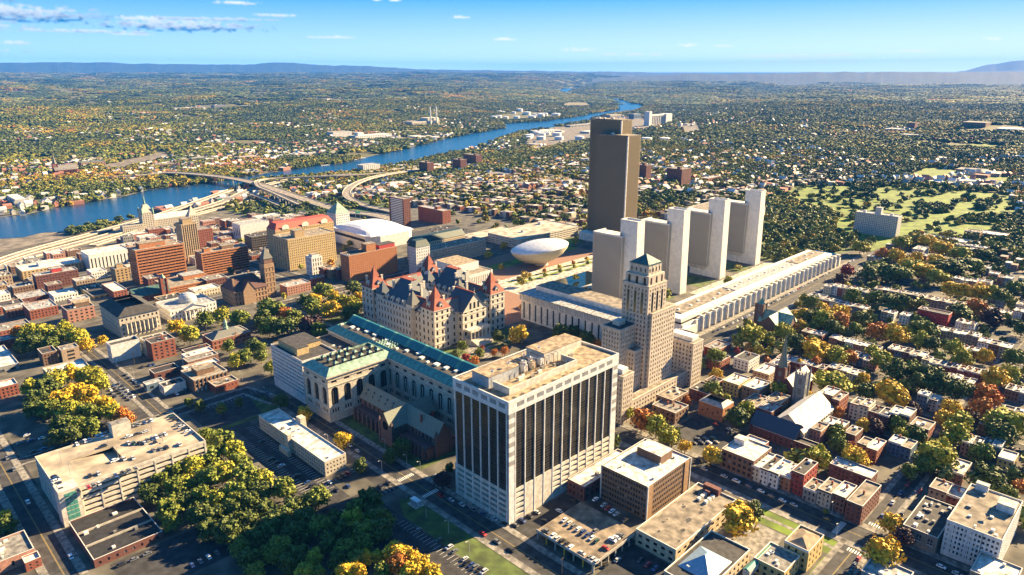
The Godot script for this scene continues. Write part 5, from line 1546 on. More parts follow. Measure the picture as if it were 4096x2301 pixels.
	for q in [[478, 248, 12, 10, 9, "brick_red", "roof_dark", "red brick house right of the limestone tower's foot"], [484, 232, 20, 14, 11, "yellow_stucco", "roof_white", "yellow house with white roof near the limestone tower"], [486, 216, 22, 14, 11, "sandstone", "roof_white", "tan balconied house with white roof beside the yellow house"], [460, 206, 24, 12, 9, "brownstone", "roof_gravel", "brownstone pair above the orange brick cube"], [462, 194, 16, 11, 9, "brick_dark", "roof_silver", "brick house with blue-white roof above the orange cube"], [480, 196, 18, 12, 9, "beige_brick", "roof_gravel", "beige brick house with gravel roof left of the spired church"], [520, 268, 18, 14, 9, "brick_red", "roof_grey", "red house in trees below the finned hall"], [536, 250, 20, 14, 10, "white_paint", "roof_dark", "white-sided house with dark roof by the big green tree"], [545, 284, 24, 14, 8, "brick_red", "roof_grey", "low red brick building near the finned hall"], [524, 226, 22, 14, 9, "beige_brick", "roof_white", "beige row end with white roof left of the spire"], [548, 226, 16, 12, 9, "brick_dark", "roof_silver", "dark brick house just left of the green spire"]]:
		bld("townhouse", q[7], "house", q[0], q[1], q[2], q[3], q[4], q[5], q[6], {"fl": 3, "chim": 1, "units": 2})

func church(called: String, label: String, a: float, b: float, w: float, d: float, wall_h: float, ridge_h: float, along_x: bool, wall: String, roof: String, tower := []) -> Node3D:
	var t := thing(called, label, "church", base_at(a, b, w, d))
	var wl := Geo.new(); var rf := Geo.new()
	wl.box(-w / 2, 0, -d / 2, w / 2, wall_h, d / 2)
	rf.gable(-w / 2, -d / 2, w / 2, d / 2, wall_h, ridge_h, along_x, wl, 0.6)
	part(t, "wall", wl, M[wall]); part(t, "roof", rf, M[roof])
	var k := int((w if along_x else d) / 4.0)
	for i in k:
		var g := Geo.new()
		if along_x:
			var x := -w / 2 + w * (i + 0.5) / k
			g.box(x - 0.7, wall_h * 0.25, d / 2 + 0.003, x + 0.7, wall_h * 0.82, d / 2 + 0.06)
		else:
			var z := -d / 2 + d * (i + 0.5) / k
			g.box(-w / 2 - 0.06, wall_h * 0.25, z - 0.7, -w / 2 - 0.003, wall_h * 0.82, z + 0.7)
		part(t, "window", g, M.glass)
		var bt := Geo.new()
		if along_x:
			var x := -w / 2 + w * float(i) / k
			bt.box(x - 0.35, 0, d / 2 + 0.003, x + 0.35, wall_h * 0.9, d / 2 + 0.9)
		else:
			var z := -d / 2 + d * float(i) / k
			bt.box(-w / 2 - 0.9, 0, z - 0.35, -w / 2 - 0.003, wall_h * 0.9, z + 0.35)
		part(t, "buttress", bt, M[wall])
	if tower.size() > 0:
		# [x, z, half width, shaft height, spire height, spire material, tower wall]
		var x: float = tower[0]; var z: float = tower[1]; var s: float = tower[2]; var h: float = tower[3]; var sp: float = tower[4]
		var g := Geo.new(); g.box(x - s, 0, z - s, x + s, h, z + s)
		for q in [[-1, -1], [1, -1], [-1, 1], [1, 1]]: g.box(x + q[0] * s - 0.6, 0, z + q[1] * s - 0.6, x + q[0] * s + 0.6, h + 1.2, z + q[1] * s + 0.6)
		part(t, "tower", g, M[tower[6]])
		for l in 2:
			var w1 := Geo.new(); w1.box(x - s - 0.1, h * (0.45 + 0.28 * l), z - s * 0.35, x - s - 0.02, h * (0.62 + 0.28 * l), z + s * 0.35); part(t, "belfry_opening", w1, M.slate_grey)
			var w2 := Geo.new(); w2.box(x - s * 0.35, h * (0.45 + 0.28 * l), z + s + 0.02, x + s * 0.35, h * (0.62 + 0.28 * l), z + s + 0.1); part(t, "belfry_opening", w2, M.slate_grey)
		if sp > 0:
			var p := Geo.new(); p.lathe([[s * 1.12, h + 0.2], [s * 0.6, h + sp * 0.35], [0.05, h + sp]], 8 if sp > 8 else 4, x, z); part(t, "spire", p, M[tower[5]])
		else:
			var p := Geo.new()
			for i in 4: p.box(x - s + i * s * 0.55, h, z + s - 0.5, x - s + i * s * 0.55 + s * 0.28, h + 1.6, z + s); p.box(x - s, h, z - s + i * s * 0.55, x - s + 0.5, h + 1.6, z - s + i * s * 0.55 + s * 0.28)
			for q in [[-1, -1], [1, -1], [-1, 1], [1, 1]]: p.lathe([[0.7, h + 1.2], [0.05, h + 5.5]], 6, x + q[0] * s, z + q[1] * s)
			part(t, "battlement", p, M[tower[6]])
	return t

func churches() -> void:
	church("church", "brick church with tall green needle spire among the rowhouses", 506, 196, 34, 16, 11, 19, true, "brick_dark", "roof_white", [-14, -5.5, 3.6, 26, 28, "slate_green", "brick_dark"])
	marks.append([512.0, -212.0, "the needle-spired church"])
	church("church", "pale gothic church with square grey tower and bright white roof", 446, 164, 52, 23, 10, 20, true, "limestone", "roof_white", [28.5, -14.5, 3.8, 29, 0, "slate_grey", "paint_grey"])
	marks.append([470.0, -176.0, "the grey-towered church"])
	bld("parish_hall", "brick parish hall below the steep dark slate roof", "hall", 437, 150, 8, 46, 7, "brick_dark", "roof_dark", {"fl": 2, "cz": 12})
	var ph := church("parish_house", "brick parish house with broad blue-black slate roof", 438, 166, 16, 32, 8, 15, false, "brick_dark", "slate_blue")
	for k in 5:
		var g := Geo.new(); g.box(-8.4, 1.2, -14 + k * 6, -8.31, 3.4, -12.6 + k * 6); part(ph, "window_frame", g, M.white_paint)
	var gc := church("church", "red stone church with low green copper roof and square tower by the avenue", 634, 268, 38, 24, 8, 19, true, "brownstone", "copper_pale", [-1.5, -17, 4.0, 24, 7, "copper_green", "brownstone"])
	var cross := Geo.new(); var cw := Geo.new(); cw.box(-8, 0, -16, 8, 8, 16); cross.gable(-8, -16, 8, 16, 8, 19, false, cw, 0.5)
	part(gc, "transept", cw, M.brownstone); part(gc, "transept_roof", cross, M.copper_pale)
	marks.append([650.0, -282.0, "the green-roofed church"])
	church("church", "brick church with green roof and white-arched bell tower downtown", 236, 848, 40, 16, 8, 16, true, "brick_red", "copper_teal", [13, 10, 3.2, 25, 6, "copper_pale", "brick_red"])
	church("church", "far brick church with grey stone spire on the wooded east shore", 520, 2420, 60, 26, 16, 30, true, "brick_red", "roof_grey", [-26, 0, 6, 34, 30, "slate_grey", "brick_red"])

func downtown() -> void:
	var t: Node3D
	t = bld("courthouse", "cream stone courthouse with black hipped roof and column row", "courthouse", 184.7, 722, 37, 60, 24.8, "limestone", "roof_dark", {"fl": 5, "cx": 9, "cz": 18, "ww": 0.4, "wh": 0.5, "par": 0.4, "cornice": "copper_pale"})
	var hr := Geo.new(); hr.frus(-19.5, -31, 19.5, 31, 25.0, -9, -21, 9, 21, 31.0, false); part(t, "hip_roof", hr, M.roof_dark)
	for k in 8:
		var g := Geo.new(); g.lathe([[0.9, 7.0], [0.8, 18.0]], 8, -13.0 + k * 3.9, 31.0); part(t, "column", g, M.limestone)
	marks.append([203.0, -752.0, "the black-roofed courthouse"])
	t = bld("appeals_court", "white marble court with shallow dome and temple front", "courthouse", 236, 735, 48, 41, 14.7, "white_paint", "roof_silver", {"fl": 3, "cx": 13, "cz": 11, "ww": 0.36, "bands": "white_paint", "units": 3})
	var dm := Geo.new(); dm.lathe([[9.5, 14.0], [9.5, 17.0], [9.0, 17.2], [8.3, 19.5], [6.5, 21.6], [4.0, 23.0], [1.2, 23.6], [0.0, 23.7]], 28, 3, -3); part(t, "dome", dm, M.metal_grey)
	var po := Geo.new(); var pw := Geo.new(); po.gable(-12, 20.6, 12, 26, 13.0, 17.5, false, pw, 0.5)
	for k in 6: pw.lathe([[0.8, 0], [0.7, 12.6]], 8, -10.5 + k * 4.2, 25.0)
	pw.box(-12, 12.6, 20.6, 12, 13.1, 26, true)
	part(t, "portico", pw, M.white_paint); part(t, "portico_roof", po, M.roof_silver)
	marks.append([260.0, -755.0, "the domed white court"])
	bld("office_block", "tall orange brick office with dark window bands beside the river", "office", 274.8, 951, 60, 30, 48, "orange_brick", "roof_gravel", {"fl": 12, "cx": 14, "cz": 8, "ww": 0.96, "wh": 0.48, "glass": "glass_black", "em": 1.5, "units": 8, "pent": [[8, 8, 32, 14, 6, "orange_brick", "roof_gravel"]]})
	bld("office_block", "wide orange brick office with dark window bands and plain end wall", "office", 339.6, 908, 63, 22, 34, "orange_brick", "roof_gravel", {"fl": 10, "cx": 12, "cz": 0, "wx": 0.97, "wh": 0.48, "glass": "glass_black", "em": 1.2, "units": 8, "pent": [[6, 5, 8, 7, 5, "orange_brick", "roof_gravel"], [30, 6, 16, 9, 4, "brown_brick", "roof_gravel"]]})
	marks.append([370.0, -920.0, "the wide orange office"])
	bld("federal_building", "white stone federal building with tall slit windows", "building", 267, 1143, 56, 40, 26, "white_paint", "roof_white", {"fl": 1, "gf": 3.0, "tp": 5.0, "cx": 11, "cz": 11, "ww": 0.34, "wh": 0.92, "glass": "glass_black", "units": 8})
	t = bld("art_deco_tower", "tan art deco tower with stepped crown amid the orange offices", "tower", 368.5, 1046, 22, 22, 58, "tan_brick", "roof_gravel", {"fl": 16, "cx": 7, "cz": 8, "ww": 0.4, "wh": 0.6, "pent": [[4, 4, 14, 14, 7, "tan_brick", "roof_gravel"]]})
	ribs(t, -11, 11, -11, 11, 0, 57, 7, 8, 0.7, 0.5, "cream", "rib")
	# the gothic riverside tower with its green spire, and the long wings beside it
	t = bld("gothic_tower", "white gothic tower with steep roof and green spire by the river", "tower", 440, 1447, 22, 21, 34, "limestone", "roof_grey", {"fl": 9, "cx": 5, "cz": 5, "ww": 0.4, "wh": 0.5})
	var gs := Geo.new(); gs.frus(-11, -10.5, 11, 10.5, 34.2, -4, -4, 4, 4, 48); part(t, "steep_roof", gs, M.limestone)
	var sp := Geo.new(); sp.lathe([[2.2, 48], [1.2, 56], [0.1, 68]], 8); part(t, "spire", sp, M.copper_pale)
	for q in [[-10, -9.5], [10, -9.5], [-10, 9.5], [10, 9.5]]:
		var c := Geo.new(); c.lathe([[1.8, 30], [1.8, 38], [0.05, 44]], 8, q[0], q[1]); part(t, "corner_turret", c, M.copper_pale)
	marks.append([451.0, -1457.0, "the green-spired gothic tower"])
	t = bld("gothic_hall", "long pale gothic hall with steep dormered roof beside the spired tower", "hall", 464, 1452, 70, 16, 17, "limestone", "roof_grey", {"fl": 4, "cx": 22, "cz": 4, "ww": 0.4})
	var gh := Geo.new(); gh.frus(-35, -8, 35, 8, 17.2, -33, -1, 33, 1, 26); part(t, "steep_roof", gh, M.roof_white)
	bld("gothic_hall", "short pale gothic hall stepping down left of the spired tower", "hall", 402, 1443, 36, 16, 14, "limestone", "roof_grey", {"fl": 3, "cx": 10, "cz": 3, "units": 2})
	t = bld("gothic_tower", "white gothic tower with pointed roof behind the art deco tower", "tower", 470, 1290, 16, 16, 40, "limestone", "roof_grey", {"fl": 9, "cx": 4, "cz": 4})
	var g2 := Geo.new(); g2.frus(-7, -7, 7, 7, 40.2, -0.3, -0.3, 0.3, 0.3, 56); part(t, "pointed_roof", g2, M.limestone)
	bld("brick_tower_block", "red brick nine-storey block right of the art deco tower", "building", 423, 1136, 25, 22, 34, "brick_red", "roof_grey", {"fl": 9, "cx": 7, "cz": 6, "ww": 0.4})
	bld("garage_block", "pinkish white windowless block behind the red brick block", "building", 500, 1150, 52, 30, 28, "white_panel", "roof_silver", {"fl": 1, "cx": 0, "cz": 4, "glass": "glass_black", "units": 6})
	bld("office_block", "black glass low office with dark roof downtown", "office", 455, 1010, 50, 26, 26, "trim_dark", "roof_dark", {"fl": 7, "cx": 16, "cz": 8, "ww": 0.7, "glass": "glass_black", "units": 5})
	bld("brick_office", "dark red brick office with white-framed window strips at far left", "office", 182.5, 1056, 49, 20, 23, "brick_dark", "roof_silver", {"fl": 6, "cx": 14, "cz": 6, "ww": 0.55, "wh": 0.4, "units": 5, "pent": [[20, 6, 12, 7, 5, "paint_red", "roof_silver"]]})
	bld("white_roof_block", "broad block with dazzling white roof and cream window grid", "building", 187, 1165, 76, 45, 17, "yellow_brick", "roof_white", {"fl": 5, "cx": 15, "cz": 10, "ww": 0.5, "pent": [[24, 16, 22, 14, 5, "white_paint", "roof_white"]]})
	bld("brick_block", "tan brick mid-rise stepped block beside the tall orange office", "building", 262, 1003, 16, 22, 20, "tan_brick", "roof_grey", {"fl": 5, "cx": 3, "cz": 6, "pent": [[4, 6, 8, 8, 5, "tan_brick", "roof_grey"]]})
	bld("parking_block", "low orange brick parking block with pale roof", "garage", 277, 855, 56, 45, 12, "orange_brick", "roof_gravel", {"fl": 4, "cx": 10, "cz": 9, "ww": 0.94, "wh": 0.4, "glass": "concrete", "dep": 4.0, "em": 1.0, "units": 2, "pent": [[26, 22, 26, 18, 5, "orange_brick", "roof_silver"]]})
	bld("yellow_store", "dark-roofed store with yellow end wall downtown", "shop", 214, 930, 20, 52, 8, "yellow_stucco", "roof_dark", {"fl": 2, "cx": 3, "cz": 14, "units": 8})
	bld("brick_warehouse", "brick warehouse with shining blue-white roof", "warehouse", 231, 906, 15, 45, 12, "brick_red", "roof_white", {"fl": 3, "cx": 4, "cz": 11})
	bld("stepped_block", "brown modern brick block with stepped dark terraces", "building", 165, 831, 26, 24, 16, "brick_pink", "roof_dark", {"fl": 4, "cx": 5, "cz": 6, "units": 3, "pent": [[10, 8, 14, 12, 4, "brown_brick", "roof_tan"]]})
	bld("brick_terrace", "big red brick terrace with pale roof at the left", "building", 141.6, 888, 27, 33, 14, "brick_red", "roof_silver", {"fl": 4, "cx": 8, "cz": 10, "units": 6, "chim": 3})
	bld("brick_block", "red brick block at the left edge under trees", "building", 70, 644, 15, 14, 10, "brick_red", "roof_white", {"fl": 3, "cx": 5, "cz": 4})
	bld("white_roof_shed", "long white-roofed shed at the left edge", "warehouse", 72, 712, 26, 60, 9, "paint_grey", "roof_white", {"fl": 1, "cx": 3, "cz": 8, "units": 6})
	# state street
	t = bld("art_deco_block", "tan art deco office block with stepped centre and fine windows", "office", 424.5, 837, 70, 40, 44, "yellow_brick", "roof_gravel", {"fl": 13, "cx": 23, "cz": 6, "ww": 0.4, "wh": 0.5, "units": 6, "pent": [[14, 6, 14, 12, 9, "tan_brick", "roof_gravel"]]})
	t = bld("red_roof_block", "cream office block with red mansard roof and arched gables", "office", 436, 892, 90, 26, 48, "yellow_brick", "roof_dark", {"fl": 13, "cx": 30, "cz": 8, "ww": 0.34, "wh": 0.5})
	var mr := Geo.new(); mr.frus(-45, -13, 45, 13, 48.2, -40, -8, 40, 8, 56.5); part(t, "red_mansard", mr, M.tile_bright)
	for k in 3:
		var ga := Geo.new(); var x := -30.0 + k * 30.0
		ga.box(x - 5, 48.0, 13.01, x + 5, 51, 13.6)
		for i in 10: ga.tri(Vector3(x, 51, 13.6), Vector3(x + 5 * cos(PI * i / 10), 51 + 3.5 * sin(PI * i / 10), 13.6), Vector3(x + 5 * cos(PI * (i + 1) / 10), 51 + 3.5 * sin(PI * (i + 1) / 10), 13.6))
		part(t, "arched_gable", ga, M.trim)
	marks.append([470.0, -860.0, "the red-roofed office block"])
	bld("hotel", "red brick hotel slab with pale stone base and rooftop tower", "hotel", 443.7, 723, 71, 19.5, 34, "orange_brick", "roof_dark", {"fl": 10, "cx": 24, "cz": 7, "ww": 0.32, "wh": 0.45, "cornice": "trim", "gf": 5, "units": 6, "pent": [[28, 4, 14, 11, 9, "orange_brick", "roof_gravel"], [46, 3, 24, 13, 5, "paint_red", "roof_dark"]]})
	marks.append([480.0, -733.0, "the red brick hotel"])
	bld("bank", "small white bank with column front among brick buildings", "bank", 427.8, 785, 15, 15, 25, "white_paint", "roof_white", {"fl": 4, "cx": 4, "cz": 4, "ww": 0.4, "wh": 0.75, "pent": [[3, 3, 9, 9, 3, "white_paint", "roof_gravel"]]})
	for q in [[432, 765, 14, 10, 13, "brick_red", "roof_dark", "narrow brick shop uphill of the white bank"], [436, 754, 14, 10, 12, "sandstone", "roof_grey", "narrow sandstone shop between bank and hotel"], [440, 744, 14, 9, 13, "brick_dark", "roof_dark", "dark brick shop next to the brick hotel"]]:
		bld("shop_house", q[7], "shop", q[0], q[1], q[2], q[3], q[4], q[5], q[6], {"fl": 4, "units": 2})
	arena()
	t = bld("concrete_office", "long concrete office slab with deep square window grid", "office", 546, 709, 111, 27, 22, "concrete", "roof_gravel", {"fl": 6, "cx": 44, "cz": 9, "ww": 0.5, "wh": 0.62, "dep": 0.9, "units": 14, "par": 1.6})
	t = bld("mansard_block", "pale green-white block with dark green mansard and dormers", "building", 520, 690, 22, 16, 36, "white_panel", "roof_dark", {"fl": 9, "cx": 6, "cz": 6, "ww": 0.36})
	var gm := Geo.new(); gm.frus(-11.5, -8.5, 11.5, 8.5, 36.2, -8, -5, 8, 5, 44); part(t, "mansard", gm, M.copper_dark)
	t = bld("mansard_block", "long building with dark green mansard roof behind the concrete slab", "building", 560, 745, 90, 18, 24, "cream", "roof_dark", {"fl": 6, "cx": 24, "cz": 4})
	var g3 := Geo.new(); g3.frus(-45.5, -9.5, 45.5, 9.5, 24.2, -42, -5, 42, 5, 32); part(t, "mansard", g3, M.copper_dark)
	t = bld("justice_building", "white box-like justice building with slatted lower block", "building", 515, 592, 44, 60, 20, "white_panel", "roof_gravel", {"fl": 1, "gf": 6, "tp": 3, "cx": 14, "cz": 16, "ww": 0.4, "wh": 0.9, "units": 4})
	var jb := Geo.new(); jb.box(-22, 19.5, -26, 14, 29, 14); part(t, "upper_block", jb, M.white_panel)
	var jr := Geo.new(); jr.box(-21.4, 29, -25.4, 13.4, 29.3, 13.4); part(t, "upper_roof", jr, M.roof_tan)
	t = bld("apartment_tower", "slim brick apartment tower with white balcony bands", "apartment", 700, 958, 14, 42, 50, "brick_dark", "roof_gravel", {"fl": 16, "cx": 3, "cz": 8, "ww": 0.3, "units": 3})
	for k in 16:
		var g := Geo.new(); g.box(-7.6, 1.5 + k * 3.0, -15, -7.01, 2.9 + k * 3.0, 18); part(t, "balcony", g, M.white_paint)
	bld("apartment_block", "long brick apartment block behind the parking lot", "apartment", 752, 919, 18, 68, 26, "brick_red", "roof_silver", {"fl": 9, "cx": 5, "cz": 20, "ww": 0.4, "pent": [[5, 20, 8, 8, 5, "brick_red", "roof_silver"]]})
	t = bld("green_pyramid_office", "white stepped office crowned by green copper pyramid roof", "office", 564, 948, 24, 26, 46, "white_panel", "roof_grey", {"fl": 12, "cx": 7, "cz": 7, "ww": 0.5})
	var gp := Geo.new(); gp.frus(-12.5, -13.5, 12.5, 13.5, 46.2, -0.8, -0.8, 0.8, 0.8, 62); part(t, "pyramid_roof", gp, M.copper_pale)
	city_hall()
	for q in [[364, 730, 30, 18, 11, "brick_pink", "roof_silver", "brick block with blue-grey roof by the sandstone hall"], [396, 742, 24, 14, 10, "brick_dark", "copper_teal", "dark gabled brick block across from the park"], [560, 1060, 40, 24, 16, "paint_cream", "roof_silver", "cream block near the elevated ramps"], [610, 1130, 46, 20, 14, "white_panel", "roof_silver", "white office row below the ramps"], [540, 1250, 44, 24, 18, "brick_pink", "roof_grey", "salmon brick block by the river road"], [600, 1300, 50, 22, 14, "white_panel", "roof_white", "white block with arched windows by the river road"], [330, 1190, 40, 22, 12, "concrete", "roof_white", "pale low block near the river road"], [340, 1080, 24, 30, 18, "concrete", "roof_silver", "dark gridded office behind the tall orange office"], [395, 1180, 26, 20, 14, "brick_dark", "roof_dark", "dark brick block behind the art deco tower"], [330, 1280, 50, 18, 9, "concrete_pale", "roof_silver", "low concrete block with skylights near the river road"], [395, 1330, 30, 18, 10, "white_panel", "roof_white", "low white block near the gothic halls"], [120, 960, 30, 22, 11, "brick_red", "roof_dark", "brick row with dark roof left of the yellow store"], [150, 985, 30, 30, 11, "brick_dark", "roof_silver", "old brick row with grey roofs downtown"], [180, 960, 26, 26, 10, "white_paint", "roof_white", "white-roofed store cluster downtown"], [250, 800, 26, 24, 9, "yellow_stucco", "roof_dark", "black-roofed shop behind the domed court"], [290, 810, 30, 20, 9, "paint_cream", "roof_white", "white-roofed shop by the orange parking block"], [320, 850, 26, 20, 10, "brick_dark", "roof_grey", "brick shop behind the sandstone hall"], [96, 830, 36, 26, 11, "brick_red", "roof_grey", "red brick row at the far left edge"], [70, 900, 36, 26, 11, "brick_pink", "roof_dark", "pink brick row at the far left edge"], [110, 1040, 40, 24, 12, "white_paint", "roof_white", "white fronted block at the far left edge"], [130, 1110, 30, 26, 12, "sandstone", "roof_grey", "sandstone block beside the dark trees"]]:
		bld("city_block", q[7], "building", q[0], q[1], q[2], q[3], q[4], q[5], q[6], {"fl": maxi(2, int(q[4] / 3.6)), "units": 5})
	# cultural centre behind the slab towers, far apartment slab, plaza garage
	t = bld("cultural_centre", "white cantilevered museum block behind the slab towers", "museum", 1062, 541, 86, 88, 12, "marble", "roof_gravel", {"fl": 0})
	var cc := Geo.new(); cc.box(-47, 12.2, -48, 47, 25, 48, true); part(t, "upper_block", cc, M.marble)
	var cr := Geo.new(); cr.box(-45, 25, -46, 45, 25.3, 46); part(t, "upper_roof", cr, M.roof_gravel)
	t = bld("apartment_slab", "pale grey apartment slab with rooftop tower beside the park", "apartment", 1172, 333, 18, 63, 34, "paint_pale", "roof_silver", {"fl": 12, "cx": 4, "cz": 22, "ww": 0.5, "wh": 0.42, "pent": [[5, 27, 8, 9, 10, "paint_pale", "roof_silver"], [6, 10, 4, 4, 3, "white_paint", "roof_silver"], [6, 50, 4, 4, 3, "white_paint", "roof_silver"]]})
	marks.append([1180.0, -365.0, "the grey apartment slab"])
	t = bld("plaza_garage", "broad concrete parking garage with empty sunlit top deck", "garage", 712, 698, 134, 66, 14, "concrete_pale", "deck_roof", {"fl": 4, "cx": 18, "cz": 9, "ww": 0.9, "wh": 0.42, "glass": "concrete", "dep": 4.0, "pent": [[100, 50, 9, 6, 4, "white_panel", "roof_white"], [40, 30, 5, 5, 3, "white_panel", "roof_white"]]})
	bld("garage_wing", "lower concrete garage wing toward the arena lot", "garage", 690, 765, 90, 34, 8, "concrete_pale", "deck_roof", {"fl": 2, "cx": 12, "cz": 5, "ww": 0.9, "wh": 0.5, "glass": "concrete", "dep": 4.0})

func infill() -> void:
	# the smaller blocks between the downtown landmarks
	var pl := PackedVector2Array([Vector2(60, 760), Vector2(430, 775), Vector2(560, 1000), Vector2(660, 1010), Vector2(660, 1330), Vector2(480, 1420), Vector2(240, 1330), Vector2(60, 1200)])
	var seen := {}
	var a := 66.0
	while a < 660.0:
		var b := 765.0
		while b < 1420.0:
			var w := rng.randf_range(14, 26); var d := rng.randf_range(14, 24)
			var ok := Geometry2D.is_point_in_polygon(Vector2(a + w / 2, b + d / 2), pl)
			for q in [[0, 0], [1, 0], [0, 1], [1, 1], [0.5, 0.5], [0.5, 0], [0, 0.5]]: ok = ok and is_open(a + w * q[0], -b - d * q[1])
			if ok and rng.randf() < 0.8:
				var wl: Array = WALLS[rng.randi() % 9]; var rf: Array = ROOFS[rng.randi() % ROOFS.size()]
				var key: String = wl[1] + rf[1]
				seen[key] = seen.get(key, 0) + 1
				bld("city_block", "%s nearest low %s downtown block with %s roof" % [ordinal(seen[key] - 1), wl[1], rf[1]], "building", a, b, w, d, rng.randf_range(8, 17), wl[0], rf[0], {"fl": 3, "units": 4, "group": "small downtown blocks"})
			b += d + rng.randf_range(0.5, 9)
		a += 30.0

func arena() -> void:
	var t := thing("arena", "white arena with broad curved roof among downtown offices", "arena", base_at(556, 843, 84, 122))
	marks.append([598.0, -905.0, "the white arena"])
	var g := Geo.new(); var pts := []
	var hx := 42.0; var hz := 61.0; var c := 16.0
	pts = [[-hx, hz - c], [-hx + c, hz], [hx - c, hz], [hx, hz - c], [hx, -hz + c], [hx - c, -hz], [-hx + c, -hz], [-hx, -hz + c]]
	for i in 8:
		var p: Array = pts[i]; var q: Array = pts[(i + 1) % 8]
		g.quad(Vector3(p[0], 0, p[1]), Vector3(q[0], 0, q[1]), Vector3(q[0], 22, q[1]), Vector3(p[0], 22, p[1]))
	part(t, "wall", g, M.white_panel)
	var rim := Geo.new()
	for i in 8:
		var p: Array = pts[i]; var q: Array = pts[(i + 1) % 8]
		var k := 0.93
		rim.quad(Vector3(p[0], 22, p[1]), Vector3(q[0], 22, q[1]), Vector3(q[0] * k, 22, q[1] * k), Vector3(p[0] * k, 22, p[1] * k))
	part(t, "rim", rim, M.metal_white)
	# barrel roof in strips
	for j in 12:
		var r := Geo.new()
		for i in 10:
			var z0 := lerpf(-hz * 0.93, hz * 0.93, i / 10.0); var z1 := lerpf(-hz * 0.93, hz * 0.93, (i + 1) / 10.0)
			var x0 := lerpf(-hx * 0.93, hx * 0.93, j / 12.0); var x1 := lerpf(-hx * 0.93, hx * 0.93, (j + 1) / 12.0) - 0.15
			var f := func(x: float, z: float) -> Vector3: return Vector3(x, 21.8 + 8.5 * (1 - pow(absf(z) / (hz * 0.93), 2.2)) * (1 - pow(absf(x) / (hx * 0.93), 6.0)), z)
			r.quad(f.call(x0, z1), f.call(x1, z1), f.call(x1, z0), f.call(x0, z0))
		part(t, "roof_strip", r, M.metal_white if j % 3 else M.arena_grey)
	var bd := Geo.new(); bd.box(-hx - 0.1, 13, -hz + c, -hx - 0.01, 17, hz - c); part(t, "window_band", bd, M.glass)

func city_hall() -> void:
	var t := thing("city_hall", "brown sandstone hall with steep dark roofs and tall clock tower", "town hall", base_at(306, 738, 46, 34))
	marks.append([330.0, -755.0, "the sandstone hall"])
	stone_block(t, "block", -23, -17, 15, 17, 16, [5.0, 5.5, 5.0], 10, 9, "sandstone", 0.4)
	var r := Geo.new(); r.frus(-23.8, -17.8, 15.8, 17.8, 16.01, -16, -3, 8, 3, 29); part(t, "steep_roof", r, M.slate_brown)
	var gw := Geo.new(); var gr := Geo.new(); gw.box(-14, 0, 17.01, 0, 16, 20); gr.gable(-14, 8, 0, 20, 16, 27, false, gw, 0.4)
	part(t, "gable", gw, M.sandstone); part(t, "gable_roof", gr, M.slate_brown)
	stone_block(t, "tower", 15.01, 3, 27, 15, 40, [6.0, 6.0, 6.0, 6.0, 6.0, 6.0], 3, 3, "sandstone", 0.25)
	var bf := Geo.new(); bf.box(16, 40.1, 4, 26, 46, 14); part(t, "belfry", bf, M.brownstone)
	for k in 3:
		var o := Geo.new(); o.box(15.9, 41, 5.2 + k * 3.0, 15.98, 45, 6.8 + k * 3.0); part(t, "belfry_opening", o, M.slate_grey)
	var sp := Geo.new(); sp.frus(15.4, 3.4, 26.6, 14.6, 46, 20.8, 8.8, 21.2, 9.2, 59); part(t, "pyramid_roof", sp, M.slate_grey)
	for q in [[-20, 10], [8, -12], [-8, -12]]: chimney(t, q[0], q[1], 16, 29, "sandstone", 0.9)

const ROW_INFO := {"r4a": "on wide street beside brown shops", "r4b": "facing the wide street", "r4c": "facing the wide street", "r4d": "facing the wide street", "r4e": "facing the wide street", "r4f": "facing the wide street", "r4g": "facing the wide street", "r4h": "on the corner of the wide street", "rear long": "behind the wide street's shops",
	"r1a": "in the terrace right of grey-towered church", "r1b": "in the dark middle terrace", "r1c": "at the right end of the tall terrace", "r2": "standing alone before dark trees", "r3": "beside tall blue-grey house", "r4corner": "on the corner under yellow trees", "r5": "behind the white-roofed gothic church", "r5b": "behind the white-roofed gothic church", "r6a": "in the white-roofed rear cluster", "r6b": "in the white-roofed rear cluster", "r6c": "right of the white-roofed cluster", "r6d": "right of the white-roofed cluster", "r7": "beside the dark slate parish house", "r7b": "behind slate-roofed parish house", "r7c": "above the red shrub",
	"r8a": "left of bright yellow trees", "r8b": "left of bright yellow trees", "r9": "in row below orange trees", "r10": "in low row right of needle spire", "r11": "in brown row above lime tree", "r12": "in short row by orange maple", "r13": "in row with white gable behind", "r14a": "in pair above dark trees", "r14b": "in long row above dark trees", "r15": "in row right of dark trees", "r16": "beside the red painted hotel", "red hotel": "among the rowhouses", "r17": "in the beige three-storey row", "r18": "in bulky row by the wires", "r19": "in little row behind yellow trees", "r20": "in the row with dormers", "r21a": "at the right edge by the wires", "r21b": "in white-roofed row, right edge", "r21c": "behind the big lime tree", "r21d": "by the dark slate roof", "r21e": "right of the dark slate roof",
	"rr1": "behind the bar roof at the cross street", "rr2": "above the round dark tree", "rr3": "opposite the cross street trees", "rr4": "beside the stone hall", "q1": "at the end of the row by the avenue", "q1b": "in painted row by avenue", "q2": "in the tall brown row", "q3": "in row behind red hotel", "q3b": "in the far right brown row", "q4": "standing apart in the dark yards", "q5": "by the avenue's retaining wall", "q6": "in row with white bays", "q7": "in brown row under grove", "q8": "beside the brown row under the grove", "q9": "at the right, tall", "q9b": "at the right, beside the tall red one", "q10": "below the roadside lawn", "q11": "pale and boxy", "q11b": "in front of the pale box", "q12": "tall part of the old school", "q12b": "long part of the old school", "q13": "very low and wide", "q14": "in the upper right row", "q15": "in white-roofed upper row", "q16": "at the far right before trees", "q17": "at the right edge", "q18": "at the right edge, low", "q19": "white among the trees", "q20": "by the avenue trees"}
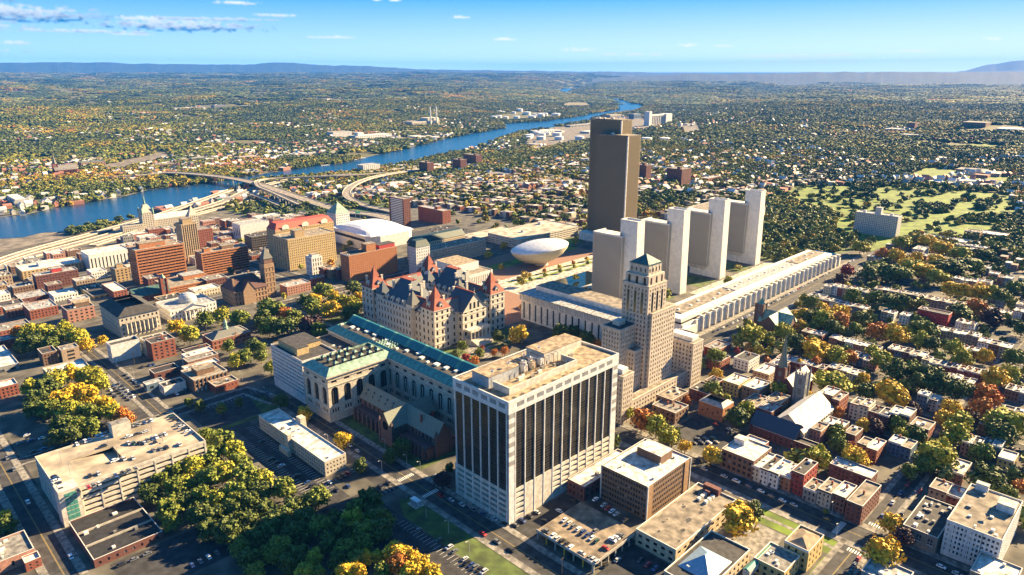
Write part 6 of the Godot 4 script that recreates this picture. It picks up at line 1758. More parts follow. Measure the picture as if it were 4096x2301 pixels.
const WALLS := [["brick_red", "red brick"], ["brownstone", "brownstone"], ["brick_dark", "dark brick"], ["beige_brick", "beige brick"], ["paint_cream", "cream painted"], ["paint_grey", "grey painted"], ["brick_pink", "pink brick"], ["white_paint", "white painted"], ["brown_brick", "brown brick"], ["paint_blue", "blue painted"]]
const ROOFS := [["roof_white", "white"], ["roof_gravel", "tan"], ["roof_grey", "grey"], ["roof_dark", "black"], ["roof_silver", "silver"]]
const FIXED := {"r4b": ["white_paint", "roof_white"], "r4c": ["orange_brick", "roof_white"], "r4d": ["paint_red_trim", "roof_dark"], "r4e": ["paint_grey", "roof_gravel"], "r4f": ["limestone", "roof_gravel"], "r4g": ["brownstone", "roof_white"], "r4h": ["brick_dark", "roof_gravel"], "rear long": ["brick_dark", "roof_white"], "r1a": ["paint_cream", "roof_gravel"], "r1b": ["brick_dark", "roof_dark"], "r1c": ["brownstone", "roof_white"], "r2": ["paint_blue", "roof_white"], "red hotel": ["paint_red", "roof_dark"], "r5": ["brownstone", "roof_white"], "r14b": ["brick_red", "roof_gravel"], "r10": ["brick_red", "roof_grey"], "r17": ["beige_brick", "roof_white"], "q2": ["brownstone", "roof_gravel"], "q13": ["white_panel", "roof_white"], "q12": ["brown_brick", "roof_gravel"], "q12b": ["brown_brick", "roof_white"], "q3": ["beige_brick", "roof_gravel"], "r14a": ["paint_cream", "roof_gravel"], "q11": ["white_panel", "roof_silver"], "rr2": ["yellow_stucco", "roof_white"], "r4corner": ["brick_red", "roof_gravel"]}
func rowhouses() -> void:
	var seen := {}
	for r in ROWS:
		var k: int = r[6]
		var bw: float = r[3] / k
		for i in k:
			var wl: Array = WALLS[rng.randi() % WALLS.size()]; var rf: Array = ROOFS[rng.randi() % ROOFS.size()]
			if rng.randf() < 0.35: rf = ROOFS[0]
			if FIXED.has(r[0]):
				for q in WALLS + [["paint_red", "bright red"], ["limestone", "limestone"], ["orange_brick", "orange brick"], ["paint_red_trim", "deep red"], ["white_panel", "pale panelled"], ["yellow_stucco", "yellow stucco"]]:
					if q[0] == FIXED[r[0]][0]: wl = q
				for q in ROOFS:
					if q[0] == FIXED[r[0]][1]: rf = q
				if k > 3 and rng.randf() < 0.4: rf = ROOFS[rng.randi() % ROOFS.size()]
			var h: float = r[4] + (rng.randf_range(-0.7, 0.7) if k > 1 else 0.0)
			var fl := maxi(2, int(h / 3.1))
			# first is the house farthest left in the picture
			var b: float = r[2] + bw * (k - 1 - i)
			var where: String = ROW_INFO.get(r[0], "among the rowhouses")
			var label := "%s rowhouse with %s roof %s" % [wl[1], rf[1], where]
			if k > 1: label = "%s rowhouse, %s roof, %s from left %s" % [wl[1], rf[1], ordinal(i), where]
			var big := bw > 11.0
			var t := bld("rowhouse" if not big else "brick_building", label.replace("rowhouse", "building") if big else label, "house" if not big else "building", r[1] + (rng.randf_range(-0.4, 0.4) if k > 1 else 0.0), b + 0.01, r[5], bw - 0.02, h, wl[0], rf[0], {"y": 0.0, "fl": fl, "cx": int(r[5] / 3.5) if i == k - 1 else 0, "cz": maxi(2, int(bw / 2.4)), "ww": 0.42, "wh": 0.52, "em": 0.4, "cornice": ["trim", "trim_dark", "trim", "brownstone"][rng.randi() % 4], "chim": rng.randi() % 2 if not big else 0, "units": rng.randi() % 3 + (4 if big else 0), "group": "" if k < 2 else "rowhouses in terraces"})
			if r[1] < 640.0:
				var d := Geo.new(); d.box(-r[5] / 2 - 0.08, 0.2, -bw / 2 + 0.7, -r[5] / 2 - 0.003, 2.6, -bw / 2 + 1.8); part(t, "door", d, M.trim_dark)
				var s := Geo.new(); s.box(-r[5] / 2 - 1.6, 0, -bw / 2 + 0.5, -r[5] / 2 - 0.09, 0.6, -bw / 2 + 2.0); part(t, "stoop", s, M.brownstone)
			# small rear wing
			if not big and rng.randf() < 0.6:
				var x := Geo.new(); x.box(r[5] / 2 + 0.003, 0, -bw / 2 + 0.2, r[5] / 2 + 5.5, h * 0.62, 0.3); part(t, "rear_wing", x, M[wl[0]])

func far_houses() -> void:
	# districts of small houses beyond the towers: the nearest are things, the rest one stuff object
	var zones := [[[860, 720], [1010, 720], [1500, 1000], [1650, 1400], [1250, 1600], [900, 1500], [860, 1150]], [[900, 480], [1050, 690], [1500, 760], [1900, 700], [1700, 640], [1150, 680], [1000, 560]], [[930, 40], [1130, 60], [1160, 190], [960, 150]], [[660, -160], [900, -120], [900, 95], [680, 60]], [[560, -120], [660, -150], [660, 55], [560, 50]], [[430, -40], [550, -100], [550, 45], [440, 20]]]
	var names2 := ["in the district behind the tallest tower", "right of the tallest tower", "near the upper right rows", "at the right edge of the rows", "at the right edge below the rows", "at the lower right edge"]
	var cand := []
	for zi in zones.size():
		var pl := PackedVector2Array()
		for p in zones[zi]: pl.append(Vector2(p[0], p[1]))
		var a := 400.0
		while a < 1900.0:
			var b := -200.0
			var gapk := 0
			while b < 1650.0:
				var wd := rng.randf_range(6.0, 9.0)
				gapk += 1
				if gapk % 9 == 0 or rng.randf() < 0.12:
					b += rng.randf_range(9, 16)
					continue
				if Geometry2D.is_point_in_polygon(Vector2(a + 6, b + wd / 2), pl) and is_open(a + 1, -b - 1) and is_open(a + 10, -b - wd + 1) and is_open(a + 6, -b - wd / 2):
					cand.append([a, b, wd, zi])
				b += wd
			a += 27.0 + (13.0 if int(a / 27.0) % 2 else 3.0)
	cand.sort_custom(func(p, q): return p[0] * p[0] + p[1] * p[1] < q[0] * q[0] + q[1] * q[1])
	var geos := {}
	var count := {}
	for i in cand.size():
		var c: Array = cand[i]
		var h := rng.randf_range(6.5, 11.0); var dep := rng.randf_range(9, 13)
		var wl: Array = WALLS[rng.randi() % 9]; var rf: Array = ROOFS[rng.randi() % ROOFS.size()]
		var y := ground(c[0], -c[1])
		if i < 110:
			var key := "%s%s%d" % [wl[1], rf[1], c[3]]
			count[key] = count.get(key, 0) + 1
			var lab := "small %s house with %s roof %s" % [wl[1], rf[1], names2[c[3]]]
			if count[key] > 1: lab = "%s small %s house, %s roof, %s" % [ordinal(count[key] - 1), wl[1], rf[1], names2[c[3]]]
			bld("small_house", lab, "house", c[0], c[1] + 0.01, dep, c[2] - 0.02, h, wl[0], rf[0], {"fl": 2 if h < 8.5 else 3, "cx": 3, "cz": 2, "chim": rng.randi() % 2, "group": "small houses of the outer blocks"})
		else:
			mark(c[0] - 1, -c[1] - c[2] - 1, c[0] + dep + 1, -c[1] + 1)
			for kk in [wl[0], rf[0], "glass"]:
				if not geos.has(kk): geos[kk] = Geo.new()
			var g: Geo = geos[wl[0]]
			g.box(c[0], y - 1, -c[1] - c[2], c[0] + dep, y + h, -c[1])
			(geos[rf[0]] as Geo).box(c[0] - 0.15, y + h, -c[1] - c[2], c[0] + dep + 0.15, y + h + 0.35, -c[1], true)
			for f in 2:
				for e in 2:
					var z: float = -c[1] - c[2] * (0.28 + 0.44 * e)
					(geos["glass"] as Geo).quad(Vector3(c[0] - 0.04, y + 1.6 + f * 3.0, z - 0.5), Vector3(c[0] - 0.04, y + 1.6 + f * 3.0, z + 0.5), Vector3(c[0] - 0.04, y + 3.2 + f * 3.0, z + 0.5), Vector3(c[0] - 0.04, y + 3.2 + f * 3.0, z - 0.5))
	var st := thing("far_rowhouses", "dense blocks of small far rowhouses beyond the tallest tower", "houses", Vector3.ZERO)
	st.set_meta("kind", "stuff")
	for k in geos: part(st, "walls" if k in ["brick_red", "brownstone", "brick_dark", "beige_brick", "paint_cream", "paint_grey", "brick_pink", "white_paint", "brown_brick"] else ("panes" if k == "glass" else "roofs"), geos[k], M[k])
func lay_ground() -> void:
	# streets of the upper town
	road([[51, 300], [51, 640]], 11, 4)
	road([[152, 500], [152, 790]], 10, 3)
	road([[230, 120], [230, 480]], 13, 4)
	road([[225, 480], [215, 520], [160, 520]], 9, 3, false)
	road([[372, -80], [372, 310]], 17, 5)
	road([[300, 97], [363, 97]], 11, 3)
	road([[381, 97], [1000, 99]], 10, 3)
	road([[335, 330], [335, 760]], 16, 4)
	road([[345, 706], [560, 706]], 14, 4)
	road([[412, 716], [412, 1020]], 16, 4)
	road([[560, 314], [1010, 318], [1260, 338], [1420, 330]], 20, 5)
	for a in [497, 551, 634, 716, 798, 878, 925, 1060]: road([[a, -160], [a, 92]], 8, 2.5, false); road([[a, 105], [a, 300 if a > 640 else 185]], 8, 2.5, false)
	road([[150, 520], [60, 520]], 8, 2, false)
	for q in [[1100, 610, 1250, 640, 1500, 700], [900, 700, 1200, 900, 1400, 1300], [1000, 690, 1100, 1000, 1150, 1400]]: road([[q[0], q[1]], [q[2], q[3]], [q[4], q[5]]], 10, 2, false)
	for b in [790, 880, 985, 1110]: road([[190, b], [420, b]], 11, 3, false)
	crosswalk(372, 110, 15, true); crosswalk(372, 85, 15, true); crosswalk(388, 97, 9, false); crosswalk(356, 97, 9, false)
	crosswalk(230, 325, 12, true); crosswalk(230, 300, 12, true); crosswalk(245, 312, 9, false)
	# parking lots
	for q in [[172, 332, 193, 470], [211, 330, 222, 359], [172, 318, 222, 331], [176, 195, 203, 312], [98, 485, 146, 545], [118, 545, 146, 640], [158, 548, 183, 640], [30, 480, 62, 560], [70, 330, 150, 367], [395, 180, 436, 240], [243, 130, 259, 183], [258, 157, 277, 184], [236, 226, 288, 242], [640, 812, 750, 905], [400, 600, 436, 640]]:
		rect("parking_lot", q[0], q[1], q[2], q[3], "lot", 0.015 if q[0] < 500 else 0.35, 30.0 if q[0] > 500 else 0.0)
		mark(q[0], -q[3], q[2], -q[1])
	rect("parking_lot", 166, 474, 221, 516, "lot", 0.012)
	sheet("lawn", [[206, 474], [221, 474], [221, 505], [212, 505]], "grass", 0.03); sheet("lawn", [[174, 312], [200, 314], [198, 331], [174, 331]], "grass", 0.012)
	rect("verge", 166, 468, 221, 473, "grass", 0.02)
	var ln := Geo.new()
	for k in 18: flat(ln, 170 + k * 2.9, 509, 170.16 + k * 2.9, 514.5, 0.03)
	for k in 40: flat(ln, 186.5, 345 + k * 2.9, 192, 345.16 + k * 2.9, 0.03)
	for k in 40: flat(ln, 174, 345 + k * 2.9, 180, 345.16 + k * 2.9, 0.03)
	for k in 15: flat(ln, 176 + k * 2.9, 319, 176.16 + k * 2.9, 324.5, 0.03)
	for k in 30: flat(ln, 197, 205 + k * 2.9, 202.5, 205.16 + k * 2.9, 0.03)
	for k in 12: flat(ln, 247, 135 + k * 2.9, 252.5, 135.16 + k * 2.9, 0.03)
	struct("parking_lines", ln, M.paint_line)
	# lawns, parks, plaza
	sheet("lawn", [[204, 292], [212, 309], [222, 300], [222, 120], [204, 120]], "grass", 0.02)
	sheet("lawn", [[344, 100], [361, 100], [361, 150], [344, 150]], "grass_bright", 0.02)
	rect("garden_path", 350, 100, 352.5, 150, "sidewalk", 0.035)
	rect("forecourt", 305, 128, 343, 157, "sidewalk", 0.015)
	sheet("lawn", [[330, 100], [341, 100], [341, 106], [322, 106]], "grass_bright", 0.02)
	rect("lawn", 381, 440, 470, 474, "grass", 0.02); rect("park_path", 396, 430, 416, 474, "sidewalk", 0.035); rect("park_path", 346, 448, 470, 452, "sidewalk", 0.03)
	rect("lawn", 346, 610, 440, 698, "grass", 0.02); rect("park_path", 388, 610, 394, 698, "sidewalk", 0.035)
	rect("park_lawn", 228, 575, 326, 700, "grass", 0.02); rect("park_path", 285, 580, 289, 700, "sidewalk", 0.035)
	rect("churchyard", 240, 325, 290, 420, "grass", 0.02)
	rect("plaza", 555, 500, 1040, 600, "plaza", 0.03)
	rect("plaza", 550, 600, 780, 690, "brick_paving", 0.02)
	for q in [[600, 512, 690, 552], [702, 512, 800, 552], [812, 512, 900, 552]]: rect("reflecting_pool", q[0], q[1], q[2], q[3], "pool", 0.07)
	for q in [[580, 572, 780, 578], [580, 584, 780, 588], [600, 640, 780, 660], [690, 662, 820, 690]]: rect("plaza_lawn", q[0], q[1], q[2], q[3], "grass_bright", 0.06)
	sheet("verge", [[640, 1230], [860, 1150], [1050, 1560], [900, 1740], [640, 1560]], "grass", 0.4, 40.0)
	sheet("riverside_path", [[150, 1420], [240, 1445], [380, 1510], [480, 1585], [420, 1572], [230, 1558], [150, 1540]], "dirt", 0.4, 40.0)
	rect("plaza", 470, 480, 556, 600, "brick_paving", 0.02)
	rect("terrace", 700, 372, 900, 408, "plaza", 0.03)
	sheet("lawn", [[903, 372], [1062, 348], [1062, 535], [965, 497], [903, 472]], "grass", 0.02)
	for q in [[640, 410, 676, 470], [728, 410, 766, 470], [820, 410, 858, 470]]: rect("terrace_lawn", q[0], q[1], q[2], q[3], "grass", 0.02)
	sheet("park_lawn", [[1060, 330], [1160, 420], [1290, 470], [1390, 660], [1600, 670], [1780, 480], [1780, 290], [1500, 235], [1250, 240], [1200, 310]], "grass_bright", 0.35, 60.0)
	sheet("park_lawn", [[1780, 545], [2150, 560], [2170, 360], [1830, 330]], "grass_bright", 0.6, 60.0)
	sheet("park_lawn", [[2770, 700], [2960, 600], [2900, 470], [2780, 540]], "grass_bright", 0.8, 80.0)
	for p in [[[4864, 4252], [5058, 4058], [5717, 4614], [5547, 4784]], [[5406, 4925], [5694, 4992], [5431, 5255], [5335, 4996]], [[1926, 3044], [2277, 2862], [2396, 3019], [1996, 3144]], [[1983, 2494], [2265, 2646], [2359, 2781], [2142, 2700]]]: sheet("field", p, "grass_dry", 2.0, 90.0)
	sheet("field", [[1581, 2656], [1627, 2580], [1694, 2698], [1642, 2750]], "grass_bright", 1.5, 60.0)
	sheet("rail_yard", [[3207, 2022], [3364, 1965], [2834, 1637], [2571, 1565]], "dirt", 1.2, 80.0)
	sheet("port_ground", [[1950, 1820], [2300, 2230], [2640, 2530], [3060, 2660], [3560, 2830], [4000, 3080], [4050, 2800], [3400, 2150], [2900, 2050], [2500, 1950]], "dirt", 0.7, 80.0)
	sheet("shore_yard", [[640, 2540], [700, 2430], [1000, 2700], [950, 2790]], "dirt", 1.2, 60.0)
	sheet("shore_lawn", [[230, 1830], [400, 1880], [420, 1960], [300, 2060], [180, 1950]], "grass", 0.8, 60.0)
	var rr := Geo.new(); ribbon(rr, [[2759, 4986], [2120, 3709], [1820, 3151], [1535, 2673], [1401, 2380]], 0, 26, 2.5); struct("avenue", rr, M.sidewalk)

func catmull(p: Array, step: float) -> Array:
	var out := []
	for i in p.size() - 1:
		var a: Vector3 = p[maxi(i - 1, 0)]; var b: Vector3 = p[i]; var c: Vector3 = p[i + 1]; var d: Vector3 = p[mini(i + 2, p.size() - 1)]
		var k := maxi(2, int(b.distance_to(c) / step))
		for j in k: out.append(b.cubic_interpolate(c, a, d, float(j) / k))
	out.append(p[-1])
	return out
func viaduct(label: String, pts: Array, w0: float, every: float) -> void:
	var w := w0 * 1.22
	var p3 := []
	for p in pts: p3.append(Vector3(p[0], p[2], -p[1]))
	var path := catmull(p3, 18.0)
	var t := thing("viaduct", label, "highway", Vector3(path[0].x, ground(path[0].x, path[0].z), path[0].z))
	var o := t.position
	var dk := Geo.new(); var p1 := Geo.new(); var p2 := Geo.new(); var ln := Geo.new()
	var prev := []
	var run := 0.0
	for i in path.size():
		var d: Vector3 = (path[mini(i + 1, path.size() - 1)] - path[maxi(i - 1, 0)]); d.y = 0; d = d.normalized()
		var s := Vector3(-d.z, 0, d.x)
		var c: Vector3 = path[i] - o
		var L := c - s * (w / 2); var R := c + s * (w / 2)
		if i > 0:
			var th := Vector3(0, -1.9, 0); var ra := Vector3(0, 1.0, 0); var q := s * 0.5; var pq: Vector3 = prev[2] * 0.5
			dk.quad(prev[1], R, L, prev[0]); dk.quad(prev[0] + th, L + th, R + th, prev[1] + th)
			dk.quad(prev[0] + th, prev[0], L, L + th); dk.quad(R + th, R, prev[1], prev[1] + th)
			p1.quad(prev[0], prev[0] + ra, L + ra, L); p1.quad(L + q, L + q + ra, prev[0] + pq + ra, prev[0] + pq); p1.quad(prev[0] + ra, prev[0] + pq + ra, L + q + ra, L + ra)
			p2.quad(R, R + ra, prev[1] + ra, prev[1]); p2.quad(prev[1] - pq, prev[1] - pq + ra, R - q + ra, R - q); p2.quad(prev[1] - pq + ra, prev[1] + ra, R + ra, R - q + ra)
			if i % 2: ln.quad(prev[3] - prev[2] * 0.2 + UP * 0.03, prev[3] + prev[2] * 0.2 + UP * 0.03, c + s * 0.2 + UP * 0.03, c - s * 0.2 + UP * 0.03)
			run += c.distance_to(prev[3])
			if run > every:
				run = 0.0
				var g := ground(path[i].x, path[i].z) - 1.0
				if path[i].y - g > 4.0:
					var pr := Geo.new(); var b := Vector3(c.x, g - o.y, c.z)
					for e in ([-0.3, 0.3] if w > 10 else [0.0]):
						var k: Vector3 = b + s * (w * e)
						pr.box(k.x - 1.0, k.y, k.z - 1.0, k.x + 1.0, c.y - 1.9, k.z + 1.0)
					var cb := Geo.new()
					var A := c - s * (w * 0.46); var B := c + s * (w * 0.46)
					cb.box(minf(A.x, B.x) - 0.9, c.y - 3.4, minf(A.z, B.z) - 0.9, maxf(A.x, B.x) + 0.9, c.y - 1.91, maxf(A.z, B.z) + 0.9, true)
					var pp := part(t, "pier", pr, M.concrete)
					if absf(s.x) > 0.8 or absf(s.z) > 0.8: part(pp, "pier_cap", cb, M.concrete)
		prev = [L, R, s, c]
	part(t, "deck", dk, M.highway); part(t, "parapet", p1, M.concrete_pale); part(t, "parapet", p2, M.concrete_pale); part(t, "lane_marking", ln, M.paint_line)
	for q in path: mark(q.x - w / 2, q.z - w / 2, q.x + w / 2, q.z + w / 2)

func highways() -> void:
	viaduct("river highway's inland carriageway curving along the near bank", [[60, 1180, -44], [147, 1262, -44], [225, 1351, -44], [350, 1425, -44], [522, 1529, -43], [670, 1617, -40], [768, 1704, -37], [862, 1765, -35], [977, 1805, -35], [1145, 1785, -36], [1385, 1791, -37], [1616, 1784, -38], [2076, 1675, -38], [2500, 1500, -30]], 17, 34)
	viaduct("river highway's outer carriageway hugging the water", [[60, 1260, -44], [158, 1330, -44], [234, 1399, -44], [365, 1477, -43.5], [500, 1556, -41], [620, 1640, -37], [740, 1730, -33]], 13, 34)
	viaduct("river bridge on tall concrete piers running into the ramps", [[680, 2330, -40], [733, 2195, -34], [774, 2094, -31], [812, 1943, -30], [824, 1777, -30], [806, 1572, -31], [782, 1385, -30], [752, 1226, -22], [745, 1120, -12], [735, 1000, -8.5]], 22, 40)
	viaduct("long ramp sweeping from the river highway toward the arena", [[1500, 1720, -36], [1305, 1689, -31], [1116, 1641, -28], [978, 1547, -27], [877, 1420, -26], [815, 1255, -20], [790, 1124, -12], [770, 1000, -8]], 15, 34)
	viaduct("looping ramp nearest the river", [[1215, 1720, -35], [1045, 1740, -30], [914, 1790, -27], [842, 1785, -26], [800, 1705, -27], [780, 1597, -27], [745, 1400, -28]], 9, 30)
	viaduct("inner ramp below the bridge approach", [[760, 1690, -38], [750, 1572, -37], [715, 1378, -34], [700, 1264, -26], [700, 1150, -14]], 10, 30)
	viaduct("low surface highway beside the downtown halls", [[330, 1370, -43.8], [480, 1470, -43.8], [600, 1540, -43.8], [736, 1600, -43]], 12, 60)
	viaduct("curling ramp on the east shore", [[690, 2300, -38], [640, 2330, -37], [600, 2300, -36], [590, 2230, -36], [640, 2180, -35], [740, 2170, -33]], 9, 30)

func tank(a: float, b: float, r: float, label: String) -> void:
	var t := thing("storage_tank", label, "tank", G3(a, -b), "white storage tanks")
	var g := Geo.new(); g.lathe([[r, -1], [r, r * 0.75], [r * 0.96, r * 0.78]], 20); part(t, "shell", g, M.white_paint)
	var c := Geo.new(); c.lathe([[r * 0.96, r * 0.78], [0, r * 0.9]], 20); part(t, "lid", c, M.metal_white)
	mark(a - r, -b - r, a + r, -b + r)
func industry() -> void:
	var groups := [["at the port left of the tallest tower", [[2423, 2314, 20], [2473, 2350, 15], [2383, 2275, 14], [2575, 2405, 18], [2547, 2343, 17], [2389, 2204, 20], [2613, 2368, 16], [2577, 2274, 22], [2423, 2125, 20], [2451, 2029, 20]]], ["right of the tallest tower's top", [[2301, 1572, 20], [2317, 1502, 20]]], ["on the far shore of the river", [[4013, 3931, 26], [3763, 3611, 26], [3785, 3769, 18], [3671, 3446, 20], [3658, 3377, 26], [3800, 3470, 21], [3731, 3305, 30], [3384, 3343, 22], [3456, 3271, 25], [3279, 3448, 22], [3377, 3502, 20], [3335, 3392, 18], [3729, 3825, 18], [3761, 3894, 18]]]]
	for g in groups:
		var l: Array = g[1]
		l.sort_custom(func(p, q): return view_az(Vector3(p[0], 0, -p[1])) < view_az(Vector3(q[0], 0, -q[1])))
		for i in l.size(): tank(l[i][0], l[i][1], l[i][2], "round white storage tank %s, %s from left" % [g[0], ordinal(i)])
	# power station with two chimneys
	var t := bld("power_station", "cream power station with two tall chimneys across the river", "power station", 2475, 3272, 200, 70, 26, "paint_cream", "roof_silver", {"fl": 1, "cx": 20, "cz": 8})
	var hb := Geo.new(); hb.box(10, 26, -30, 100, 42, 30); part(t, "boiler_house", hb, M.paint_cream)
	for k in 2:
		var c := Geo.new(); c.lathe([[5, 0], [3.6, 105]], 12, 30 + k * 45, 38); part(t, "chimney", c, M.white_paint)
	bld("factory", "white far-shore factory with many pipes and sheds", "factory", 1797, 2800, 200, 60, 16, "white_paint", "roof_white", {"fl": 2, "cx": 20, "cz": 6, "units": 12, "pent": [[20, 10, 30, 30, 14, "white_paint", "roof_white"]]})
	bld("factory", "white and brick far-shore mill left of the white factory", "factory", 1780, 2960, 100, 60, 24, "white_panel", "roof_gravel", {"fl": 4, "cx": 14, "cz": 8})
	bld("warehouse", "white far-shore warehouse right of the factory", "warehouse", 1990, 2610, 60, 60, 14, "white_panel", "roof_white", {"fl": 1, "cx": 8})
	# grain silos
	t = thing("grain_elevator", "tall pale grain elevator with rows of silos behind the tallest tower", "silo", G3(3420, -2280))
	for k in 9:
		var c := Geo.new(); c.lathe([[9, -1], [9, 46], [0, 48]], 14, -60 + k * 17.0, 0); part(t, "silo", c, M.concrete_pale)
	var hd := Geo.new(); hd.box(-90, -1, -20, -66, 74, 14); hd.box(70, -1, -24, 130, 56, 18); hd.box(-66, 48, -8, 70, 56, 8, true); part(t, "head_house", hd, M.white_panel)
	for q in [[3760, 2860, 120, 40, 30, "concrete", "roof_silver", "grey port mill beside the river"], [3880, 2760, 80, 40, 34, "paint_blue", "roof_silver", "blue-grey port mill behind the tallest tower"], [2640, 2450, 160, 60, 11, "white_panel", "roof_white", "long white shed on the quay"], [2780, 2240, 180, 60, 11, "white_panel", "roof_white", "second long white shed inland of the quay"], [3060, 2600, 300, 40, 10, "paint_grey", "roof_silver", "long grey transit shed on the quay"], [2115, 1985, 60, 50, 12, "beige_brick", "roof_silver", "brick warehouse below the tanks"], [1990, 1850, 60, 50, 9, "paint_cream", "roof_grey", "cream warehouse below the tanks"], [2050, 2080, 60, 50, 10, "beige_brick", "roof_grey", "tan warehouse left of the tanks"], [2180, 1880, 60, 34, 9, "white_panel", "roof_white", "white warehouse near the highway"]]:
		bld("warehouse", q[7], "warehouse", q[0], q[1], q[2], q[3], q[4], q[5], q[6], {"fl": 1, "cx": 10, "cz": 4, "units": 3})
	# slab blocks by the highway, and other middle-distance buildings
	for q in [[1290, 1640, 24, 40, 38, "left of three brick towers by the highway"], [1375, 1590, 24, 36, 38, "middle of three brick towers by the highway"], [1500, 1660, 26, 60, 40, "right of three brick towers by the highway"], [1381, 940, 20, 22, 40, "brick tower just right of the tallest tower"], [1405, 860, 40, 40, 36, "stepped brick tower block right of the tallest tower"]]:
		bld("brick_tower", "dark red apartment block, " + q[5], "apartment", q[0], q[1], q[2], q[3], q[4], "brick_dark", "roof_grey", {"fl": 13, "cx": 7, "cz": 12, "ww": 0.4, "units": 2, "pent": [[4, 8, 8, 8, 5, "brick_dark", "roof_grey"]]})
	for q in [[1185, 1815, 60, 34, 26, "white_panel", "roof_silver", "white riverside warehouse with painted walls by the highway"], [1470, 830, 60, 20, 12, "brick_red", "roof_silver", "long brick school among trees right of the tallest tower"], [1141, 1110, 30, 26, 11, "brick_dark", "roof_grey", "brick row in the south district"], [1187, 1080, 34, 26, 12, "brick_dark", "roof_silver", "brick block in the south district"], [1226, 1035, 30, 24, 10, "brick_red", "roof_grey", "red brick block in the south district"], [1302, 1190, 36, 30, 9, "brick_dark", "roof_dark", "dark market hall in the south district"], [1280, 1300, 80, 120, 8, "paint_grey", "roof_grey", "wide grey-roofed depot near the highway"], [1060, 1480, 50, 40, 12, "brick_red", "roof_white", "brick hall with white roof below the highway"], [1174, 1500, 55, 40, 9, "brick_red", "roof_white", "white-roofed market below the highway"], [1608, 1300, 60, 30, 12, "paint_grey", "roof_silver", "grey shed left of the tallest tower's middle"]]:
		bld("district_building", q[7], "building", q[0], q[1], q[2], q[3], q[4], q[5], q[6], {"fl": maxi(1, int(q[4] / 3.6)), "cx": 8, "cz": 7, "units": 4})
	# east shore
	for q in [[325, 1930, 24, 90, 15, "white_panel", "roof_white", "white apartment block on the far bank at left"], [570, 2095, 46, 30, 9, "white_panel", "roof_silver", "white shed on the far bank near the bridge"], [650, 1985, 40, 26, 6, "brick_red", "rust", "rust-roofed shed on the far bank by the water"], [800, 2380, 50, 70, 12, "brown_brick", "roof_gravel", "brown brick warehouse on the east shore"], [900, 2480, 130, 40, 12, "brown_brick", "roof_silver", "long brown mill on the east shore"], [1060, 2380, 70, 40, 14, "brick_pink", "roof_silver", "pink brick school on the east shore"], [625, 2560, 70, 40, 16, "sandstone", "copper_teal", "station hall with green gabled roof on the east shore"], [640, 2680, 60, 30, 12, "white_panel", "roof_white", "white store row on the east shore"], [700, 2650, 70, 30, 10, "paint_grey", "roof_silver", "grey rail shed on the east shore"], [1960, 5400, 260, 120, 12, "white_panel", "roof_white", "white hospital complex in the far woods"], [2200, 5260, 90, 60, 26, "paint_grey", "roof_silver", "grey office block in the far woods"], [2370, 5140, 140, 80, 16, "white_panel", "roof_white", "white hall in the far woods right of the grey office"], [2080, 380, 60, 40, 9, "paint_grey", "roof_white", "white-roofed school by the bright far lawn"], [2100, 420, 60, 60, 10, "beige_brick", "roof_grey", "tan school behind the bright far lawn"], [2990, 800, 60, 90, 16, "paint_pale", "roof_silver", "pale hospital behind the red tree row"], [3680, 760, 110, 90, 26, "brown_brick", "roof_grey", "brown office block on the right plain"], [3440, 1030, 100, 60, 14, "white_panel", "roof_silver", "white hangar on the right plain"], [3540, 1000, 40, 30, 34, "brick_dark", "roof_grey", "small dark tower on the right plain"], [3480, 590, 120, 90, 12, "white_panel", "roof_white", "white-roofed store at the far right"], [2600, 1180, 90, 60, 10, "white_panel", "roof_white", "white warehouse right of the rail yard"]]:
		bld("far_building", q[7], "building", q[0], q[1], q[2], q[3], q[4], q[5], q[6], {"fl": maxi(1, int(q[4] / 3.6)), "cx": 9, "cz": 8, "units": 3})
	# marina jetties
	for k in 5:
		var j := thing("jetty", "floating white jetty on the far bank, %s from left" % ordinal(k), "jetty", Vector3(1200 + k * 50, -45.7, -2080.0 - k * 22), "marina jetties")
		var g := Geo.new(); g.box(-2, 0, -4, 26, 0.8, 0); part(j, "deck", g, M.white_paint)
		for e in 4:
			var f := Geo.new(); f.box(2 + e * 6, 0, 0.01, 3.5 + e * 6, 0.7, 12); part(j, "finger", f, M.white_paint)

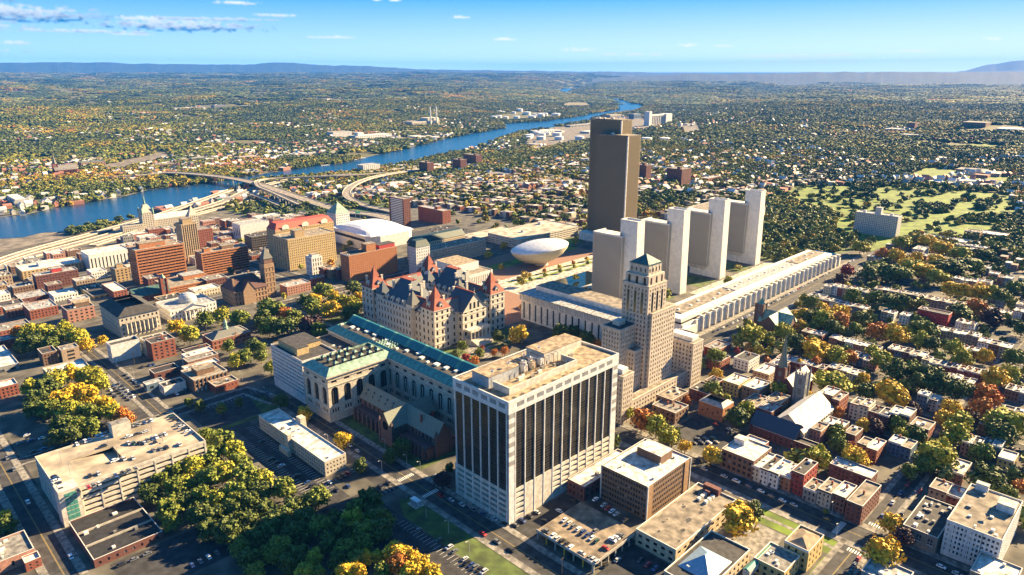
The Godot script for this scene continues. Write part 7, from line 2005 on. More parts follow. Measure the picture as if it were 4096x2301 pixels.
# ---------- vegetation ----------
func crown(sd: int, lobes: int, leaves: int, size: float, tall := 1.0) -> ArrayMesh:
	# unit tree crown: many leaf-cluster faces on overlapping lobes, with gaps
	var r := RandomNumberGenerator.new(); r.seed = sd
	var g := Geo.new(); g.colored = true
	var cs := []
	for i in lobes:
		var a := r.randf() * TAU; var y := r.randf()
		var rad := 0.30 * sqrt(r.randf()) * (1.0 - 0.55 * absf(y - 0.35))
		cs.append([Vector3(cos(a) * rad, 0.36 + y * 0.46, sin(a) * rad), r.randf_range(0.13, 0.23) * (1.15 - 0.45 * y), r.randf_range(0.82, 1.18), r.randf_range(-0.08, 0.08)])
	for i in leaves:
		var c: Array = cs[r.randi() % lobes]
		var d := Vector3(r.randfn(), r.randfn() * 0.9 + 0.12, r.randfn()).normalized()
		var p: Vector3 = c[0] + d * c[1] * (r.randf_range(0.7, 1.08) if r.randf() < 0.85 else r.randf_range(1.05, 1.4))
		var n := (d + Vector3(r.randfn(), r.randfn(), r.randfn()) * 0.45).normalized()
		var u := n.cross(Vector3(r.randf() - 0.5, r.randf() - 0.5, r.randf() - 0.5)).normalized(); var v := n.cross(u)
		var s := size * r.randf_range(0.6, 1.35)
		var k: float = c[2] * r.randf_range(0.68, 1.3); var w: float = c[3] + r.randf_range(-0.1, 0.1)
		g.col = Color(k * (1.0 + w), k, k * (1.0 - w * 0.5))
		g.quad(p - u * s - v * s * 0.7, p + u * s * 0.9 - v * s, p + u * s + v * s * 0.8, p - u * s * 0.8 + v * s)
	return g.mesh(null)
func clump(sd: int, trees: int, per: int, size: float) -> ArrayMesh:
	# a stand of several crowns for the far woods, about 1 unit wide
	var r := RandomNumberGenerator.new(); r.seed = sd
	var g := Geo.new(); g.colored = true
	for t in trees:
		var cx := r.randf_range(-0.5, 0.5); var cz := r.randf_range(-0.5, 0.5); var rad := r.randf_range(0.13, 0.24); var h := r.randf_range(0.75, 1.15)
		var tone := r.randf_range(0.7, 1.3); var w := r.randf_range(-0.25, 0.3)
		for i in per:
			var d := Vector3(r.randfn(), absf(r.randfn()) * 1.0, r.randfn()).normalized()
			var p := Vector3(cx, h * 0.28, cz) + Vector3(d.x * rad, d.y * h * 0.32, d.z * rad) * r.randf_range(0.75, 1.05)
			var n := (d + Vector3(r.randfn(), r.randfn(), r.randfn()) * 0.35).normalized()
			var u := n.cross(Vector3(r.randf() - 0.5, r.randf() - 0.5, r.randf() - 0.5)).normalized(); var v := n.cross(u)
			var s := size * r.randf_range(0.7, 1.3); var k := tone * r.randf_range(0.75, 1.25)
			g.col = Color(k * (1 + w), k, k * (1 - w * 0.6))
			g.quad(p - u * s - v * s, p + u * s - v * s, p + u * s + v * s, p - u * s + v * s)
	return g.mesh(M.leaf_white)

const TREE_WORDS := {"dark": "dark green", "green": "green", "lime": "yellow-green", "yellow": "golden yellow", "orange": "orange", "red": "bright red", "purple": "dark purple"}
func nearest_mark(x: float, z: float) -> String:
	var best := 1e9; var out := ""
	var me := Vector2(x, z)
	var f := Vector2(0.7071, -0.7071); var rt := Vector2(0.7071, 0.7071)
	for m in marks:
		var d := me.distance_to(Vector2(m[0], m[1]))
		if d < best:
			best = d
			var v := me - Vector2(m[0], m[1])
			var q := "behind" if v.dot(f) > absf(v.dot(rt)) else ("in front of" if -v.dot(f) > absf(v.dot(rt)) else ("right of" if v.dot(rt) > 0 else "left of"))
			out = q + " " + m[2]
	return out
func make_trees() -> void:
	var crowns := []
	for k in 6: crowns.append(crown(20 + k, 16 + k * 2, 1700, 0.031))
	var small := []
	for k in 3: small.append(crown(40 + k, 11, 600, 0.05))
	var tg := Geo.new()
	tg.tube(Vector3.ZERO, Vector3(0.01, 0.38, 0), 0.028, 0.018, 7)
	for k in 5:
		var a := TAU * k / 5.0 + 0.4
		tg.tube(Vector3(0.005, 0.26 + 0.03 * k, 0), Vector3(cos(a) * 0.2, 0.55 + 0.05 * (k % 3), sin(a) * 0.2), 0.013, 0.005, 5)
	var trunk := tg.mesh(M.trunk)
	var list := TREES.duplicate()
	for k in 14: list.append([600 + k * 14, 569 + (k % 2) * 14, 7.0, 3.0, ["green", "yellow", "lime", "orange"][k % 4]])
	var groups := {}
	for t in list:
		var key: String = "%s|%s" % [TREE_WORDS[t[4]], nearest_mark(t[0], -t[1])]
		if not groups.has(key): groups[key] = []
		groups[key].append(t)
	for key in groups:
		var l: Array = groups[key]
		l.sort_custom(func(p, q): return view_az(Vector3(p[0], 0, -p[1])) < view_az(Vector3(q[0], 0, -q[1])))
		var w: PackedStringArray = key.split("|")
		for i in l.size():
			var t: Array = l[i]
			var lab := "%s tree %s" % [w[0], w[1]]
			if l.size() > 1: lab = "%s from left of the %s trees %s" % [ordinal(i), w[0], w[1]]
			var o := thing("tree", lab, "tree", G3(t[0], -t[1]), "broadleaf trees in autumn colour")
			o.rotation.y = rng.randf() * TAU
			var wd: float = maxf(t[3], 1.2) / 0.37
			var cm := MeshInstance3D.new(); cm.name = "crown"; cm.mesh = crowns[rng.randi() % 6] if t[2] > 8.5 else small[rng.randi() % 3]
			cm.material_override = M["leaf_" + t[4]]
			cm.scale = Vector3(wd, t[2], wd)
			o.add_child(cm)
			var tr := MeshInstance3D.new(); tr.name = "trunk"; tr.mesh = trunk; tr.scale = Vector3(minf(wd, 14.0), t[2], minf(wd, 14.0))
			o.add_child(tr)
			mark(t[0] - t[3] * 0.7, -t[1] - t[3] * 0.7, t[0] + t[3] * 0.7, -t[1] + t[3] * 0.7)

const TONES := [[0.085, 0.115, 0.020], [0.145, 0.170, 0.022], [0.22, 0.215, 0.022], [0.30, 0.25, 0.024], [0.42, 0.285, 0.022], [0.44, 0.21, 0.025], [0.40, 0.13, 0.025], [0.055, 0.082, 0.024]]
var patch := FastNoiseLite.new()
func tone(x: float, z: float, warm: float) -> Color:
	var k := patch.get_noise_2d(x, z) * 1.0 + patch.get_noise_2d(x * 0.25 + 900.0, z * 0.25) * 0.9 + rng.randfn() * 0.33 + warm
	var i := 1
	if k < -0.75: i = 7
	elif k < -0.3: i = 0
	elif k < 0.05: i = 1
	elif k < 0.33: i = 2
	elif k < 0.62: i = 3
	elif k < 0.88: i = 4
	elif k < 1.1: i = 5
	else: i = 6
	var t: Array = TONES[i]; var v := rng.randf_range(0.8, 1.2)
	return Color(t[0] * v, t[1] * v, t[2] * v)
func scatter(called: String, label: String, mesh: Mesh, xf: Array, cols: Array) -> void:
	var mm := MultiMesh.new()
	mm.transform_format = MultiMesh.TRANSFORM_3D
	mm.use_colors = true
	mm.mesh = mesh
	mm.instance_count = xf.size()
	for i in xf.size():
		mm.set_instance_transform(i, xf[i]); mm.set_instance_color(i, cols[i])
	var o := MultiMeshInstance3D.new()
	o.name = numbered(called)
	o.multimesh = mm
	add_child(o)
	o.set_meta("kind", "stuff"); o.set_meta("label", label); o.set_meta("category", "woods")
const CLEAR := [[[1780, 545], [2150, 560], [2170, 360], [1830, 330]], [[2770, 700], [2960, 600], [2900, 470], [2780, 540]], [[4864, 4252], [5058, 4058], [5717, 4614], [5547, 4784]], [[5406, 4925], [5694, 4992], [5431, 5255], [5335, 4996]], [[1926, 3044], [2277, 2862], [2396, 3019], [1996, 3144]], [[1983, 2494], [2265, 2646], [2359, 2781], [2142, 2700]], [[1581, 2656], [1627, 2580], [1694, 2698], [1642, 2750]], [[3207, 2022], [3364, 1965], [2834, 1637], [2571, 1565]], [[1950, 1820], [2300, 2230], [2640, 2530], [3060, 2660], [3560, 2830], [4000, 3080], [4050, 2800], [3400, 2150], [2900, 2050], [2500, 1950]], [[640, 2540], [700, 2430], [1000, 2700], [950, 2790]], [[230, 1830], [400, 1880], [420, 1960], [300, 2060], [180, 1950]], [[3200, 3200], [3300, 3560], [4100, 4000], [4100, 3800], [3800, 3280]], [[2440, 3250], [2700, 3250], [2700, 3400], [2440, 3400]], [[1760, 2770], [2060, 2560], [2060, 2900], [1900, 3040], [1760, 3040]], [[3400, 980], [3800, 740], [3800, 560], [3400, 560]], [[1930, 5380], [2560, 5100], [2560, 5300], [2200, 5560]]]
func town(x: float, z: float) -> float: return patch.get_noise_2d(x * 0.6 + 3000.0, z * 0.6)
func density(x: float, z: float, r: float) -> float:
	return cover(x, z, r) * (0.5 if r > 1700.0 and town(x, z) > 0.16 else 1.0)
func cover(x: float, z: float, r: float) -> float:
	# chance that a tree stands here
	var p := Vector2(x, -z)
	if Geometry2D.is_point_in_polygon(p, RIVER): return 0.0
	for q in clear_polys:
		if Geometry2D.is_point_in_polygon(p, q): return 0.0
	if r < 2000.0 and not is_open(x, z): return 0.0
	if Geometry2D.is_point_in_polygon(p, riverside): return 0.75
	if Geometry2D.is_point_in_polygon(p, underpass): return 0.14
	if Geometry2D.is_point_in_polygon(p, belt): return 0.55
	if -z > 300.0 and x < 1060.0 and s_of(x, z) > -20.0 and not (x > 860.0 and -z > 690.0):
		return 0.02 if r > 650.0 and r < 1300.0 else 0.0
	if Geometry2D.is_point_in_polygon(p, lincoln): return 0.36 if patch.get_noise_2d(x * 5.0, z * 5.0) > 0.2 else 0.02
	if s_of(x, z) > -40.0 and r < 1150.0: return 0.24
	if s_of(x, z) > -40.0 and r < 1700.0 and -z > 690.0: return 0.33
	if s_of(x, z) < -60.0 and r < 3000.0:
		# riverside town on the east shore, trees along the water
		return 0.42 if patch.get_noise_2d(x * 2.0, z * 2.0) < 0.1 and x < 1700.0 and -z < 2950.0 else 0.9
	return 0.96
var clear_polys := []
var belt := PackedVector2Array([Vector2(905, 378), Vector2(1070, 350), Vector2(1070, 535), Vector2(965, 495), Vector2(905, 470)])
var riverside := PackedVector2Array([Vector2(150, 1420), Vector2(240, 1445), Vector2(380, 1510), Vector2(480, 1585), Vector2(420, 1575), Vector2(230, 1562), Vector2(150, 1540)])
var underpass := PackedVector2Array([Vector2(640, 1230), Vector2(860, 1150), Vector2(1050, 1560), Vector2(900, 1740), Vector2(640, 1560)])
var lincoln := PackedVector2Array([Vector2(1060, 330), Vector2(1160, 420), Vector2(1290, 470), Vector2(1390, 660), Vector2(1600, 670), Vector2(1780, 480), Vector2(1780, 290), Vector2(1500, 235), Vector2(1250, 240), Vector2(1200, 310)])
func make_woods() -> void:
	for c in CLEAR:
		var pl := PackedVector2Array()
		for p in c: pl.append(Vector2(p[0], p[1]))
		clear_polys.append(pl)
	# single trees out to 2.6 km
	var meshes := []
	for k in 4:
		var m := crown(60 + k, 10, 230, 0.075); m.surface_set_material(0, M.leaf_white); meshes.append(m)
	var xf := [[], [], [], []]; var cl := [[], [], [], []]
	var st := 8.4
	var a := 330.0
	while a < 2700.0:
		var b := -1000.0
		while b < 2700.0:
			var x := a + rng.randf_range(-4, 4); var z := -b + rng.randf_range(-4, 4)
			b += st
			var r := sqrt(x * x + z * z)
			if r < 420.0 or r > 2600.0: continue
			var az := absf(rad_to_deg(atan2(z, x)) + 45.0)
			if az > 41.0: continue
			if rng.randf() > density(x, z, r): continue
			var k := rng.randi() % 4
			var h := rng.randf_range(8.0, 15.5); var w := h * (rng.randf_range(0.9, 1.3) if r < 1200.0 else rng.randf_range(1.15, 1.7))
			var shore := 0.0
			if r > 1300.0 and s_of(x, z) > -450.0 and s_of(x, z) < 60.0: shore = 0.35
			xf[k].append(Transform3D(Basis(UP, rng.randf() * TAU).scaled(Vector3(w, h, w)), G3(x, z, -0.4))); cl[k].append(tone(x, z, (0.10 if r < 1250.0 else -0.05) + shore))
		a += st
	for k in 4: scatter("woodland", "mixed autumn trees filling the middle distance", meshes[k], xf[k], cl[k])
	# stands of trees farther out, in two rings
	for ring in [[2600.0, 7000.0, 25.0, 19.0, 16, 7, 30, 0.085], [7000.0, 15500.0, 80.0, 22.0, 16, 14, 16, 0.06], [15500.0, 26000.0, 210.0, 26.0, 16, 24, 10, 0.05]]:
		var ms := []
		for k in 4: ms.append(clump(80 + k + int(ring[0]), ring[5], ring[6], ring[7]))
		xf = [[], [], [], []]; cl = [[], [], [], []]
		var r: float = ring[0]
		while r < ring[1]:
			var step: float = ring[2] * (0.9 if ring[0] < 5000 else 0.85)
			var n := int(deg_to_rad(82.0) * r / step)
			for i in n:
				var th := deg_to_rad(-41.0 + 82.0 * (i + rng.randf()) / n) - PI / 4
				var rr := r + rng.randf_range(-0.5, 0.5) * step
				var x := rr * cos(th); var z := rr * sin(th)
				if rng.randf() > density(x, z, rr): continue
				if hill.get_noise_2d(x * 3.1 + 700.0, z * 3.1) > 0.42: continue
				var k := rng.randi() % 4
				var w: float = ring[2] * rng.randf_range(1.0, 1.9)
				xf[k].append(Transform3D(Basis(UP, rng.randf() * TAU).scaled(Vector3(w, rng.randf_range(0.75, 1.2) * ring[3], w)), G3(x, z, -1.0))); cl[k].append(tone(x, z, -0.2))
			r += step
		for k in 4: scatter("far_woodland", "far woods rolling toward the horizon", ms[k], xf[k], cl[k])
	# roofs of the far suburbs peeping from the woods
	var hm := []
	for k in 2:
		var g := Geo.new(); var rf := Geo.new()
		g.box(-0.5, -0.3, -0.35, 0.5, 0.5, 0.35)
		if k == 0: rf.gable(-0.5, -0.35, 0.5, 0.35, 0.5, 0.85, true, g, 0.04)
		g.v.append_array(rf.v); g.n.append_array(rf.n)
		hm.append(g.mesh(M.far_house))
	var hx := [[], []]; var hc := [[], []]
	for i in 9500:
		var r := 1500.0 * pow(5.0, rng.randf()); var th := deg_to_rad(rng.randf_range(-40, 40)) - PI / 4
		var x := r * cos(th); var z := r * sin(th)
		if i > 8700:
			# the riverside town opposite
			x = rng.randf_range(560, 1760); z = -(2130.0 + (x - 560.0) * 0.32 + 620.0 * rng.randf() * rng.randf()); r = 2050.0
			if i % 3 == 0 or Geometry2D.is_point_in_polygon(Vector2(x, -z), clear_polys[9]): continue
		if town(x, z) < 0.13 and r > 2000.0 and i < 8700: continue
		if Geometry2D.is_point_in_polygon(Vector2(x, -z), RIVER) or Geometry2D.is_point_in_polygon(Vector2(x, -z), lincoln): continue
		if r < 2000.0 and not is_open(x, z): continue
		if s_of(x, z) > -40.0 and r < 1700.0 and x < 1100.0: continue
		var k := 0 if rng.randf() < 0.75 else 1
		var w := rng.randf_range(9, 16) if k == 0 else rng.randf_range(18, 42)
		var tnt := rng.randf_range(0.2, 0.6)
		hx[k].append(Transform3D(Basis(UP, (rng.randi() % 4) * PI / 2 + rng.randf_range(-0.2, 0.2)).scaled(Vector3(w, rng.randf_range(9, 13), w)), G3(x, z, 0.5 if k == 0 else 3.0)))
		hc[k].append(Color(tnt, tnt * 0.97, tnt * 0.92) if rng.randf() < 0.7 else Color(0.28, 0.12, 0.08))
	for k in 2: scatter("far_suburb", "pale roofs of far suburbs showing between trees", hm[k], hx[k], hc[k])
	for k in 14:
		var o := thing("tree", "crimson tree, %s from left of the red row beside the far playing field" % ordinal(k), "tree", G3(2915 + k * 8, -750.0 + k * 12.5), "crimson row by the playing field")
		var cm := MeshInstance3D.new(); cm.name = "crown"; cm.mesh = meshes[k % 4]; cm.material_override = M.leaf_red; cm.scale = Vector3(20, 15, 20); o.add_child(cm)

# ---------- cars and street furniture ----------
func make_cars() -> void:
	var body := {}; 
	var glass := Geo.new(); glass.frus(-1.75, -0.78, 1.15, 0.78, 0.92, -1.25, -0.62, 0.55, 0.62, 1.42, false)
	var gm := glass.mesh(M.glass_black)
	var wh := Geo.new(); wh.lathe([[0.0, -0.11], [0.33, -0.11], [0.33, 0.11], [0.0, 0.11]], 10)
	var wm := wh.mesh(M.tyre)
	var colors := ["white", "silver", "grey", "black", "blue", "red", "green"]
	for c in colors:
		var g := Geo.new()
		g.frus(-2.25, -0.86, 2.25, 0.86, 0.28, -2.2, -0.9, 2.2, 0.9, 0.6, false)
		g.frus(-2.2, -0.9, 2.2, 0.9, 0.6, -2.05, -0.8, 1.95, 0.8, 0.92)
		g.box(-1.27, 1.40, -0.64, 0.57, 1.46, 0.64, true)
		for q in [[-1.2, -0.6], [0.5, -0.6], [-1.2, 0.52], [0.5, 0.52]]: g.frus(q[0] - 0.3 if q[0] < 0 else q[0] + 0.3, q[1] * 1.25, (q[0] - 0.2 if q[0] < 0 else q[0] + 0.4), q[1] * 1.25 + 0.1, 0.92, q[0] - 0.05, q[1], q[0] + 0.06, q[1] + 0.08, 1.42)
		body[c] = g.mesh(M["car_" + c])
	var groups := {}
	for c in CARS:
		var key := "%d|%s" % [c[4], c[5]]
		if not groups.has(key): groups[key] = []
		groups[key].append(c)
	for key in groups:
		var l: Array = groups[key]
		l.sort_custom(func(p, q): return view_az(Vector3(p[0], 0, -p[1])) < view_az(Vector3(q[0], 0, -q[1])))
		for i in l.size():
			var c: Array = l[i]
			var lab := "%s car %s" % [c[5], LOTS[c[4]]]
			if l.size() > 1: lab = "%s %s car from left %s" % [ordinal(i), c[5], LOTS[c[4]]]
			var o := thing("parked_car", lab, "car", Vector3(c[0], c[2] + (0.05 if c[2] < 0.1 else 0.0), -c[1]), "cars parked in lots and along kerbs")
			o.rotation.y = (0.0 if c[3] == 0 else PI / 2) + (PI if rng.randf() < 0.5 else 0.0) + rng.randf_range(-0.04, 0.04)
			var s := 1.0 if rng.randf() < 0.6 else 1.12
			var suv := 1.0 if s == 1.0 else 1.18
			var bm := MeshInstance3D.new(); bm.name = "body"; bm.mesh = body[c[5]]; bm.scale = Vector3(s, suv, s); o.add_child(bm)
			var gg := MeshInstance3D.new(); gg.name = "windows"; gg.mesh = gm; gg.scale = Vector3(s, suv, s); o.add_child(gg)
			for q in [[-1.4, -0.8], [1.35, -0.8], [-1.4, 0.8], [1.35, 0.8]]:
				var w := MeshInstance3D.new(); w.name = "wheel"; w.mesh = wm
				w.transform = Transform3D(Basis(Vector3(1, 0, 0), PI / 2), Vector3(q[0] * s, 0.33, q[1] * s)); o.add_child(w, true)

func street_things() -> void:
	for q in [[216, 306, "at the bend above the triangular lawn"], [212, 282, "at the loop of the triangular lawn"], [212, 262, "second along the triangular lawn"], [208, 240, "lit by sun on the triangular lawn"], [238, 335, "before the cathedral's choir"], [239, 322, "at the crossing corner by the cathedral"], [222, 340, "on the corner opposite the cathedral"], [240, 362, "beside the cathedral's nave"], [362, 225, "by the golden trees"], [381, 118, "at the shops on the wide street"], [362, 108, "by the lawn at the crossing"], [216, 395, "outside the long cream office"], [222, 540, "by the brick annex"], [160, 610, "in the shaded yard"]]:
		var t := thing("street_lamp", "tall curved street lamp " + q[2], "street lamp", Vector3(q[0], 0.05, -q[1]), "curved street lamps")
		var g := Geo.new(); g.lathe([[0.16, 0], [0.1, 8.2]], 6); g.tube(Vector3(0, 8.2, 0), Vector3(-0.5, 9.0, 0), 0.09, 0.08, 5); g.tube(Vector3(-0.5, 9.0, 0), Vector3(-1.8, 9.3, 0), 0.08, 0.07, 5)
		part(t, "post", g, M.metal_grey)
		var h := Geo.new(); h.box(-2.5, 9.2, -0.2, -1.7, 9.42, 0.2, true); part(t, "lamp_head", h, M.unit)
	for q in [[231, 195, "leaning wooden utility pole at the lower street"], [170, 640, "wooden utility pole in the yard by the theatre"], [176, 560, "wooden utility pole beside the white-walled shed"]]:
		var t := thing("utility_pole", q[2], "utility pole", Vector3(q[0], 0.05, -q[1]))
		var g := Geo.new(); g.lathe([[0.2, 0], [0.13, 11]], 6); part(t, "post", g, M.trunk)
		var c := Geo.new(); c.box(-1.4, 9.8, -0.08, 1.4, 10.0, 0.08, true); part(t, "crossarm", c, M.trunk)
	# bus shelter box on the triangular lawn
	var t := thing("kiosk", "pale metal container on a concrete pad by the street corner", "kiosk", Vector3(216, 0, -297))
	var pd := Geo.new(); pd.box(-3.2, 0, -4.2, 3.2, 0.3, 4.2); part(t, "pad", pd, M.concrete)
	var bx := Geo.new(); bx.box(-1.6, 0.3, -3.2, 1.6, 3.4, 3.2); part(t, "box", bx, M.metal_grey)
	var rf := Geo.new(); rf.box(-1.7, 3.4, -3.3, 1.7, 3.6, 3.3, true); part(t, "roof", rf, M.metal_white)
	for k in 3:
		var s := thing("highway_sign", "green highway sign over the ramps, %s from left" % ordinal(k), "sign", Vector3([640, 745, 700][k], -30 + [0, 12, 25][k], -[1560, 1240, 1100][k]), "green highway signs")
		var g := Geo.new(); g.box(-5, 4, -0.15, 5, 7.5, 0.15, true); part(s, "panel", g, M.sign_green)
		var p := Geo.new(); p.box(-5.2, -9, -0.2, -4.8, 7.6, 0.2); p.box(4.8, -9, -0.2, 5.2, 7.6, 0.2); part(s, "post", p, M.steel)

func _ready() -> void:
	rng.seed = 77
	make_world()
	make_materials()
	more_materials()
	mat("highway", 0.30, 0.255, 0.20, 0.9, "patch", 0.02)
	mat("far_house", 1, 1, 1, 0.8)
	M.far_house.vertex_color_use_as_albedo = true
	patch.seed = 21; patch.frequency = 0.0022; patch.fractal_octaves = 4
	make_terrain()
	lay_ground()
	commerce_tower()
	capitol()
	education()
	cathedral()
	smith_tower()
	slit_block()
	for k in 4: agency(k)
	corning()
	egg()
	finned_hall()
	parking_garage()
	parking_deck()
	foreground()
	churches()
	downtown()
	highways()
	infill()
	industry()
	rowhouses()
	far_houses()
	make_trees()
	make_cars()
	street_things()
	make_woods()
var RIVER := PackedVector2Array([Vector2(-250,1400), Vector2(197,1552), Vector2(227,1556), Vector2(261,1539), Vector2(294,1560), Vector2(324,1543), Vector2(369,1555), Vector2(412,1559), Vector2(475,1590), Vector2(530,1646), Vector2(644,1691), Vector2(906,1909), Vector2(979,1892), Vector2(1158,1860), Vector2(1272,1892), Vector2(1464,1937), Vector2(1733,2057), Vector2(2106,2234), Vector2(2451,2451), Vector2(2634,2562), Vector2(3041,2692), Vector2(3536,2857), Vector2(4061,3157), Vector2(4869,3414), Vector2(5486,3788), Vector2(6344,4555), Vector2(7057,5360), Vector2(7645,6140), Vector2(8295,7040), Vector2(10173,8542), Vector2(12548,10225), Vector2(15024,11589), Vector2(15590,12193), Vector2(13440,11104), Vector2(11056,9490), Vector2(9159,8212), Vector2(8018,6880), Vector2(7380,5992), Vector2(6628,5090), Vector2(5732,4290), Vector2(4803,3593), Vector2(4126,3355), Vector2(3901,3233), Vector2(3590,3153), Vector2(3337,3055), Vector2(2995,3081), Vector2(2749,2828), Vector2(2270,2632), Vector2(1988,2480), Vector2(1774,2357), Vector2(1566,2249), Vector2(1448,2181), Vector2(1270,2092), Vector2(1186,2101), Vector2(1047,2051), Vector2(947,2025), Vector2(750,1960), Vector2(713,1948), Vector2(625,1962), Vector2(549,1896), Vector2(466,1869), Vector2(410,1843), Vector2(370,1831), Vector2(309,1786), Vector2(271,1801), Vector2(238,1805), Vector2(-350,1700)])
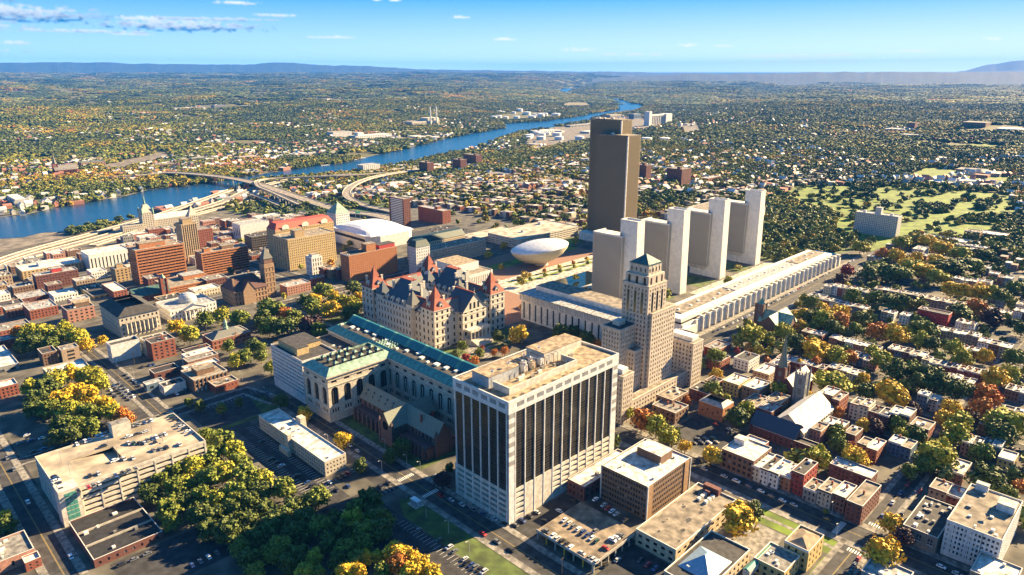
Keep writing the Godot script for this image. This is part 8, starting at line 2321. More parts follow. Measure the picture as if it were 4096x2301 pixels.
const TREES := [[324,148,20.6,9.1,"yellow"], [559,69,22.0,12.9,"lime"], [539,182,22.0,13.1,"lime"], [472,90,22.0,10.6,"lime"], [352,81,18.4,7.9,"yellow"], [184,292,17.1,7.3,"dark"], [191,308,17.6,7.5,"dark"], [466,61,21.8,9.7,"dark"], [597,219,22.0,12.5,"yellow"], [158,430,20.5,9.0,"green"], [180,282,15.5,6.5,"dark"], [173,287,15.5,6.5,"green"], [136,307,15.5,6.5,"green"], [158,307,15.8,6.6,"green"], [174,299,15.8,6.6,"lime"], [138,326,16.0,6.8,"dark"], [156,319,16.0,6.8,"dark"], [122,340,16.2,6.9,"dark"], [147,330,16.2,6.9,"dark"], [995,215,22.0,19.2,"dark"], [1027,204,22.0,19.7,"dark"], [162,355,17.0,7.2,"green"], [141,371,17.1,7.3,"green"], [553,143,22.0,10.5,"yellow"], [172,243,13.4,5.4,"yellow"], [152,385,17.6,7.6,"green"], [135,398,17.8,7.7,"green"], [179,245,13.5,5.5,"yellow"], [171,253,13.6,5.5,"orange"], [593,276,22.0,11.8,"lime"], [178,254,13.7,5.6,"yellow"], [176,262,13.8,5.7,"yellow"], [159,282,14.0,5.7,"green"], [795,215,22.0,14.5,"dark"], [156,292,14.1,5.8,"dark"], [120,310,14.2,5.8,"dark"], [384,241,18.4,8.0,"lime"], [385,254,18.6,8.1,"orange"], [165,295,14.3,5.9,"dark"], [146,315,14.5,6.0,"dark"], [129,325,14.6,6.0,"dark"], [484,91,19.5,8.5,"lime"], [182,308,14.8,6.1,"green"], [515,90,20.4,8.9,"lime"], [133,341,14.9,6.2,"dark"], [539,68,20.9,9.2,"dark"], [157,335,15.0,6.3,"dark"], [173,334,15.2,6.3,"green"], [122,358,15.2,6.4,"dark"], [133,356,15.3,6.4,"dark"], [142,357,15.4,6.5,"dark"], [117,367,15.4,6.5,"dark"], [592,108,22.0,10.1,"dark"], [597,89,22.0,10.1,"orange"], [600,124,22.0,10.2,"dark"], [152,362,15.6,6.5,"dark"], [603,155,22.0,10.3,"dark"], [608,133,22.0,10.3,"dark"], [107,384,15.7,6.6,"green"], [125,382,15.8,6.7,"green"], [158,373,15.9,6.7,"lime"], [316,592,22.0,11.1,"purple"], [295,606,22.0,11.1,"dark"], [117,402,16.2,6.9,"green"], [145,398,16.4,6.9,"lime"], [723,168,22.0,12.1,"green"], [180,237,12.2,4.8,"yellow"], [134,420,16.8,7.1,"lime"], [146,422,16.9,7.2,"green"], [161,419,17.0,7.2,"lime"], [150,269,12.4,4.9,"yellow"], [379,229,16.7,7.1,"lime"], [420,143,16.7,7.1,"lime"], [920,276,22.0,15.4,"green"], [135,282,12.5,5.0,"lime"], [439,127,17.1,7.3,"yellow"], [159,272,12.5,5.0,"green"], [151,278,12.6,5.0,"dark"], [118,300,12.7,5.1,"green"], [132,294,12.7,5.1,"dark"], [437,208,17.7,7.6,"dark"], [140,296,12.8,5.1,"dark"], [169,280,12.8,5.1,"green"], [130,307,12.9,5.2,"green"], [188,288,13.1,5.3,"green"], [538,91,19.3,8.4,"lime"], [121,324,13.2,5.3,"green"], [151,312,13.2,5.3,"dark"], [169,309,13.3,5.4,"dark"], [342,148,13.8,5.6,"dark"], [115,350,13.6,5.6,"dark"], [166,333,13.7,5.6,"dark"], [146,345,13.8,5.6,"dark"], [286,619,22.0,10.2,"green"], [690,182,22.0,10.6,"yellow"], [689,245,22.0,10.9,"yellow"], [131,373,14.2,5.9,"lime"], [383,683,22.0,11.6,"green"], [116,385,14.4,5.9,"dark"], [152,375,14.4,6.0,"green"], [802,157,22.0,12.0,"dark"], [897,158,22.0,13.3,"yellow"], [379,195,14.9,6.2,"yellow"], [916,248,22.0,13.8,"green"], [242,346,14.8,6.2,"dark"], [910,261,22.0,13.8,"dark"], [105,407,14.7,6.1,"dark"], [951,233,22.0,14.2,"yellow"], [158,404,15.0,6.3,"green"], [124,421,15.2,6.3,"green"], [427,146,15.5,6.5,"lime"], [441,129,15.7,6.6,"yellow"], [155,449,16.0,6.7,"green"], [164,256,11.1,4.3,"green"], [155,266,11.2,4.3,"yellow"], [237,297,13.2,5.3,"purple"], [466,245,17.2,7.4,"green"], [97,529,17.5,7.5,"green"], [90,538,17.6,7.6,"dark"], [109,544,17.9,7.7,"green"], [145,290,11.5,4.5,"lime"], [101,557,18.1,7.8,"lime"], [91,570,18.4,7.9,"green"], [578,88,18.6,8.0,"orange"], [118,574,18.6,8.0,"yellow"], [527,275,18.8,8.2,"green"], [102,583,18.7,8.1,"yellow"], [112,587,18.9,8.2,"yellow"], [89,595,19.0,8.2,"dark"], [592,132,19.1,8.3,"dark"], [478,382,19.2,8.3,"dark"], [131,608,19.4,8.5,"lime"], [99,614,19.4,8.5,"dark"], [445,436,19.5,8.5,"yellow"], [611,145,19.6,8.5,"green"], [476,409,19.6,8.5,"dark"], [108,626,19.8,8.6,"lime"], [598,201,19.6,8.6,"lime"], [618,170,19.9,8.7,"lime"], [606,241,20.2,8.8,"dark"], [646,93,20.2,8.8,"yellow"], [223,652,21.0,9.3,"lime"], [665,228,21.4,9.4,"dark"], [376,606,21.6,9.6,"lime"], [276,660,21.7,9.6,"green"], [687,197,21.7,9.6,"orange"], [356,622,21.7,9.6,"yellow"], [314,658,22.0,9.8,"green"], [685,246,22.0,9.7,"lime"], [345,641,22.0,9.7,"green"], [687,234,21.9,9.7,"orange"], [310,672,22.0,9.9,"green"], [713,242,22.0,10.0,"yellow"], [377,79,12.8,5.1,"purple"], [412,664,22.0,10.4,"dark"], [131,766,22.0,10.3,"lime"], [386,88,13.0,5.2,"yellow"], [892,278,22.0,12.3,"dark"], [935,211,22.0,12.6,"lime"], [964,246,22.0,13.0,"lime"], [104,372,12.6,5.0,"green"], [1086,226,22.0,14.4,"lime"], [221,383,13.9,5.7,"yellow"], [124,404,13.3,5.4,"lime"], [453,142,14.5,6.0,"green"], [464,94,14.5,6.0,"green"], [115,419,13.5,5.5,"green"], [38,433,13.5,5.5,"dark"], [467,149,14.8,6.2,"green"], [116,438,13.9,5.7,"lime"], [456,211,15.1,6.3,"lime"], [508,71,15.3,6.4,"green"], [506,72,15.3,6.4,"green"], [502,110,15.3,6.4,"dark"], [91,520,15.6,6.6,"dark"], [104,523,15.7,6.6,"green"], [126,522,15.8,6.6,"orange"], [505,209,16.0,6.7,"lime"], [122,536,16.1,6.8,"lime"], [541,102,16.1,6.8,"yellow"], [550,133,16.4,6.9,"yellow"], [122,552,16.4,6.9,"yellow"], [548,158,16.5,7.0,"dark"], [562,103,16.5,7.0,"yellow"], [83,581,16.8,7.2,"dark"], [237,568,17.4,7.5,"green"], [127,621,17.8,7.7,"lime"], [140,278,10.0,3.7,"green"], [317,580,18.4,7.9,"green"], [673,124,18.9,8.2,"lime"], [169,267,10.1,3.8,"lime"], [363,598,19.2,8.4,"dark"], [164,271,10.1,3.8,"yellow"], [692,133,19.3,8.4,"lime"], [318,630,19.3,8.4,"green"], [706,92,19.5,8.5,"green"], [696,163,19.5,8.5,"lime"], [296,652,19.6,8.5,"dark"], [251,686,19.9,8.7,"green"], [686,234,19.7,8.6,"orange"], [269,685,20.0,8.7,"lime"], [382,629,20.0,8.7,"lime"], [712,221,20.2,8.9,"dark"], [713,222,20.2,8.9,"green"], [150,731,20.2,8.9,"lime"], [379,650,20.3,8.9,"yellow"], [118,742,20.3,8.9,"dark"], [136,748,20.5,9.0,"green"], [122,785,21.3,9.4,"lime"], [781,254,21.8,9.7,"green"], [808,130,21.8,9.6,"purple"], [799,206,21.9,9.7,"dark"], [833,149,22.0,9.9,"orange"], [890,186,22.0,10.6,"yellow"], [891,175,22.0,10.6,"yellow"], [509,122,14.7,6.1,"green"], [1011,234,22.0,12.0,"yellow"], [1008,280,22.0,12.1,"yellow"], [1026,334,22.0,12.5,"lime"], [1092,196,22.0,12.8,"dark"], [1100,251,22.0,13.0,"yellow"], [1100,303,22.0,13.2,"lime"], [452,98,12.8,5.2,"green"], [465,49,12.9,5.2,"green"], [212,349,11.5,4.5,"dark"], [221,437,13.3,5.4,"yellow"], [232,344,11.6,4.6,"dark"], [495,117,13.6,5.6,"lime"], [497,134,13.7,5.6,"purple"], [218,467,13.8,5.6,"dark"], [83,524,14.0,5.8,"dark"], [106,424,12.0,4.7,"dark"], [230,567,15.5,6.5,"lime"], [131,595,15.4,6.5,"lime"], [488,405,15.9,6.7,"dark"], [91,630,16.0,6.7,"lime"], [254,588,16.0,6.8,"dark"], [121,640,16.2,6.9,"yellow"], [635,183,16.4,6.9,"lime"], [669,87,16.7,7.1,"lime"], [628,259,16.7,7.1,"lime"], [635,266,16.9,7.2,"lime"], [693,153,17.3,7.4,"dark"], [683,214,17.4,7.5,"green"], [317,645,17.5,7.5,"orange"], [224,688,17.6,7.5,"yellow"], [690,261,17.9,7.7,"dark"], [127,731,17.9,7.7,"dark"], [381,644,18.0,7.8,"lime"], [109,746,18.1,7.8,"dark"], [363,666,18.2,7.9,"yellow"], [720,261,18.4,7.9,"yellow"], [149,771,18.7,8.1,"lime"], [735,279,18.7,8.1,"green"], [116,796,19.1,8.3,"orange"], [802,238,19.7,8.6,"green"], [841,290,20.7,9.1,"purple"], [897,140,21.1,9.3,"green"], [909,153,21.3,9.4,"lime"], [973,258,22.0,10.2,"yellow"], [1014,190,22.0,10.5,"green"], [1134,278,22.0,11.8,"yellow"], [379,215,10.9,4.2,"yellow"], [468,57,11.5,4.5,"orange"], [392,271,11.6,4.5,"lime"], [479,46,11.6,4.6,"orange"], [494,141,12.1,4.8,"yellow"], [502,163,12.3,4.9,"orange"], [511,185,12.6,5.0,"yellow"], [498,259,12.9,5.2,"yellow"], [547,124,12.8,5.2,"purple"], [559,89,12.9,5.2,"purple"], [245,534,13.3,5.4,"lime"], [575,170,13.5,5.5,"yellow"], [250,563,13.7,5.6,"green"], [580,211,13.7,5.6,"orange"], [259,584,14.1,5.8,"green"], [614,195,14.2,5.8,"orange"], [240,605,14.3,5.9,"green"], [606,268,14.4,6.0,"green"], [289,644,15.1,6.3,"dark"], [700,111,15.2,6.3,"yellow"], [150,705,15.4,6.4,"yellow"], [714,179,15.6,6.6,"lime"], [697,272,15.8,6.7,"yellow"], [707,262,15.9,6.7,"dark"], [403,642,16.0,6.7,"yellow"], [354,676,16.1,6.8,"dark"], [800,103,16.8,7.1,"dark"], [891,301,19.0,8.2,"red"], [950,139,19.3,8.4,"green"], [1008,299,20.8,9.1,"orange"], [174,507,10.8,4.2,"dark"], [123,522,10.8,4.2,"yellow"], [515,198,11.0,4.3,"yellow"], [393,434,11.5,4.5,"green"], [393,458,11.7,4.6,"green"], [484,373,11.8,4.6,"orange"], [570,219,11.8,4.6,"yellow"], [433,453,12.0,4.7,"dark"], [646,95,12.3,4.9,"yellow"], [603,263,12.4,5.0,"lime"], [665,259,13.2,5.3,"yellow"], [707,144,13.2,5.4,"green"], [689,277,13.5,5.5,"yellow"], [252,308,8.4,3.0,"dark"], [814,195,14.8,6.2,"green"], [1031,263,17.9,7.7,"yellow"], [394,231,9.1,3.3,"dark"], [40,447,9.0,3.2,"yellow"], [460,137,9.3,3.4,"red"], [442,252,9.7,3.6,"orange"], [184,492,9.9,3.7,"green"], [378,435,10.5,4.0,"red"], [198,493,9.1,3.3,"dark"], [171,520,9.3,3.4,"green"], [380,426,9.5,3.5,"orange"], [378,449,9.7,3.6,"dark"], [414,423,9.7,3.6,"orange"], [434,449,10.1,3.8,"dark"], [166,715,11.2,4.4,"yellow"], [401,703,12.0,4.8,"orange"], [1035,331,15.1,6.3,"orange"], [405,427,8.8,3.2,"orange"], [502,131,7.4,2.4,"green"], [565,276,8.2,2.9,"red"], [444,465,8.3,2.9,"dark"], [378,120,4.6,1.6,"green"], [406,445,7.1,2.3,"red"]]
const ROWS := [["r4a",382.0,158.2,11.0,11,22,2],
	["r4b",382.6,151.9,6.3,11,20,1],
	["r4c",385.3,145.4,7.0,10,18,1],
	["r4d",386.1,138.0,7.9,15,20,1],
	["r4e",383.4,128.7,8.0,9,14,1],
	["r4f",384.4,120.8,7.9,11,17,1],
	["r4g",385.7,113.3,7.5,11,18,1],
	["r4h",381.7,102.6,8.8,12.5,30,1],
	["rear long",419.4,110.7,24.8,10,12,1],
	["r1a",510.4,144.1,13.1,13,14,2],
	["r1b",509.0,129.7,13.6,12,14,2],
	["r1c",514.2,117.9,13.8,14,15,2],
	["r2",560.6,119.3,7.2,14,9,1],
	["r3",566.2,101.7,18.3,9,12,3],
	["r4corner",507.1,103.6,12.0,12,16,1],
	["r5",503.3,167.6,9.9,17,16,1],
	["r5b",503.3,162.3,6.1,15,18,1],
	["r6a",460.7,127.3,6.2,9,12,1],
	["r6b",456.7,119.8,6.7,10,18,1],
	["r6c",476.5,111.4,7.9,10,12,1],
	["r6d",476.7,105.3,6.1,9,14,1],
	["r7",454.6,155.5,7.6,11,14,1],
	["r7b",469.8,146.8,13.7,11,12,2],
	["r7c",467.5,137.3,7.4,10,14,1],
	["r8a",641.2,243.2,7.0,10,12,1],
	["r8b",639.4,229.4,13.8,11,12,2],
	["r9",644.9,181.8,43.6,9,12,6],
	["r10",566.0,198.4,41.1,9,12,7],
	["r11",574.9,172.7,26.5,9,13,5],
	["r12",616.4,173.9,21.6,8,13,4],
	["r13",655.2,147.4,30.2,9,14,5],
	["r14a",647.6,135.4,12.4,9,12,2],
	["r14b",648.2,100.6,34.7,9,12,7],
	["r15",622.0,102.8,19.5,9,12,4],
	["r16",759.8,190.7,9.5,10,12,1],
	["red hotel",772.4,159.6,28.0,16,12,1],
	["r17",737.1,125.2,36.5,11,12,7],
	["r18",723.3,98.1,25.0,12,14,3],
	["r19",703.8,118.1,12.9,9,10,3],
	["r20",775.0,137.2,16.1,10,12,3],
	["r21a",629.8,68.9,14.3,9,14,3],
	["r21b",580.4,62.9,19.9,9,16,3],
	["r21c",552.1,76.1,7.4,8,12,1],
	["r21d",509.1,73.4,10.8,11,14,2],
	["r21e",517.9,63.3,10.9,10,12,2],
	["rr1",467.7,72.7,11.5,8,20,1],
	["rr2",506.4,53.9,8.8,9,14,1],
	["rr3",436.5,74.1,9.4,9,14,1],
	["rr4",437.9,65.8,8.6,8,14,1],
	["q1",807.2,287.5,8.9,10,12,1],
	["q1b",810.2,245.8,42.1,11,12,7],
	["q2",831.1,204.0,45.5,12,12,6],
	["q3",837.3,164.1,42.2,10,14,6],
	["q3b",843.9,120.8,43.4,9,12,6],
	["q4",760.8,205.3,12.7,9,12,2],
	["q5",758.4,278.1,17.3,9,16,1],
	["q6",756.1,230.7,46.0,9,12,6],
	["q7",938.6,173.1,31.5,12,12,4],
	["q8",959.3,162.6,15.5,9,12,2],
	["q9",992.8,162.2,10.1,13,12,1],
	["q9b",994.4,148.4,14.9,10,14,2],
	["q10",989.0,294.6,17.0,9,14,2],
	["q11",1070.6,265.7,14.3,11,26,1],
	["q11b",1039.3,253.4,14.7,11,12,1],
	["q12",1240.1,236.7,20.5,14,20,1],
	["q12b",1260.7,206.8,35.8,10,26,1],
	["q13",1189.6,226.4,76.7,6,24,1],
	["q14",1158.8,208.8,40.7,8,14,3],
	["q15",1140.2,196.7,30.5,7,12,4],
	["q16",887.7,134.7,15.1,9,12,2],
	["q17",885.5,110.6,13.3,10,14,2],
	["q18",862.9,106.2,15.1,8,14,2],
	["q19",1029.5,178.8,11.6,10,12,1],
	["q20",1092.8,297.8,23.6,7,14,2]]
const LOTS := ["on the roof of the garage by the dark grove", "on the upper deck beside the brown office block", "in the lot below the black glass tower", "in the lot by the grove", "in the lot beside the long white-roofed office", "parked on the street by the cathedral", "at the kerb of the black glass tower", "in the dark lot beside the yellow-green grove", "in the yard behind the grey theatre", "in the small lot left of the garage", "beside the dark-roofed warehouse", "on the two-lane street left of the garage", "in the lot behind the brick cube building", "at the kerb of the street of shops", "on the cross street among yellow trees", "at the foot of the right-hand white office", "below the blue glass roof", "in front of the granite palace", "parked along the finned white hall", "in the big lot behind the white arena", "beside the brick row near the annex"]
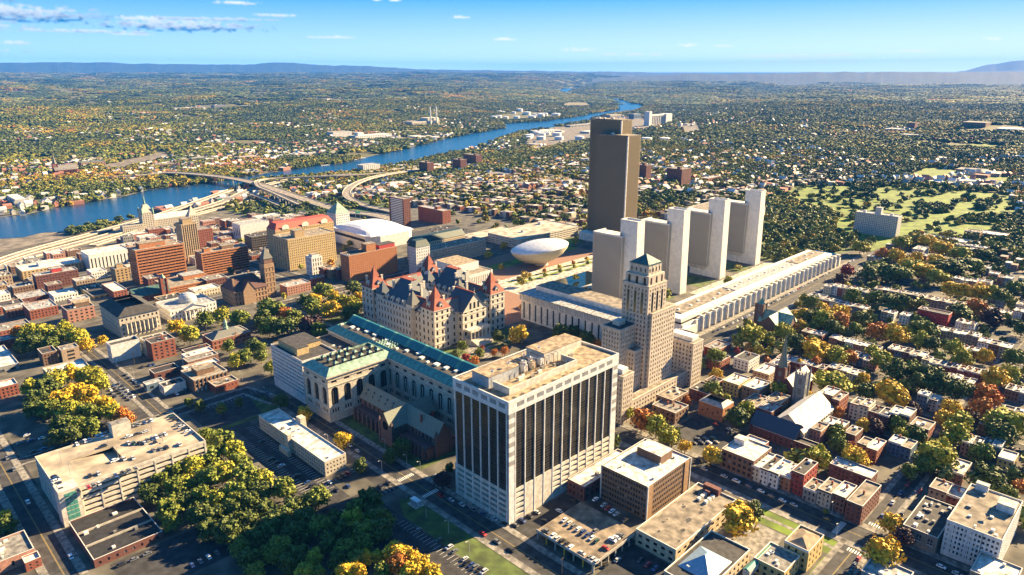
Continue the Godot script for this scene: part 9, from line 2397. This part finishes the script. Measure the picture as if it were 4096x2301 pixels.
const CARS := [[109.0,475.0,20.8,1,0,"black"], [113.2,475.0,20.8,1,0,"grey"], [117.5,474.9,20.8,1,0,"black"], [121.8,474.9,20.8,1,0,"grey"], [126.1,474.9,20.8,1,0,"blue"], [130.6,474.8,20.8,1,0,"white"], [112.3,462.4,20.8,0,0,"white"], [117.2,461.9,20.8,0,0,"black"], [122.1,461.4,20.8,0,0,"silver"], [119.1,448.3,20.8,1,0,"grey"], [121.8,448.5,20.8,1,0,"blue"], [124.5,448.6,20.8,1,0,"white"], [127.3,448.8,20.8,1,0,"grey"], [130.1,449.0,20.8,1,0,"white"], [141.4,476.3,20.8,0,0,"black"], [141.8,472.4,20.8,0,0,"green"], [142.2,468.7,20.8,0,0,"black"], [142.5,464.9,20.8,0,0,"black"], [141.2,456.2,20.8,0,0,"grey"], [141.4,451.6,20.8,0,0,"silver"], [141.6,447.1,20.8,0,0,"black"], [141.8,442.6,20.8,0,0,"white"], [142.0,438.2,20.8,0,0,"blue"], [96.5,460.2,20.8,0,0,"black"], [85.8,474.8,20.8,1,0,"white"], [88.2,475.1,20.8,1,0,"black"], [90.6,475.3,20.8,1,0,"white"], [93.0,475.6,20.8,1,0,"silver"], [97.9,476.1,20.8,1,0,"silver"], [100.4,476.4,20.8,1,0,"white"], [102.9,476.7,20.8,1,0,"red"], [65.1,442.1,20.8,0,0,"black"], [65.1,438.9,20.8,0,0,"blue"], [65.1,435.9,20.8,0,0,"white"], [65.2,432.8,20.8,0,0,"grey"], [65.2,429.8,20.8,0,0,"black"], [65.2,426.8,20.8,0,0,"white"], [65.2,423.8,20.8,0,0,"black"], [71.3,415.6,20.8,1,0,"black"], [76.5,415.8,20.8,1,0,"red"], [79.1,415.9,20.8,1,0,"grey"], [81.8,416.0,20.8,1,0,"silver"], [96.3,436.4,20.8,0,0,"white"], [100.9,435.1,20.8,1,0,"silver"], [105.1,431.9,20.8,1,0,"silver"], [80.7,428.7,20.8,1,0,"black"], [84.9,427.5,20.8,1,0,"silver"], [91.3,418.0,20.8,1,0,"blue"], [94.9,418.0,20.8,1,0,"black"], [98.5,418.0,20.8,1,0,"grey"], [102.1,417.9,20.8,1,0,"grey"], [109.2,452.8,20.8,1,0,"silver"], [111.7,450.6,20.8,1,0,"green"], [114.2,448.5,20.8,1,0,"black"], [116.7,446.3,20.8,1,0,"silver"], [121.7,442.0,20.8,1,0,"black"], [117.3,432.6,20.8,1,0,"grey"], [120.8,431.6,20.8,1,0,"grey"], [124.3,430.7,20.8,1,0,"black"], [131.5,428.7,20.8,1,0,"silver"], [244.9,213.7,6.0,0,1,"white"], [244.9,210.5,6.0,0,1,"silver"], [244.8,207.3,6.0,0,1,"black"], [244.8,204.1,6.0,0,1,"black"], [244.7,200.9,6.0,0,1,"white"], [260.2,218.5,6.0,0,1,"white"], [259.9,214.9,6.0,0,1,"silver"], [259.6,211.4,6.0,0,1,"grey"], [259.4,207.9,6.0,0,1,"white"], [259.1,204.4,6.0,0,1,"blue"], [258.8,201.0,6.0,0,1,"blue"], [258.6,197.7,6.0,0,1,"white"], [258.3,194.4,6.0,0,1,"green"], [264.0,200.1,6.0,0,1,"grey"], [288.3,218.9,6.0,0,1,"white"], [287.0,211.8,6.0,0,1,"silver"], [286.3,208.3,6.0,0,1,"red"], [285.7,204.9,6.0,0,1,"white"], [285.1,201.5,6.0,0,1,"silver"], [283.8,194.8,6.0,0,1,"black"], [244.6,188.7,6.0,0,1,"grey"], [244.8,186.3,6.0,0,1,"silver"], [245.1,183.9,6.0,0,1,"silver"], [265.0,188.9,6.0,1,1,"white"], [268.2,188.6,6.0,1,1,"white"], [271.5,188.4,6.0,1,1,"grey"], [245.4,219.3,6.0,1,1,"grey"], [245.1,193.7,6.0,1,1,"silver"], [257.1,187.4,6.0,1,1,"red"], [243.3,240.9,-0.0,1,2,"grey"], [249.1,240.8,-0.0,1,2,"blue"], [255.0,240.6,-0.0,1,2,"black"], [261.0,240.5,-0.0,1,2,"silver"], [258.0,231.4,-0.0,1,2,"black"], [271.0,231.9,-0.0,1,2,"white"], [284.7,232.4,-0.0,1,2,"black"], [201.7,276.1,-0.0,0,3,"grey"], [204.4,261.0,-0.0,0,3,"green"], [204.2,252.0,-0.0,0,3,"silver"], [204.2,247.7,-0.0,0,3,"grey"], [204.0,239.1,-0.0,0,3,"silver"], [202.7,236.0,-0.0,0,3,"black"], [203.1,233.1,-0.0,0,3,"blue"], [203.5,230.3,-0.0,0,3,"grey"], [203.9,227.5,-0.0,0,3,"black"], [204.3,224.7,-0.0,0,3,"silver"], [179.0,405.2,-0.0,0,4,"black"], [179.5,398.9,-0.0,0,4,"black"], [179.9,392.7,-0.0,0,4,"silver"], [181.2,374.7,-0.0,0,4,"black"], [182.0,363.2,-0.0,0,4,"blue"], [182.4,357.6,-0.0,0,4,"black"], [182.8,352.1,-0.0,0,4,"white"], [192.1,353.7,-0.0,1,4,"white"], [198.8,353.9,-0.0,1,4,"black"], [202.3,354.1,-0.0,1,4,"black"], [205.7,354.2,-0.0,1,4,"red"], [209.2,354.4,-0.0,1,4,"grey"], [190.4,342.9,-0.0,1,4,"black"], [197.7,341.7,-0.0,1,4,"blue"], [185.9,431.9,-0.0,0,4,"black"], [226.4,405.2,-0.0,1,5,"black"], [226.2,394.5,-0.0,1,5,"black"], [225.9,384.1,-0.0,1,5,"white"], [225.7,373.9,-0.0,1,5,"silver"], [211.4,326.6,-0.0,1,5,"black"], [217.4,326.7,-0.0,1,5,"black"], [232.0,293.8,-0.0,1,6,"red"], [233.4,285.3,-0.0,1,6,"silver"], [234.8,277.0,-0.0,1,6,"silver"], [236.1,268.9,-0.0,1,6,"grey"], [237.4,261.0,-0.0,1,6,"blue"], [238.6,253.2,-0.0,1,6,"silver"], [239.9,245.6,-0.0,1,6,"black"], [224.9,247.8,-0.0,1,6,"red"], [225.6,237.3,-0.0,1,6,"grey"], [226.3,227.2,-0.0,1,6,"black"], [139.0,605.5,-0.0,1,7,"white"], [138.1,597.4,-0.0,1,7,"white"], [137.2,589.6,-0.0,1,7,"grey"], [136.4,581.9,-0.0,1,7,"black"], [142.5,604.6,-0.0,1,7,"blue"], [142.5,598.3,-0.0,1,7,"grey"], [142.6,592.0,-0.0,1,7,"black"], [142.7,585.8,-0.0,1,7,"grey"], [142.8,579.7,-0.0,1,7,"grey"], [142.9,573.7,-0.0,1,7,"grey"], [143.0,567.8,-0.0,1,7,"grey"], [147.2,605.4,-0.0,1,7,"grey"], [147.1,598.3,-0.0,1,7,"black"], [147.1,591.4,-0.0,1,7,"grey"], [147.1,584.6,-0.0,1,7,"white"], [147.0,577.9,-0.0,1,7,"black"], [147.0,571.3,-0.0,1,7,"white"], [157.3,620.8,-0.1,1,7,"grey"], [157.3,612.6,-0.0,1,7,"grey"], [157.3,604.7,-0.0,1,7,"silver"], [157.2,597.0,-0.0,1,7,"grey"], [157.2,589.3,-0.0,1,7,"black"], [157.2,581.9,-0.0,1,7,"black"], [172.5,628.0,-0.1,1,8,"black"], [178.3,627.3,-0.0,1,8,"blue"], [181.2,627.0,-0.0,1,8,"blue"], [157.2,654.6,-0.5,1,8,"grey"], [156.9,642.8,-0.3,1,8,"black"], [173.0,551.7,-0.0,1,8,"white"], [180.5,555.9,-0.0,1,8,"grey"], [66.2,548.2,-0.0,0,9,"grey"], [72.4,546.9,-0.0,0,9,"blue"], [78.7,545.5,-0.0,0,9,"white"], [72.3,557.9,-0.0,0,9,"white"], [70.1,527.4,-0.0,0,9,"black"], [75.4,527.0,-0.0,0,9,"blue"], [74.2,362.3,-0.0,0,10,"black"], [80.4,362.1,-0.0,0,10,"grey"], [86.8,362.0,-0.0,0,10,"grey"], [91.6,364.1,-0.0,0,10,"black"], [100.0,335.5,-0.0,1,10,"blue"], [104.4,335.8,-0.0,1,10,"grey"], [108.9,336.2,-0.0,1,10,"white"], [113.5,336.5,-0.0,1,10,"grey"], [55.4,530.6,-0.0,1,11,"grey"], [55.6,511.3,-0.0,1,11,"grey"], [53.2,462.4,-0.0,1,11,"white"], [57.3,388.2,-0.0,1,11,"white"], [396.4,218.0,-0.0,1,12,"black"], [400.4,214.7,-0.0,1,12,"black"], [404.4,211.3,-0.0,1,12,"white"], [408.4,208.0,-0.0,1,12,"grey"], [403.3,219.0,-0.0,1,12,"grey"], [407.5,215.5,-0.0,1,12,"grey"], [411.8,212.1,-0.0,1,12,"green"], [431.8,221.3,-0.0,1,12,"red"], [431.7,210.9,-0.0,1,12,"silver"], [372.0,207.0,-0.0,1,13,"black"], [371.4,195.6,-0.0,1,13,"silver"], [373.0,182.4,-0.0,1,13,"silver"], [373.3,174.1,-0.0,1,13,"white"], [373.5,165.9,-0.0,1,13,"blue"], [373.8,158.0,-0.0,1,13,"white"], [373.1,151.2,-0.0,1,13,"grey"], [373.6,144.2,-0.0,1,13,"white"], [373.9,137.4,-0.0,1,13,"silver"], [374.0,118.1,-0.0,1,13,"green"], [417.5,96.7,-0.0,0,14,"silver"], [399.7,96.4,-0.0,0,14,"blue"], [432.0,96.8,-0.0,0,14,"blue"], [445.5,96.6,-0.0,0,14,"red"], [459.6,96.3,-0.0,0,14,"silver"], [474.3,96.1,-0.0,0,14,"grey"], [442.5,89.3,-0.0,0,14,"red"], [409.9,88.9,-0.0,0,14,"black"], [337.6,91.3,-0.0,0,15,"green"], [344.2,91.7,-0.0,0,15,"grey"], [351.0,92.2,-0.0,0,15,"red"], [374.8,59.5,-0.0,1,15,"white"], [374.1,52.0,-0.0,1,15,"silver"], [252.1,183.3,-0.0,0,16,"black"], [260.3,181.7,-0.0,0,16,"silver"], [268.2,172.7,-0.0,0,16,"black"], [268.4,168.1,-0.0,0,16,"red"], [268.5,163.6,-0.0,0,16,"blue"], [419.7,458.6,-0.0,1,17,"grey"], [425.5,451.0,-0.0,1,17,"green"], [431.3,443.5,-0.0,1,17,"black"], [603.2,320.4,-0.0,0,18,"black"], [612.0,320.2,-0.0,0,18,"blue"], [621.0,320.1,-0.0,0,18,"white"], [630.1,319.9,-0.0,0,18,"black"], [639.4,319.7,-0.0,0,18,"white"], [644.1,319.6,-0.0,0,18,"grey"], [648.8,319.5,-0.0,0,18,"white"], [653.6,319.4,-0.0,0,18,"black"], [658.4,319.4,-0.0,0,18,"white"], [663.3,319.3,-0.0,0,18,"blue"], [668.2,319.2,-0.0,0,18,"silver"], [673.2,319.1,-0.0,0,18,"white"], [678.1,319.0,-0.0,0,18,"blue"], [683.2,318.9,-0.0,0,18,"white"], [719.6,320.7,-0.0,0,18,"white"], [731.6,321.1,-0.0,0,18,"grey"], [737.7,321.4,-0.0,0,18,"black"], [743.9,321.6,-0.0,0,18,"white"], [750.2,321.8,-0.0,0,18,"white"], [756.5,322.0,-0.0,0,18,"black"], [762.9,322.3,-0.0,0,18,"grey"], [769.4,322.5,-0.0,0,18,"blue"], [775.9,322.8,-0.0,0,18,"white"], [782.5,323.0,-0.0,0,18,"blue"], [789.2,323.2,-0.0,0,18,"white"], [796.0,323.5,-0.0,0,18,"white"], [802.9,323.7,-0.0,0,18,"red"], [809.8,324.0,-0.0,0,18,"blue"], [816.8,324.2,-0.0,0,18,"silver"], [823.9,324.5,-0.0,0,18,"silver"], [838.3,325.0,-0.0,0,18,"silver"], [845.7,325.3,-0.0,0,18,"white"], [852.6,324.5,-0.0,0,18,"blue"], [862.2,324.8,-0.0,0,18,"silver"], [871.9,325.1,-0.0,0,18,"grey"], [881.8,325.4,-0.0,0,18,"grey"], [891.8,325.7,-0.0,0,18,"white"], [902.0,326.0,-0.0,0,18,"grey"], [953.3,326.9,-0.0,0,18,"black"], [969.6,327.3,-0.0,0,18,"black"], [986.3,327.7,-0.0,0,18,"white"], [710.9,900.2,-1.8,1,19,"grey"], [715.0,890.9,-1.4,1,19,"grey"], [719.2,881.9,-1.1,1,19,"grey"], [723.4,873.0,-0.8,1,19,"silver"], [731.6,901.5,-1.6,1,19,"white"], [733.9,888.8,-1.2,1,19,"silver"], [739.2,864.6,-0.5,1,19,"grey"], [740.6,858.8,-0.4,1,19,"silver"], [742.1,853.0,-0.3,1,19,"black"], [743.6,847.4,-0.2,1,19,"black"], [700.7,881.6,-1.3,1,19,"black"], [703.1,875.7,-1.1,1,19,"white"], [705.5,869.8,-0.9,1,19,"grey"], [708.0,864.0,-0.7,1,19,"grey"], [710.6,858.3,-0.6,1,19,"green"], [713.2,852.7,-0.4,1,19,"red"], [715.8,847.2,-0.3,1,19,"white"], [718.5,841.8,-0.2,1,19,"white"], [721.2,836.4,-0.1,1,19,"grey"], [726.7,825.9,-0.0,1,19,"silver"], [729.6,820.7,-0.0,1,19,"red"], [732.4,815.7,-0.0,1,19,"black"], [227.0,512.0,-0.0,1,20,"grey"], [225.5,503.0,-0.0,1,20,"blue"], [224.1,494.2,-0.0,1,20,"grey"]]
